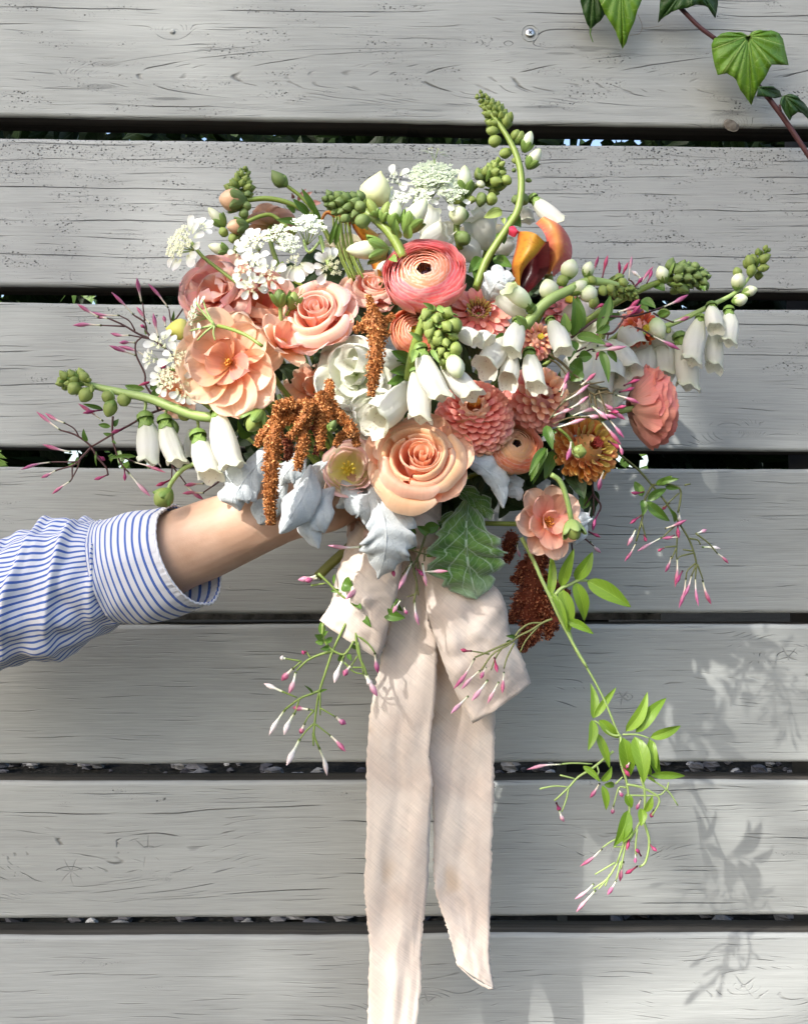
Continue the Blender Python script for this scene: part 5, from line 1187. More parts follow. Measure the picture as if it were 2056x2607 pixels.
umbel(t, B(700, 760), .222, (-.2, -1, .2), 36, 5, .9, 8, 90, rays=8); umbel(t, B(640, 830), .215, (-.6, -1, -.1), 30, 6, 1.1, 9, 50, rays=6, arc=(2.5, 5.8)); umbel(t, B(810, 850), .224, (0, -1, -.15), 34, 8, 1.05, 10, 70, rays=7)
umbel(t, B(690, 930), .226, (0, -1, -.5), 28, 7, 1.15, 11, 40, rays=5); umbel(t, B(1260, 800), .212, (.5, -1, -.2), 40, 7, .95, 12, 100, rays=7, arc=(1.2, 4.2)); umbel(t, B(960, 660), .214, (0, -1, .3), 42, 3, .5, 14, 130, M_GRWH, .5)
umbel(t, B(600, 690), .205, (-.6, -1, .2), 28, 5, 1.1, 15, 40, rays=5)
umbel(t, B(1000, 745), .222, (0, -1, -.4), 30, 5, 1.75, 13, 40, rays=5, arc=(3.9, 5.9))
add_stem(t, ls(B, [(1180, 570), (1210, 680), (1250, 800)]), .2, .0018, M_STEMP); add_stem(t, ls(B, [(1060, 600), (1100, 690), (1190, 600)]), .2, .0012, M_STEMP)
t = lace('white lace flowers low at the left under the lemon bud', A(1250, 950), (ls(A, [(1230, 960), (1330, 1000), (1480, 1080)]), [.195, .19]), .2)
umbel(t, A(1175, 790), .208, (-.4, -1, .4), 36, 6, 1.1, 21, 50, rays=6, arc=(-.5, 3.4)); umbel(t, A(1300, 900), .214, (0, -1, .25), 42, 8, 1.0, 22, 90, rays=8, arc=(-1.2, 3.6)); umbel(t, A(1110, 890), .205, (-.8, -1, 0), 32, 4, .9, 23, 50, rays=6, arc=(2, 4))
umbel(t, A(1220, 1040), .21, (-.2, -1, -.1), 44, 5, .7, 24, 130, M_CREAM, arc=(2.2, 4.6)); umbel(t, A(1350, 1040), .212, (.1, -1, 0), 34, 4, .8, 25, 70, rays=7, arc=(-1, 1)); umbel(t, A(1345, 1110), .214, (0, -1, -.35), 34, 6, 1.0, 26, 40, rays=5, arc=(3.4, 6.0))
umbel(t, A(1420, 800), .21, (-.2, -1, .1), 32, 6, 1.1, 27, 24, rays=5)
t = lace('lace flower seen from the side between the lemon bud and the apricot bloom', A(1560, 650), (ls(A, [(1560, 650), (1650, 670), (1780, 720), (1900, 800)]), [.225, .245, .255]), .225)
umbel(t, A(1430, 580), .222, (-.9, -.5, .15), 52, 8, .75, 31, 90, M_GRWH, .3, arc=(.5, 5.8))
for b, e in (((1555, 650), (1420, 480)), ((1555, 650), (1470, 460)), ((1555, 650), (1380, 690)), ((1555, 650), (1430, 760)), ((1555, 655), (1560, 760))): add_stem(t, ls(A, [b, ((b[0] + e[0]) / 2 - 10, (b[1] + e[1]) / 2), e]), .23, [.0010, .0006], M_STEMP, 'ray')
t = lace('tall airy lace flower at the top beside the green foxglove spikes', C(560, 720), (ls(C, [(580, 720), (460, 830), (420, 1000)]), [.15, .15]), .15)
umbel(t, C(560, 740), .155, (-.05, -.9, .8), 92, 10, .45, 41, 420, M_GRWH, .25, 22); umbel(t, C(590, 545), .15, (.1, -.25, 1), 36, 7, .95, 42, 24, rays=5); umbel(t, C(700, 840), .16, (.1, -1, .5), 60, 6, .5, 43, 260, M_GRWH, .4, 16)
umbel(t, C(330, 900), .165, (-.1, -1, .5), 44, 4, .6, 44, 150, M_GRWH, .4, 10); umbel(t, C(300, 740), .158, (-.5, -1, .3), 32, 5, 1.2, 45, 60, M_GRWH, .4, 7); umbel(t, C(500, 860), .165, (-.1, -1, .4), 50, 5, .6, 46, 190, M_GRWH, .4, 12); umbel(t, C(490, 1080), .17, (0, -1, .4), 34, 0, .6, 47, 120, M_GRWH, .4, 8)
for e in ((585, 590), (500, 640), (640, 640), (700, 660), (450, 640), (745, 700)): add_stem(t, ls(C, [(590, 725), ((590 + e[0]) / 2, (720 + e[1]) / 2), e]), .152, [.0011, .0006], M_STEMP, 'ray')

# ------------------------------------------------------------------ amaranth
AG = 'amaranth sprays of the bouquet'
t = thing('amaranth', 'upright rust amaranth spike with small side tufts, centre top', 'amaranth', P(G(110, 500), .25), AG)
tassel(t, ls(G, [(108, 145), (135, 250), (165, 350), (170, 470), (160, 620), (145, 740), (125, 880)]), .262, [6, 13, 28, 36, 27, 25, 19, 9], 1700, seed=1)
tassel(t, ls(G, [(150, 390), (60, 370), (5, 412)]), .258, [15, 14, 9], 330, seed=2); tassel(t, ls(G, [(180, 350), (240, 330), (295, 285)]), .258, [16, 12, 7], 260, seed=3)
tassel(t, ls(G, [(150, 330), (100, 300), (75, 420)]), .25, [14, 12, 9], 260, seed=33)
t = thing('amaranth', 'largest rust amaranth spraying down over the silver leaves', 'amaranth', P(F(1100, 750), .24), AG)
for i, (pp, dd, rr, nn) in enumerate(((((1250, 480), (1230, 620), (1120, 680), (960, 690), (850, 690)), [.235, .25, .25], [14, 24, 26, 20, 10], 1000), (((1100, 650), (900, 740), (850, 880), (835, 1060), (825, 1230), (820, 1380), (825, 1525)), [.245, .262, .262, .255], [22, 26, 27, 27, 22, 20, 12], 2500),
        (((1010, 740), (860, 800), (770, 870), (720, 960)), .255, [18, 19, 16, 9], 620), (((1130, 690), (1060, 800), (1055, 960), (1030, 1050), (1020, 1135)), .262, [22, 23, 21, 17, 9], 900), (((1180, 700), (1190, 820), (1185, 990)), .258, [22, 20, 10], 620),
        (((1250, 620), (1300, 720), (1410, 820), (1450, 960)), .252, [14, 19, 18, 9], 720), (((1420, 850), (1340, 880), (1290, 960)), .256, [15, 15, 8], 380), (((1000, 640), (900, 660), (860, 720)), .262, [20, 18, 12], 480), (((1120, 640), (1090, 720), (960, 900)), .266, [20, 22, 12], 650), (((1180, 560), (1210, 640), (1260, 780)), .258, [16, 20, 12], 420))):
    tassel(t, ls(F, pp), dd, rr, nn, seed=10 + i)
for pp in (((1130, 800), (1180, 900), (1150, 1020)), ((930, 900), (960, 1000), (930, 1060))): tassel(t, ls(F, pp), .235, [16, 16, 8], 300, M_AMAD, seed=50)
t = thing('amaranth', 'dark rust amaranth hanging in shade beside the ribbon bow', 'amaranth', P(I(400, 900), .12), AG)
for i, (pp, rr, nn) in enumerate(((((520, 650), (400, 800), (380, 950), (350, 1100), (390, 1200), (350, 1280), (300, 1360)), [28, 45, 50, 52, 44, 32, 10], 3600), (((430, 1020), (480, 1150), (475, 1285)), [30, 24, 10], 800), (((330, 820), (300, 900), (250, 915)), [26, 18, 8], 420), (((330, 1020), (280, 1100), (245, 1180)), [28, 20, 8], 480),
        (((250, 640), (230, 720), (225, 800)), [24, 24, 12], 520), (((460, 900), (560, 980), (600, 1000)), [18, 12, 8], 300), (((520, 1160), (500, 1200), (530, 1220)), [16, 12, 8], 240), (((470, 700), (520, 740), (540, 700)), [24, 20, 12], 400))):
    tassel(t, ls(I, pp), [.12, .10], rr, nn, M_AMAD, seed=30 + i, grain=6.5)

# ------------------------------------------------------------------ silver leaves
SG = 'silver felted leaves round the bouquet'
def silver(label, mid, d, wl, wr, mat=None, **k):
    t = thing('silver_leaf', label, 'silver leaf', P(mid[0], d if isinstance(d, (int, float)) else d[0]), SG)
    lobed_leaf(t, mid, d, wl, wr, mat or M_MILL, name='blade', **k); return t
silver('silver leaf farthest left, curling down with a ragged tip', ls(F, [(860, 950), (730, 1090), (620, 1220), (570, 1330), (600, 1420)]), [.19, .215, .225, .215], [38, 52, 52, 44, 28], [34, 54, 54, 48, 26], lobes=3, lobe_d=.32, curl=.35, seed=2, wave=.10)
silver('smooth white silver leaf folded like a tongue between amaranth and wrist', ls(F, [(1110, 1100), (1085, 1250), (1010, 1400), (890, 1590)]), [.215, .24, .235], [26, 42, 46, 22], [26, 44, 42, 22], lobes=2, lobe_d=.08, curl=.65, teeth=.03, seed=3)
silver('grey white silver leaf drooping just right of the tongue shaped one', ls(F, [(1280, 1260), (1210, 1330), (1150, 1460), (1110, 1560), (1170, 1695)]), [.205, .225, .225, .215], [28, 42, 44, 42, 22], [26, 38, 44, 42, 22], lobes=2, lobe_d=.18, curl=.45, teeth=.04, seed=4)
silver('small silver leaf peeping out left behind the long amaranth tassel', ls(F, [(930, 1220), (840, 1360), (760, 1440), (750, 1520)]), .20, [24, 34, 36, 22], [24, 32, 34, 20], lobes=2, lobe_d=.25, curl=.3, seed=5)
silver('big scalloped silver leaf in front of the bow, under the blush lisianthus', ls(H, [(590, 100), (660, 240), (690, 380), (680, 520), (640, 665)]), [.20, .225, .225, .20], [34, 80, 76, 68, 26], [24, 58, 70, 62, 26], lobes=5, lobe_d=.28, curl=.30, teeth=.09, seed=6, wave=.12, sweep=.45)
silver('broad green leaf with silver felt and white veins right of the bow knot', ls(H, [(1195, 180), (1185, 380), (1195, 560), (1250, 790)]), [.16, .185, .18, .165], [40, 98, 106, 76], [36, 94, 112, 66], M_MILG, lobes=5, lobe_d=.25, curl=.10, teeth=.09, seed=7, wave=.06, sweep=.25)
silver('dark green silver edged lobe above the broad green leaf', ls(H, [(1130, 100), (1230, 170), (1300, 240), (1340, 300)]), .165, [30, 34, 28, 8], [26, 30, 26, 8], M_MILG, lobes=3, lobe_d=.45, curl=.2, seed=8)
silver('green leaf half hidden between largest rose and bow, left of the broad one', ls(H, [(1120, 260), (1040, 360), (1010, 440), (1020, 560)]), .160, [36, 40, 34, 12], [30, 36, 30, 12], M_MILG, lobes=3, lobe_d=.4, curl=.2, seed=9)
silver('long grey silver leaf draped from under the coral zinnia', ls(G, [(690, 1250), (800, 1330), (940, 1400), (1040, 1520), (1085, 1690)]), [.205, .21, .20, .195], [16, 30, 40, 40, 10], [10, 16, 20, 22, 10], lobes=5, lobe_d=.15, curl=.35, teeth=.06, seed=10, wave=.10)
silver('short silver leaf with frilled edge left of the burgundy calla', ls(C, [(955, 1620), (1010, 1520), (1070, 1450), (1165, 1450)]), [.18, .20, .195], [30, 42, 38, 12], [24, 34, 32, 12], lobes=4, lobe_d=.28, curl=.25, seed=11, wave=.1)
silver('scalloped white silver leaf behind the nodding striped bud', ls(I, [(470, 400), (560, 500), (640, 600), (715, 640)]), [.15, .17, .165], [30, 50, 56, 24], [30, 46, 50, 24], lobes=5, lobe_d=.22, curl=.12, teeth=.08, seed=12)
silver('small grey silver leaf between apricot ranunculus and hanging bloom', ls(I, [(190, 230), (250, 320), (300, 420)]), .175, [24, 30, 14], [24, 32, 14], lobes=3, lobe_d=.3, curl=.2, seed=13)
silver('thin silver leaf shading the palm below the blush lisianthus', ls(F, [(1560, 1250), (1430, 1320), (1300, 1400)]), .19, [18, 26, 10], [18, 26, 10], lobes=4, lobe_d=.35, curl=.3, seed=14)

silver('rounded silver leaf lying on the wrist right of the long amaranth tassel', ls(F, [(1060, 980), (1000, 1080), (930, 1160), (900, 1240)]), [.20, .225, .215], [22, 36, 34, 18], [22, 34, 34, 18], lobes=2, lobe_d=.2, curl=.4, seed=15)
silver('silver leaf tucked behind the tongue shaped one over the wrist', ls(F, [(1250, 1060), (1140, 1180), (1060, 1340), (960, 1430)]), [.18, .20, .195], [26, 44, 40, 20], [26, 40, 40, 20], lobes=3, lobe_d=.25, curl=.3, seed=16)
silver('curled silver leaf between blush lisianthus and the scalloped one', ls(H, [(420, 60), (480, 160), (560, 240), (560, 330)]), [.195, .21, .20], [22, 36, 34, 16], [22, 34, 34, 16], lobes=3, lobe_d=.28, curl=.35, seed=17)

# ------------------------------------------------------------------ jasmine
JG = 'jasmine sprays trailing from the bouquet'
def jas(label, f, stems, buds, leaves, d, smat=M_STEMD, bmat=M_JBUD, lmat=None, w=13, sr=1.0, lw=1.0):
    t = thing('jasmine_spray', label, 'jasmine', P(f(*stems[0][0]), d), JG)
    for s in stems:
        th = (.0011 if len(s) > 3 else .0008) * sr; add_stem(t, ls(f, s), d, [th, th * .7], smat)
    rg = random.Random(len(stems) * 7 + len(buds))
    for b in buds:
        m = bmat if len(b) < 3 else {'w': M_JBUDW, 'l': M_JBUDL, 'd': M_JBUDD, 'p': M_JBUD}[b[2]]
        dd = d + rg.uniform(-.008, .012)
        spindle(t, f(*b[0]), f(*b[1]), d, dd, w * rg.uniform(.85, 1.12), m, rg.uniform(-.05, .05))
    for l in leaves:
        leaf(t, f(*l[0]), f(*l[1]), d, d + rg.uniform(-.01, .012), l[2] * lw, lmat or M_LEAFM, rg.uniform(-.08, .08), twist=rg.uniform(-.5, .5))
    return t
jas('jasmine spray with dark stems fanning out at the upper left', A, [[(1450, 900), (1290, 890), (1180, 800), (1110, 755), (1000, 710), (900, 650), (790, 600)], [(905, 657), (740, 650)], [(980, 690), (940, 620), (870, 580)], [(1110, 750), (1060, 690), (1050, 630), (970, 575)], [(1050, 620), (1035, 490)], [(1100, 750), (945, 722)], [(1260, 680), (1240, 620), (1225, 530)], [(1250, 640), (1320, 540), (1335, 500)], [(1150, 1270), (1110, 1170), (1055, 1080), (1050, 1000), (990, 870), (985, 780), (1030, 735)], [(1150, 800), (1120, 700)]],
    [((785, 600), (700, 590)), ((720, 592), (562, 495)), ((740, 650), (528, 650)), ((870, 578), (636, 552)), ((970, 575), (808, 408)), ((1028, 485), (993, 302)), ((1222, 525), (1073, 345)), ((1330, 505), (1378, 308)), ((1400, 350), (1300, 345)), ((945, 722), (800, 707)), ((1060, 872), (858, 800)), ((990, 868), (790, 795)), ((980, 775), (862, 776)), ((1150, 740), (1112, 560)), ((1090, 640), (988, 512)), ((1200, 660), (1185, 578)), ((1060, 680), (1018, 645), 'd'), ((1145, 1040), (1003, 1085), 'd'), ((1160, 970), (1205, 930), 'd'), ((1330, 745), (1230, 720))],
    [((1050, 1110), (905, 1085), 22), ((1085, 1110), (1190, 1078), 26), ((1110, 1175), (1160, 1090), 22), ((1250, 620), (1262, 540), 10), ((1230, 770), (1310, 800), 22), ((1060, 720), (1065, 650), 9)], .165, w=13)
jas('jasmine spray drooping lowest left, its buds before the fence gap', A, [[(1200, 1250), (1060, 1300), (980, 1350), (890, 1400), (800, 1450), (665, 1530)], [(665, 1530), (620, 1490), (540, 1440), (440, 1410)], [(575, 1460), (540, 1400), (475, 1360)], [(665, 1530), (600, 1600), (540, 1660), (410, 1700)], [(590, 1600), (560, 1690), (512, 1780)], [(560, 1640), (375, 1640)], [(525, 1670), (525, 1765)], [(820, 1310), (815, 1400), (820, 1480), (850, 1590), (890, 1670), (935, 1715)], [(665, 1535), (710, 1610), (770, 1680), (785, 1735)], [(850, 1590), (980, 1640)], [(1250, 1630), (1245, 1765)], [(1250, 1670), (1320, 1760), (1365, 1820)], [(1620, 1760), (1520, 1830), (1460, 1870)], [(1630, 1760), (1625, 1870)]],
    [((440, 1410), (263, 1273)), ((475, 1360), (328, 1285)), ((520, 1570), (308, 1513)), ((375, 1640), (148, 1697)), ((410, 1700), (298, 1757)), ((512, 1778), (378, 1873)), ((750, 1345), (566, 1215)), ((745, 1262), (598, 1287), 'd'), ((905, 1390), (808, 1428), 'd'), ((700, 1590), (765, 1628), 'd'), ((785, 1732), (682, 1768), 'd'), ((903, 1690), (905, 1778), 'd'), ((930, 1715), (1093, 1892), 'l'), ((970, 1640), (1203, 1718)), ((1245, 1765), (1128, 1815), 'd'), ((1340, 1800), (1478, 1915)), ((1480, 1795), (1335, 1812)), ((1480, 1865), (1320, 1868)), ((1625, 1870), (1592, 1972))],
    [((805, 1385), (714, 1370), 15), ((832, 1388), (862, 1328), 15), ((820, 1445), (748, 1430), 11), ((990, 1600), (785, 1620), 12), ((632, 1495), (607, 1398), 15), ((700, 1560), (702, 1672), 6), ((745, 1255), (600, 1218), 13), ((815, 1480), (845, 1510), 8)], .15, w=13)
jas('jasmine buds standing upright behind the green foxglove arch', E2, [[(700, 700), (620, 520), (600, 460)], [(900, 700), (920, 560), (940, 500)], [(900, 620), (980, 520)], [(1160, 600), (1100, 500), (1060, 480)], [(1120, 560), (1200, 480)], [(500, 700), (780, 470)]],
    [((660, 440), (738, 215)), ((775, 470), (838, 208), 'd'), ((950, 500), (958, 270), 'd'), ((975, 480), (1062, 285), 'd'), ((1065, 480), (1100, 218), 'l'), ((1160, 590), (1335, 330)), ((1260, 520), (1320, 370), 'd'), ((1210, 480), (1095, 380), 'w'), ((915, 520), (975, 450)), ((1130, 560), (1220, 450), 'd')], [], .17, w=12)
jas('jasmine twig with broad dark leaves crossing in front of the red orange zinnia', E2, [[(440, 1110), (560, 1020), (700, 920), (850, 880), (1000, 880), (1180, 860), (1430, 780)], [(780, 1060), (880, 1060), (960, 980), (1020, 880)], [(840, 1080), (830, 1130)], [(1330, 840), (1440, 900), (1550, 945)], [(1130, 990), (1240, 1040), (1320, 1090)], [(500, 1320), (640, 1240), (700, 1240)], [(480, 1270), (600, 1210)]],
    [((1430, 780), (1715, 640)), ((1540, 940), (1730, 880)), ((1310, 1085), (1625, 1243)), ((590, 1225), (735, 1058)), ((670, 1252), (1045, 1205), 'l'), ((720, 1200), (900, 1190)), ((940, 835), (1180, 770)), ((1020, 900), (1200, 750), 'd'), ((1010, 830), (1190, 690), 'd'), ((1060, 880), (1220, 800), 'd'), ((710, 1350), (745, 1260), 'd'), ((690, 800), (800, 740), 'd')],
    [((455, 1100), (460, 650), 34), ((560, 1030), (500, 650), 34), ((720, 1040), (865, 650), 30), ((830, 930), (860, 640), 24), ((860, 980), (700, 1060), 24), ((700, 920), (980, 850), 24), ((760, 1240), (845, 1600), 26), ((830, 1240), (935, 1380), 20), ((500, 1090), (820, 1190), 30), ((490, 1150), (410, 1370), 32), ((420, 1400), (570, 1480), 60), ((1200, 700), (1360, 790), 26), ((1180, 740), (1280, 830), 22), ((1390, 860), (1510, 830), 22), ((520, 1330), (670, 1310), 34), ((390, 1070), (360, 860), 30)], .215, lmat=M_LEAFM, w=15)
jas('dense jasmine spray of pink buds between the pink zinnia and salmon ranunculus', E3, [[(200, 0), (350, 110), (470, 230), (580, 310), (620, 400), (700, 450)], [(580, 310), (640, 330), (800, 305)], [(620, 350), (720, 380), (840, 380)], [(690, 450), (800, 420), (900, 440)], [(690, 460), (720, 600), (760, 720)], [(640, 440), (660, 540)], [(740, 400), (790, 540), (850, 700)], [(620, 330), (500, 420), (390, 480), (300, 590)], [(200, 60), (300, 120), (430, 290)], [(400, 500), (290, 600), (200, 720)], [(640, 690), (420, 700), (240, 770)]],
    [((360, 520), (640, 330), 'l'), ((540, 350), (710, 210)), ((230, 685), (470, 598), 'l'), ((420, 600), (630, 460), 'l'), ((430, 690), (760, 590), 'l'), ((280, 808), (600, 708), 'l'), ((530, 690), (770, 690), 'l'), ((920, 450), (1190, 545)), ((700, 480), (960, 655)), ((660, 570), (840, 720), 'l'), ((760, 730), (985, 995)), ((850, 710), (1015, 920)), ((830, 620), (1030, 720)), ((890, 600), (1040, 570), 'd'), ((1010, 350), (1190, 285), 'd'), ((960, 420), (1130, 370), 'd'), ((330, 470), (390, 320), 'l'), ((310, 420), (420, 190)), ((840, 950), (1000, 1040), 'd'), ((960, 990), (995, 1105)), ((800, 1270), (735, 1490)), ((440, 950), (390, 1160)), ((740, 640), (940, 700)), ((850, 640), (960, 640), 'd')],
    [((170, 780), (240, 1050), 30), ((180, 1030), (0, 1400), 28), ((160, 1020), (-20, 1330), 22), ((290, 850), (120, 890), 14), ((560, 180), (430, 300), 36)], .226, smat=plain('olive_wine_stem', (.07, .06, .02), (.14, .10, .04)), w=15)
jas('jasmine spray hanging in front of the fence below the salmon ranunculus', I, [[(870, 100), (920, 140), (1030, 230), (1110, 320), (1200, 430), (1290, 570), (1350, 670), (1385, 770), (1395, 820)], [(1120, 330), (1075, 420), (1065, 500), (1050, 570), (1020, 680)], [(1055, 560), (1085, 670)], [(1120, 330), (1200, 320), (1290, 350), (1295, 420), (1280, 500)], [(1285, 380), (1230, 430), (1190, 470)], [(1060, 510), (990, 565)], [(1280, 570), (1275, 660), (1270, 780)], [(1275, 570), (1210, 630), (1180, 660)], [(1340, 660), (1400, 670), (1420, 700)], [(1390, 630), (1470, 690), (1520, 750)], [(1385, 750), (1300, 770), (1280, 785)], [(1375, 740), (1310, 730)], [(1395, 810), (1340, 860), (1330, 905)], [(1395, 820), (1365, 890)], [(1395, 825), (1388, 910)], [(1400, 820), (1435, 915)], [(1270, 710), (1200, 715)], [(1270, 720), (1240, 790)], [(1320, 330), (1358, 322)]],
    [((1020, 600), (965, 708), 'l'), ((1020, 690), (948, 805)), ((1180, 655), (1025, 742), 'l'), ((1275, 780), (1262, 965)), ((1240, 770), (1200, 872)), ((1330, 905), (1285, 1097)), ((1365, 890), (1315, 1030)), ((1388, 905), (1408, 1083)), ((1433, 920), (1487, 1073)), ((1520, 750), (1595, 818)), ((1430, 715), (1545, 724), 'w'), ((1390, 632), (1460, 606), 'l'), ((1285, 480), (1290, 570), 'w'), ((1200, 600), (1335, 545)), ((1290, 650), (1180, 660)), ((1280, 560), (1285, 660), 'd'), ((1260, 640), (1190, 660), 'd'), ((1195, 720), (1155, 742), 'd'), ((1310, 860), (1270, 940), 'd'), ((1230, 440), (1180, 485), 'd'), ((1050, 520), (982, 570), 'd'), ((1070, 640), (1085, 680), 'd'), ((1070, 370), (988, 376), 'd')],
    [((1060, 400), (1010, 305), 26), ((1090, 425), (1210, 350), 26), ((1075, 430), (1230, 555), 30), ((1060, 420), (1062, 520), 22), ((1140, 325), (1290, 290), 20), ((1170, 330), (1245, 270), 20), ((1200, 340), (1290, 350), 14), ((1260, 560), (1220, 470), 14)], .145, smat=plain('olive_stem', (.06, .08, .02), (.14, .15, .04)), lmat=M_LEAFM, w=12)
jas('short dark jasmine sprig hanging behind the nodding striped bud', I, [[(750, 280), (755, 380), (800, 450), (795, 490)], [(755, 380), (700, 460)], [(755, 380), (757, 520)], [(710, 610), (760, 640)], [(700, 660), (760, 710)], [(620, 690), (625, 780), (590, 860)], [(590, 720), (580, 700), (560, 720)]],
    [((740, 460), (705, 590), 'l'), ((795, 485), (750, 618), 'd'), ((720, 615), (800, 655), 'd'), ((735, 680), (803, 750), 'l'), ((590, 840), (598, 925), 'l'), ((810, 260), (790, 365)), ((280, 690), (303, 780), 'l')], [((690, 480), (695, 390), 34)], .14, w=12)
lime_st = M_STEMP
jas('long jasmine vine with lime green leaves hanging to the lower right', K, [[(330, -300), (400, -130), (440, 0), (520, 130), (600, 280), (670, 450), (690, 475)], [(690, 475), (640, 470), (570, 410), (545, 395)], [(700, 470), (780, 470), (845, 490)], [(690, 480), (690, 620), (720, 720), (735, 830), (735, 950), (710, 1050), (670, 1170)], [(650, 560), (540, 650), (460, 700), (410, 755), (330, 830)], [(370, 630), (440, 625), (535, 630)], [(360, 690), (440, 710)], [(250, 765), (330, 750), (408, 755)], [(408, 755), (395, 820), (370, 890)], [(800, 700), (820, 780), (815, 900), (780, 970), (720, 1080)], [(815, 940), (845, 1050), (825, 1160), (790, 1190)], [(830, 700), (940, 770), (1000, 855)], [(940, 770), (950, 730)], [(720, 740), (810, 760), (900, 820), (860, 910)], [(720, 800), (890, 800), (935, 770)], [(660, 740), (700, 700)], [(690, 1030), (640, 1050), (590, 1085)], [(650, 1080), (720, 1080)], [(670, 1170), (620, 1250), (540, 1310)], [(660, 1165), (550, 1230)], [(620, 1250), (570, 1310)], [(690, 1160), (665, 1260)], [(740, 960), (700, 1150), (690, 1200)], [(780, 980), (770, 1080), (775, 1130)], [(630, 1230), (605, 1295)], [(560, 640), (570, 670), (560, 700)], [(720, 760), (680, 760), (650, 860)]],
    [((375, 632), (180, 660), 'l'), ((575, 735), (522, 815)), ((355, 880), (383, 945), 'l'), ((590, 1090), (468, 1187)), ((545, 1280), (440, 1365), 'l'), ((555, 1315), (448, 1435), 'l'), ((665, 1265), (617, 1342)), ((705, 1160), (685, 1270)), ((735, 1010), (722, 1100), 'd'), ((770, 1120), (768, 1170)), ((800, 1130), (772, 1090), 'd'), ((780, 1185), (712, 1228), 'd'), ((845, 1062), (887, 1105), 'd'), ((800, 820), (775, 880)), ((650, 855), (642, 902)), ((680, 770), (700, 810)), ((870, 880), (852, 922), 'd'), ((340, 840), (360, 890), 'd'), ((740, 620), (720, 655)), ((690, 640), (740, 700), 'd')],
    [((540, 385), (525, 190), 40), ((545, 380), (665, 213), 36), ((715, 455), (835, 237), 56), ((770, 460), (938, 270), 60), ((848, 487), (1016, 422), 48), ((700, 485), (735, 705), 74), ((765, 480), (815, 735), 80), ((845, 490), (905, 700), 50), ((860, 500), (885, 660), 38), ((560, 460), (630, 655), 40), ((535, 390), (512, 560), 44), ((570, 390), (680, 490), 50), ((850, 690), (1040, 695), 36), ((850, 690), (840, 620), 20), ((485, 640), (580, 730), 30), ((585, 725), (640, 640), 34), ((600, 740), (655, 750), 30), ((590, 745), (610, 882), 34), ((720, 790), (750, 870), 40), ((730, 880), (650, 1080), 62), ((740, 955), (700, 1060), 40), ((800, 870), (800, 970), 42), ((820, 890), (862, 800), 36), ((830, 700), (880, 725), 16)], .145, smat=M_STEMP, lmat=M_LEAFJ, w=13, sr=1.1, lw=.62)
t = jas('jasmine leaf of lime green leaflets just below the coral apricot bloom', I2, [[(300, 860), (370, 990), (440, 1130), (500, 1270), (600, 1480), (700, 1700), (780, 1850), (860, 2000), (960, 2166)], [(600, 1480), (700, 1370), (790, 1330), (870, 1290), (960, 1290)]], [],
    [((580, 1470), (600, 1020), 26), ((700, 1350), (828, 970), 34), ((840, 1285), (1015, 1000), 40), ((955, 1290), (1400, 1560), 50), ((835, 1300), (930, 1700), 40), ((700, 1370), (770, 1830), 44), ((600, 1400), (760, 1820), 20), ((750, 1690), (1025, 1830), 26)], .16, smat=M_STEMP, lmat=M_LEAFJ, sr=1.7)
jas('jasmine spray resting on the right loop of the bow', I, [[(500, 1160), (440, 1185), (370, 1230), (290, 1270), (230, 1320), (130, 1380), (60, 1480)], [(270, 1270), (300, 1230), (360, 1190), (440, 1185)], [(250, 1300), (180, 1330), (90, 1370), (20, 1400)], [(190, 1340), (150, 1400), (120, 1480)], [(110, 1380), (0, 1360)], [(265, 1310), (220, 1400), (200, 1470)], [(430, 1190), (340, 1290), (300, 1370)]],
    [((90, 1460), (55, 1535)), ((140, 1400), (160, 1495), 'd'), ((55, 1480), (-65, 1600), 'l'), ((100, 1540), (0, 1670), 'l'), ((200, 1490), (190, 1625)), ((170, 1550), (98, 1687), 'l'), ((20, 1405), (-115, 1600)), ((0, 1360), (-70, 1350), 'd'), ((-20, 1640), (-130, 1750), 'l')], [((270, 1275), (210, 1265), 12), ((240, 1290), (215, 1310), 10)], .175, smat=plain('olive_stem_thin', (.10, .12, .03), (.20, .22, .07)), w=15)
jas('jasmine twig dangling in front of the middle of the ribbon', H, [[(940, 380), (900, 500), (860, 600), (880, 700), (860, 820)], [(800, 480), (850, 490), (960, 525)], [(820, 490), (870, 640), (890, 770)], [(930, 480), (925, 560)], [(880, 760), (820, 780)], [(885, 540), (885, 620)], [(850, 560), (790, 640)]],
    [((915, 570), (940, 715), 'l'), ((910, 625), (1075, 620), 'l'), ((865, 800), (893, 958), 'l'), ((850, 560), (765, 735), 'l'), ((725, 590), (740, 655), 'd'), ((800, 840), (820, 890)), ((540, 470), (328, 460), 'l'), ((870, 600), (920, 650), 'd'), ((780, 800), (730, 880), 'l')],
    [((850, 400), (850, 330), 22), ((920, 360), (1020, 340), 34), ((960, 380), (880, 340), 26), ((800, 480), (880, 470), 9), ((940, 520), (980, 530), 9)], .19, smat=plain('olive_stem_mid', (.08, .10, .02), (.16, .15, .05)), w=15)
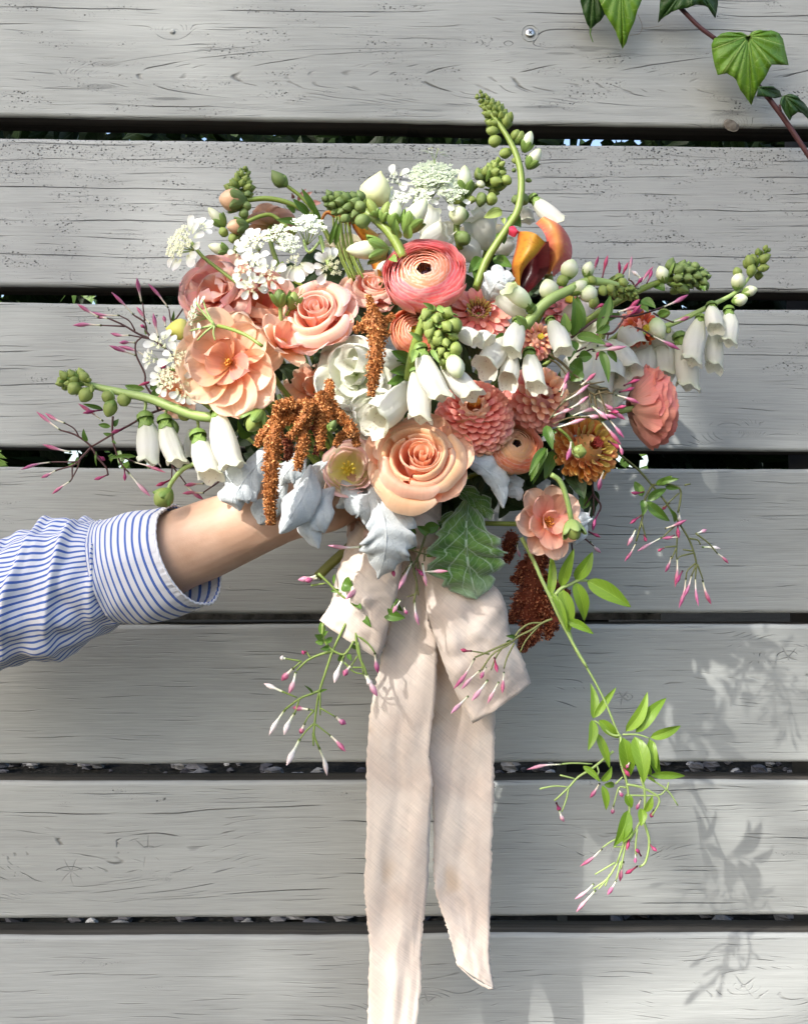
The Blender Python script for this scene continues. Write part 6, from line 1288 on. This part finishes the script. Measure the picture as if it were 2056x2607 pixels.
t = jas('jasmine spray with white and pink buds hanging left of the ribbon tails', RR, [[(1160, 430), (1100, 480), (1040, 590), (960, 740), (880, 900), (820, 1030), (770, 1180), (715, 1350), (690, 1470), (670, 1640), (665, 1740), (710, 1850)], [(1020, 640), (1020, 880), (1040, 1050), (1090, 1160), (1110, 1230)], [(700, 365), (800, 460), (880, 540), (1000, 630)], [(1010, 600), (1080, 670), (1240, 685)], [(1080, 670), (1060, 720), (1140, 800)], [(1030, 890), (1120, 960), (1180, 1040)], [(820, 1025), (700, 1060), (600, 1110), (520, 1190)], [(560, 1110), (490, 1170)], [(550, 1110), (430, 1090)], [(635, 1085), (600, 1030)], [(740, 790), (740, 900), (790, 990), (880, 1050), (940, 1040), (1000, 940)], [(715, 1360), (640, 1390), (540, 1430), (420, 1520)], [(540, 1430), (500, 1560)], [(665, 1530), (625, 1520)], [(665, 1530), (610, 1590), (585, 1640)], [(715, 1370), (717, 1570)], [(720, 1510), (840, 1580)], [(670, 1640), (800, 1740)], [(665, 1640), (600, 1700), (540, 1780)], [(655, 1720), (660, 1830)], [(950, 1010), (900, 1100)], [(1030, 1070), (980, 1150)], [(920, 1120), (1000, 1200), (1080, 1220)], [(990, 1165), (1090, 1165)], [(1035, 950), (1060, 1090), (1085, 1220)], [(400, 1370), (520, 1420)], [(640, 470), (760, 450)]],
    [((690, 385), (528, 420), 'l'), ((690, 410), (590, 432)), ((1150, 430), (925, 590), 'l'), ((1180, 380), (1075, 460), 'l'), ((910, 1095), (835, 1298), 'w'), ((975, 1150), (915, 1238)), ((1180, 1040), (1208, 1215)), ((1110, 1220), (1200, 1410), 'l'), ((1090, 1220), (1150, 1330), 'w'), ((490, 1170), (388, 1278)), ((510, 1200), (452, 1385), 'l'), ((430, 1090), (375, 1078), 'w'), ((600, 1030), (560, 1045), 'd'), ((410, 1375), (238, 1300), 'w'), ((420, 1520), (283, 1742), 'w'), ((500, 1550), (410, 1738), 'w'), ((625, 1520), (480, 1502)), ((585, 1640), (545, 1728)), ((845, 1580), (938, 1645)), ((800, 1740), (932, 1880)), ((545, 1770), (430, 1998), 'w'), ((705, 1840), (775, 2083), 'w')],
    [((1000, 570), (1070, 670), 26), ((1060, 710), (1150, 825), 20), ((1170, 700), (1210, 865), 42), ((905, 450), (1000, 490), 44), ((1165, 440), (1420, 690), 34), ((1245, 690), (1440, 745), 34), ((1250, 690), (1380, 580), 26), ((1050, 480), (1125, 550), 20), ((740, 890), (720, 780), 20), ((735, 905), (668, 885), 20), ((750, 945), (672, 948), 18), ((760, 960), (820, 905), 16), ((745, 890), (785, 855), 12), ((800, 990), (715, 1008), 16), ((765, 950), (815, 940), 14), ((880, 1060), (910, 1100), 22), ((1000, 940), (1030, 1010), 22), ((950, 1050), (985, 1110), 14), ((830, 460), (840, 370), 8), ((880, 505), (805, 515), 12), ((650, 1380), (580, 1315), 7), ((720, 1370), (780, 1350), 8)], .165, smat=plain('fresh_jasmine_stem', (.12, .20, .03), (.24, .32, .08)), bmat=M_JBUD, lmat=M_LEAFM, w=19, sr=1.15)

# ------------------------------------------------------------------ leaves filling the inside of the bouquet
def filler():
    rg = random.Random(21); t = thing('bouquet_foliage', 'dark green leaves packed between the flowers inside the bouquet', 'foliage', P((1000, 1000), .1))
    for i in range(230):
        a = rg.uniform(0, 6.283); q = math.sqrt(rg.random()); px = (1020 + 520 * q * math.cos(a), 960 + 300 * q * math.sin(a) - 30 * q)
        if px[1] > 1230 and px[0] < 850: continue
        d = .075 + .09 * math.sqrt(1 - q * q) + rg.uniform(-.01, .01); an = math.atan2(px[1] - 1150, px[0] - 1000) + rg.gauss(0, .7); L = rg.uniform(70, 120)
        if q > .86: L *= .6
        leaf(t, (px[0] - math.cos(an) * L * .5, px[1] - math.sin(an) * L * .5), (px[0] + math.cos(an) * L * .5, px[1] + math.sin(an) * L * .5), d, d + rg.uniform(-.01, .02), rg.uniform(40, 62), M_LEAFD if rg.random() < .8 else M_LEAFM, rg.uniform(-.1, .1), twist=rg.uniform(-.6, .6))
    for i in range(22):                                   # bare stems gathered towards the hand
        a = (930 + rg.uniform(-30, 30), 1340 + rg.uniform(-20, 10)); b = (rg.uniform(700, 1350), rg.uniform(850, 1150)); add_stem(t, [b, ((a[0] + b[0]) / 2, (a[1] + b[1]) / 2 + 40), a], [.11, .12, .115], .0022, M_STEM if i % 3 else M_STEMP)
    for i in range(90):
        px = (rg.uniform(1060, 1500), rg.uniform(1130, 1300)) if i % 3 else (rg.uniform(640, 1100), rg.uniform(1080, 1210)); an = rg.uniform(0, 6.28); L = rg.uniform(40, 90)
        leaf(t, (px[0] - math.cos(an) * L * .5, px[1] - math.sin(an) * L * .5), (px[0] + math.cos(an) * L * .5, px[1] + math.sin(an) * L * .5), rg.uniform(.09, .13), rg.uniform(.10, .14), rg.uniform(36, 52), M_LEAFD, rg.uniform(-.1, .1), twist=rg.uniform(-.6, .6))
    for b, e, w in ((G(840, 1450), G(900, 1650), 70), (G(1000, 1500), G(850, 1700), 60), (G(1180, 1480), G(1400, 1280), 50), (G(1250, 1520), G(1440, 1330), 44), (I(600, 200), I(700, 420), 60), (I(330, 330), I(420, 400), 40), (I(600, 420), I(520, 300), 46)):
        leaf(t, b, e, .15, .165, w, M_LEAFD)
    for b, e, w in ((E3(160, 1030), E3(20, 1430), 26), (E3(240, 1060), E3(150, 1380), 34), (B(1290, 640), B(1330, 450), 16), (B(1250, 640), B(1310, 430), 14), (B(1040, 480), B(860, 455), 22), (B(1100, 420), B(980, 300), 24), (B(1150, 400), B(1045, 225), 20), (B(1180, 480), B(1120, 320), 18), (B(1000, 400), B(930, 350), 16)):
        leaf(t, b, e, .16, .17, w, M_LEAFM)
    for k in range(7):
        x = 1275 + k * 20; add_stem(t, ls(B, [(x, 420 + k * 4), (x + 8 + 6 * (k % 3), 560), (x + 50 - 5 * (k % 2), 720), (x + 130, 900)]), .150 + .004 * (k % 3), .0010, M_STEM)
    # wine tinted sepals and twigs behind
    for b, e, w in ((B(1020, 320), B(1080, 228), 14), (B(1060, 300), B(1125, 250), 14), (B(1120, 340), B(1190, 335), 18), (B(990, 300), B(975, 262), 10)): leaf(t, b, e, .13, .135, w, plain('dusty_rose_bract', (.30, .12, .10), (.45, .22, .20)) if 'dusty_rose_bract' not in bpy.data.materials else bpy.data.materials['dusty_rose_bract'])
filler()
t = thing('cut_stem', 'thick cut green stem end jutting out left of the bow', 'stem', P(H(450, 480), .12)); add_stem(t, ls(H, [(640, 280), (520, 410), (440, 490), (340, 580), (265, 655)]), [.12, .135], .0048, plain('olive_cut_stem', (.12, .13, .02), (.22, .22, .05)))
# ------------------------------------------------------------------ silk ribbon
def silk():
    t = MT('peach_raw_silk'); x, y, z = t.coord('Object')
    ca, sa = math.cos(rad(41)), math.sin(rad(41))
    a = x * ca - z * sa; b = x * sa + z * ca          # a runs down to the right
    sl = t.noise(t.vec(a * 28.0, y * 4.0, b * 900.0), 1.0, 2.0, .6); sl2 = t.noise(t.vec(a * 900.0, 2.0, b * 60.0), 1.0, 1.0)
    slub = t.noise(t.vec(a * 22.0, 5.0, b * 520.0), 1.0, 1.0).ss(.68, .76)
    bl = t.noise(t.vec(x, y, z), 26.0, 3.0); st = t.noise(t.vec(x * .8 + 3.0, y, z * .8), 24.0, 2.0)
    c = t.mix(bl.ss(.35, .65), (.74, .63, .545), (.83, .74, .655)); c = t.mix(st.ss(.60, .74) * .65, c, (.60, .44, .29)); c = t.mix(slub * .75, c, (.88, .80, .70))
    c = t.scalecol(c, sl * .42 + sl2 * .14 + .72)
    return t.finish(c, .62, t.bump(sl * .7 + sl2 * .3 + slub + bl * 1.2 + ((t.noise(t.vec(x * 1.0, y, z * .5), 16.0, 2.0, .5, 1.2) - .5).abs() * -7.0), .7, .0007), trans=.28, sheen=.5, spec=.4)
SILK = silk()
rb = thing('silk_ribbon', 'pale peach raw silk ribbon tied in a bow with two long frayed tails', 'ribbon', P(H(860, 400), .12))
def rpart(name, A_, B_, dA, dB, **k):
    o = wpart(name, ruled(A_, B_, dA, dB, **k), SILK, rb); s = o.modifiers.new('thickness', 'SOLIDIFY'); s.thickness = .0005; s.offset = 0; return o
rpart('tail', [H(745, 300), H(760, 600), H(720, 900), H(650, 1200), H(590, 1500), L(380, 150), L(378, 600), L(362, 1000), L(380, 1250), L(400, 1460), L(392, 1750), L(385, 2120)],
      [H(930, 300), H(935, 700), H(960, 950), H(1003, 1070), H(995, 1400), L(832, 30), L(856, 260), L(838, 560), L(824, 960), L(790, 1290), L(775, 1500), L(775, 1720), L(725, 2120)], [.135, .135, .13, .125, .12, .12, .12], [.13, .138, .135, .128, .12, .118, .12], n=160, nu=16, bulge=lambda v: .002 * math.sin(v * 9) + .002, wrinkle=.0030, seed=3, fray=.0020)
rpart('tail', [H(900, 500), H(930, 800), H(960, 1000), H(975, 1400), L(818, 0), L(850, 280), L(862, 640), L(862, 900), L(882, 1080), L(945, 1270), L(985, 1400), L(1032, 1580)],
      [H(1300, 700), H(1340, 1000), H(1362, 1300), H(1366, 1560), L(1303, 100), L(1300, 400), L(1284, 800), L(1276, 1100), L(1268, 1400), L(1275, 1580), L(1302, 1758)], [.115, .112, .112, .11, .115, .115], [.115, .108, .105, .108, .11, .11], n=150, nu=16, bulge=lambda v: .002 * math.sin(v * 7 + 1) + .001, wrinkle=.0028, seed=5, fray=.0020)
rpart('tail_end', [L(1032, 1580), L(1150, 1680), L(1302, 1758)], [L(1034, 1584), L(1180, 1716), L(1270, 1762)], .114, .113, n=16, nu=3, fray=.0020)
# left loop: front panel, rolled lower fold, back panel
rpart('bow_loop', [H(480, 300), H(430, 500), H(380, 650), H(350, 810), H(276, 925)], [H(860, 380), H(800, 520), H(770, 700), H(735, 860), H(640, 1165)], [.13, .15, .155, .155, .15], [.14, .155, .165, .165, .155], n=36, nu=16, bulge=.012, wrinkle=.006, seed=8, fray=.001)
rpart('bow_loop_back', [H(276, 925), H(350, 860), H(450, 600), H(560, 380)], [H(645, 1160), H(725, 950), H(770, 700), H(840, 420)], [.148, .125, .115, .12], [.152, .128, .118, .12], n=30, nu=12, bulge=-.006, wrinkle=.004, seed=9)
# right loop
rpart('bow_loop', [H(840, 420), H(920, 640), H(940, 850), H(1000, 1060), H(1060, 1230), H(1130, 1390), H(1228, 1566)], [H(1050, 420), H(1300, 660), H(1395, 750), H(1440, 870), H(1462, 1010), H(1540, 1170), H(1588, 1315)], [.14, .15, .155, .155, .155, .15, .145], [.13, .145, .15, .15, .15, .148, .14], n=44, nu=16, bulge=.010, wrinkle=.005, seed=12, fray=.001)
rpart('bow_loop_back', [H(1228, 1566), H(1190, 1440), H(1080, 1200), H(1000, 900), H(900, 480)], [H(1588, 1315), H(1540, 1240), H(1440, 1050), H(1340, 800), H(1000, 440)], [.143, .12, .112, .115, .12], [.138, .12, .112, .112, .12], n=30, nu=12, bulge=-.004, wrinkle=.004, seed=13)
wpart('knot', tube([P(H(820, 330), .15), P(H(880, 360), .165), P(H(960, 380), .15)], [.012, .017, .012], 14, 12), SILK, rb)
wpart('wrap', tube([P(H(900, 120), .12), P(H(880, 420), .125)], .020, 20, 10), SILK, rb)

# ------------------------------------------------------------------ person: arm in a striped shirt
def skin():
    t = MT('warm_skin'); x, y, z = t.coord('Object'); n = t.noise(t.vec(x, y, z), 30.0, 3.0); f = t.noise(t.vec(x, y, z), 700.0, 3.0); v = t.voro(t.vec(x, y, z), 900.0)
    c = t.mix(n.ss(.35, .65), (.50, .31, .21), (.58, .38, .27)); c = t.scalecol(c, f * .10 + .95)
    return t.finish(c, .48, t.bump(f * .6 + v * .4, .25, .0004), sss=.12, spec=.4)
SKIN = skin()
person = thing('person', 'outstretched arm in a blue and white striped shirt holding the bouquet', 'person', P((0, 1500), .15))
def limb():
    """forearm, wrist and palm as one swept surface, fingers closing round the stems as skinned chains in the same mesh"""
    bm_v = []
    # (top px, bottom px, d, half depth m)
    secs = [(J(300, 330), J(420, 900), .150, .036), (J(700, 255), J(830, 760), .160, .034), (J(930, 210), J(1040, 640), .170, .031), (J(1080, 160), J(1185, 578), .174, .029), (J(1230, 112), J(1385, 478), .176, .026),
            (F(520, 1250), F(860, 1700), .176, .025), (F(700, 1200), F(1020, 1630), .170, .022), (F(900, 1190), F(1180, 1600), .162, .021), (F(1080, 1200), F(1320, 1560), .152, .021), (F(1250, 1230), F(1420, 1500), .142, .019), (F(1380, 1290), F(1480, 1450), .136, .013)]
    n = 60; m = 28
    T = cat([P(a, d) for a, b, d, h in secs], n); Bm = cat([P(b, d) for a, b, d, h in secs], n); hd = [lin([s[3] for s in secs], i / (n - 1)) for i in range(n)]
    V, F_, U = [], [], []
    for i in range(n):
        c = (T[i] + Bm[i]) / 2; u = (T[i] - Bm[i]) / 2; s = i / (n - 1)
        for j in range(m):
            th = 2 * math.pi * j / m; co, si = math.cos(th), math.sin(th)
            # tendon ridge on the back of the wrist
            rdg = .0014 * math.exp(-((th - 1.9) / .18) ** 2) * math.exp(-((s - .62) / .16) ** 2) + .0016 * math.exp(-((th - 2.5) / .2) ** 2) * math.exp(-((s - .5) / .10) ** 2)
            V.append(c + u * co * (1 - .04 * abs(si)) + Vector((0, -hd[i] * si - rdg, 0))); U.append((j / m, s))
    for i in range(n - 1):
        for j in range(m): F_.append((i * m + j, i * m + (j + 1) % m, (i + 1) * m + (j + 1) % m, (i + 1) * m + j))
    F_.append(tuple(range(m))[::-1]); F_.append(tuple((n - 1) * m + j for j in range(m)))
    gs = [(V, F_, U)]
    # fingers: knuckle on the palm's far side, curling round the stems towards the camera, nails at the tips
    K0 = P(F(1330, 1380), .135)
    for k, (dz, ln, r) in enumerate(((.020, 1.0, .0080), (.006, 1.08, .0083), (-.009, 1.0, .0080), (-.023, .82, .0070))):
        b = K0 + Vector((-.006 + .004 * k, .004, dz * .95))
        p = [b, b + Vector((.020, .004, -.003)) * ln, b + Vector((.042, -.006, -.005)) * ln, b + Vector((.052, -.026, -.006)) * ln, b + Vector((.040, -.042, -.006)) * ln, b + Vector((.024, -.043, -.005)) * ln]
        gs.append(tube(p, [r * 1.12, r * 1.05, r * 1.12, r, r * 1.0, r * .93, r * .72, r * .25], 12, 30))
    b = P(F(1230, 1330), .160); p = [b, b + Vector((.018, -.016, .012)), b + Vector((.036, -.020, .010)), b + Vector((.052, -.014, .004)), b + Vector((.060, -.006, .0))]
    gs.append(tube(p, [.012, .0115, .0095, .0098, .008, .003], 12, 24))
    o = wpart('body', join(*gs), SKIN, person)
    rm = o.modifiers.new('one_skin', 'REMESH'); rm.mode = 'VOXEL'; rm.voxel_size = .0016; rm.use_smooth_shade = True
    sm = o.modifiers.new('relax', 'SMOOTH'); sm.factor = .6; sm.iterations = 5
    nailm = plain('finger_nail', (.62, .40, .32), (.66, .45, .37), .3)
    for k, (dz, ln, r) in enumerate(((.020, 1.0, .0080), (.006, 1.08, .0083), (-.009, 1.0, .0080), (-.023, .82, .0070))):
        b = K0 + Vector((-.006 + .004 * k, .004, dz * .95)); e = b + Vector((.026, -.043, -.005)) * ln
        g = surf(lambda u, v: e + Vector((-.008 * v + .002, -r * .80 - .0006 + .003 * (2 * u - 1) ** 2, (2 * u - 1) * r * .6)), 5, 4); wpart('finger_nail', g, nailm, person)
limb()
def cloth(name, around):
    t = MT(name); u, v, _ = t.coord('UV'); x, y, z = t.coord('Object')
    w1 = t.noise(t.vec(u * 8, v * 8, 1.0), 1.0, 2.0) - .5
    if around: s = ((u * 68.0 + w1 * .25).fract() - .5).abs()
    else: s = ((v * 12.0 + w1 * .12).fract() - .5).abs()
    st = s.ss(.29, .35) if around else s.ss(.32, .37)
    th = t.noise(t.vec(x, y, z), 1600.0, 2.0); th2 = t.noise(t.vec(x, y, z), 160.0, 2.0)
    c = t.mix(st, (.78, .79, .84), (.07, .15, .50)); c = t.scalecol(c, th * .18 + .91)
    h = th * .5 + th2 * .8
    if not around:
        tick = ((u * 90.0).fract() - .5).abs(); seam = (((v - .07).abs()).ss(.008, .003)).max(((v - .925).abs()).ss(.008, .003))
        h = h - seam * 2.5 - seam * tick * 2; c = t.mix(seam * .25, c, (.3, .32, .4))
        puck = t.noise(t.vec(u * 60, v * 5.0, 2.0), 1.0, 1.0); h = h + puck * ((v - .5).abs()).ss(.3, .5) * 8.0
    return t.finish(c, .75, t.bump(h, .5, .0006), trans=.12, sheen=.3, spec=.2)
def sleeve():
    # rings: (top px, bottom px, d, half depth, bulge of the near side to the left in px)
    n, m = 150, 160
    secs = [(J(-560, 700), J(-480, 1330), .15, .052), (J(-300, 520), J(-240, 1240), .15, .056), (J(-20, 410), J(10, 1085), .150, .058), (J(140, 325), J(180, 1040), .155, .057), (J(290, 262), J(345, 1010), .160, .054), (J(420, 252), J(490, 920), .162, .048), (J(535, 275), J(640, 835), .166, .0395), (J(575, 280), J(690, 820), .167, .038)]
    k = len(secs) - 1
    T = cat([P(a, d) for a, b, d, h in secs], n); Bm = cat([P(b, d) for a, b, d, h in secs], n)
    V, F_, U = [], [], []
    for i in range(n):
        s = i / (n - 1); c = (T[i] + Bm[i]) / 2; u = (T[i] - Bm[i]) / 2; hd = lin([q[3] for q in secs], s); ax = (T[min(n - 1, i + 1)] + Bm[min(n - 1, i + 1)] - T[max(0, i - 1)] - Bm[max(0, i - 1)]).normalized()
        for j in range(m):
            th = 2 * math.pi * j / m; co, si = math.cos(th), math.sin(th)
            g = min(1, (1 - s) * 9) ; near = math.exp(-((s - .97) / .08) ** 2)
            # gathers at the cuff seam, slanting folds further back
            f = .0009 * math.sin(th * 34 + math.sin(th * 5) * 2) * near * g + .0014 * math.sin(th * 9 + s * 16 + 1.5 * math.sin(th * 2)) * math.sin(s * 26 + co * 3.2 + 1.2 * si) * (.35 + .65 * g)
            fold = .0056 * (max(0, math.sin(s * 30 - co * 3.0 + .8)) ** 3 - .2) * (.5 + .5 * si) * g * min(1, s * 3) * (1 - .65 * max(0, -co)) + .004 * noise.noise(Vector((s * 12, co * 2.4, si * 2.4))) * g
            r = 1 + (f + fold) / .045
            low = max(0, -co) ** 2 * .0035 * math.sin(s * 60 + si * 4) * g
            V.append(c + u * co * r + Vector((0, -hd * si * r, 0)) + ax * (0 * low - .003 * si * s)); U.append((j / m, s))
    for i in range(n - 1):
        for j in range(m): F_.append((i * m + j, i * m + (j + 1) % m, (i + 1) * m + (j + 1) % m, (i + 1) * m + j))
    o = wpart('shirt_sleeve', (V, F_, U), cloth('striped_cotton_sleeve', True), person); so = o.modifiers.new('thickness', 'SOLIDIFY'); so.thickness = .0008
    # cuff, tapering ring to ring; the near edge bulges to the left
    n2 = 60; secs = [(J(520, 268), J(650, 832), .166, .042, .004), (J(600, 258), J(760, 828), .168, .040, .006), (J(740, 217), J(935, 800), .172, .038, .010), (J(925, 190), J(1128, 722), .175, .036, .0155)]
    T = cat([P(a, d) for a, b, d, h, q in secs], n2); Bm = cat([P(b, d) for a, b, d, h, q in secs], n2)
    V, F_, U = [], [], []
    for i in range(n2):
        s = i / (n2 - 1); c = (T[i] + Bm[i]) / 2; u = (T[i] - Bm[i]) / 2; hd = lin([q[3] for q in secs], s); bl = lin([q[4] for q in secs], s)
        ax = Vector((1, -.08, .28)).normalized()
        for j in range(m):
            th = 2 * math.pi * j / m; co, si = math.cos(th), math.sin(th); edge = math.exp(-s / .06) + math.exp(-(1 - s) / .06)
            f = .0005 * math.sin(th * 46 + 2 * math.sin(th * 3)) * edge + .0016 * noise.noise(Vector((s * 3, co * 2.2, si * 2.2)))
            if s < .03: f -= .0008
            V.append(c + u * co * (1 + f / .035) + Vector((0, -(hd + f) * si, 0)) - ax * bl * si); U.append((j / m, s))
    for i in range(n2 - 1):
        for j in range(m): F_.append((i * m + j, i * m + (j + 1) % m, (i + 1) * m + (j + 1) % m, (i + 1) * m + j))
    CM = cloth('striped_cotton_cuff', False)
    o = wpart('shirt_cuff', (V, F_, U), CM, person); so = o.modifiers.new('thickness', 'SOLIDIFY'); so.thickness = .0014
    hem = tube([V[(n2 - 1) * m + j] for j in range(m)] + [V[(n2 - 1) * m]], .0011, 6, m + 1, False)
    wpart('hem', hem, plain('white_cotton', (.7, .71, .76), (.8, .81, .86), .8), o)
sleeve()

# ------------------------------------------------------------------ ivy
ivy = thing('ivy_vine', 'ivy vine with glossy lobed leaves hanging across the top right corner', 'ivy', PF(M(1150, -100), .03))
def iv(f, pts, d): return [PF(f(*p), d) for p in pts]
def ivy_leaf(centre, tip, outline, d, mat, curl=.06):
    """outline in zoom pixels, fanned from the petiole point; real thickness and droop"""
    c = PF(M(*centre), d + .004); n = len(outline); pts = cat([PF(M(*p), d) for p in outline] + [PF(M(*outline[0]), d)], n * 6 + 1)[:-1] if False else None
    ring = []
    for i in range(n):
        a = Vector((*outline[i], 0)); b = Vector((*outline[(i + 1) % n], 0))
        for q in range(4): ring.append(a.lerp(b, q / 4))
    cx, cy = centre; size = max((Vector((cx, cy, 0)) - r).length for r in ring)
    V, U, F_ = [c], [(.5, 0)], []
    ta = Vector((tip[0] - cx, tip[1] - cy)).normalized()
    for k in range(1, 7):
        s = k / 6
        for i, r in enumerate(ring):
            p = Vector((cx, cy, 0)).lerp(r, s); dl = Vector((p.x - cx, p.y - cy)); q = dl.length / size
            al = dl.dot(ta) / size; ac = (dl.x * -ta.y + dl.y * ta.x) / size
            dep = d + .004 + curl * (.06 * math.sin(6 * abs(ac)) - .28 * q * q) + .0012 * math.sin(i * .9) * s
            V.append(PF(M(p.x, p.y), dep)); U.append((.5 + ac, al))
    m = len(ring)
    for i in range(m): F_.append((0, 1 + i, 1 + (i + 1) % m))
    for k in range(5):
        for i in range(m): F_.append((1 + k * m + i, 1 + (k + 1) * m + i, 1 + (k + 1) * m + (i + 1) % m, 1 + k * m + (i + 1) % m))
    o = wpart('leaf', (V, F_, U), mat, ivy); s_ = o.modifiers.new('thickness', 'SOLIDIFY'); s_.thickness = .0007
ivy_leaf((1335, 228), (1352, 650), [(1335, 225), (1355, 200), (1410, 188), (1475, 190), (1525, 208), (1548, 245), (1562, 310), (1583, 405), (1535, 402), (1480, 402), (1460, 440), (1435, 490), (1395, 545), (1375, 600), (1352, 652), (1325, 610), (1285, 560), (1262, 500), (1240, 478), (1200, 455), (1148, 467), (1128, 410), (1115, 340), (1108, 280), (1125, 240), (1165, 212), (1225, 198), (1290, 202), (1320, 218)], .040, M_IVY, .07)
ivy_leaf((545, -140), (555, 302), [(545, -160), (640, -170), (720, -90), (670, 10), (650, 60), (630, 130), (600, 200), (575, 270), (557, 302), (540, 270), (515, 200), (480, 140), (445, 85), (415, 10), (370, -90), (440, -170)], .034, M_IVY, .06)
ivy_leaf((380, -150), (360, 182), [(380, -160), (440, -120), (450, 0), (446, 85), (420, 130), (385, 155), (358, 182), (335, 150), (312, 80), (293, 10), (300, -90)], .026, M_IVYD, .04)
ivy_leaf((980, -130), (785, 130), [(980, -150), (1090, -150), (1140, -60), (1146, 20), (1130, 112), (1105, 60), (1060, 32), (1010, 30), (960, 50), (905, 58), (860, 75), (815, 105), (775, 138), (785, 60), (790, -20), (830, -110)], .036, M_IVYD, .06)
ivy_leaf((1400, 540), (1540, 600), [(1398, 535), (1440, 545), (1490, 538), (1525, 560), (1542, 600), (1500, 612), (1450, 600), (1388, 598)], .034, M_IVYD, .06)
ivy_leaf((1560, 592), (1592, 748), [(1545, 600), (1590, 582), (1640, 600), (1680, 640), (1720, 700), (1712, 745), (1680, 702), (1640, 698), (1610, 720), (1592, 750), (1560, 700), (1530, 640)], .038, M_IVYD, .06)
wpart('stem', tube(iv(M, [(700, -160), (920, 55), (1030, 165), (1130, 240)], .030), .0022, 8, 20), M_IVYST, ivy)
wpart('stem', tube(iv(M, [(1130, 240), (1260, 380), (1400, 535), (1500, 660), (1600, 800), (1712, 970), (1900, 1260)], .028), [.0022, .0026, .0026, .0024], 8, 30), M_IVYST, ivy)
wpart('petiole', tube(iv(M, [(1130, 240), (1230, 250), (1335, 230)], .033), .0009, 6, 10), M_IVYST, ivy)
wpart('tendril', tube(iv(M, [(650, 90), (675, 150), (665, 205), (600, 220)], .006) , .0003, 5, 16), plain('dry_tendril', (.2, .17, .12), (.3, .26, .2)), ivy)
wpart('tendril', tube(iv(M, [(675, 175), (720, 172), (800, 160)], .004), .00022, 5, 12), bpy.data.materials['dry_tendril'], ivy)
wpart('tendril', tube(iv(M, [(358, 180), (355, 210), (372, 262)], .026), [.0012, .0004], 5, 10), M_LEAFM, ivy)
wpart('tendril', tube(iv(M, [(1530, 650), (1540, 690)], .03), [.0012, .0008], 5, 5), M_IVYST, ivy)
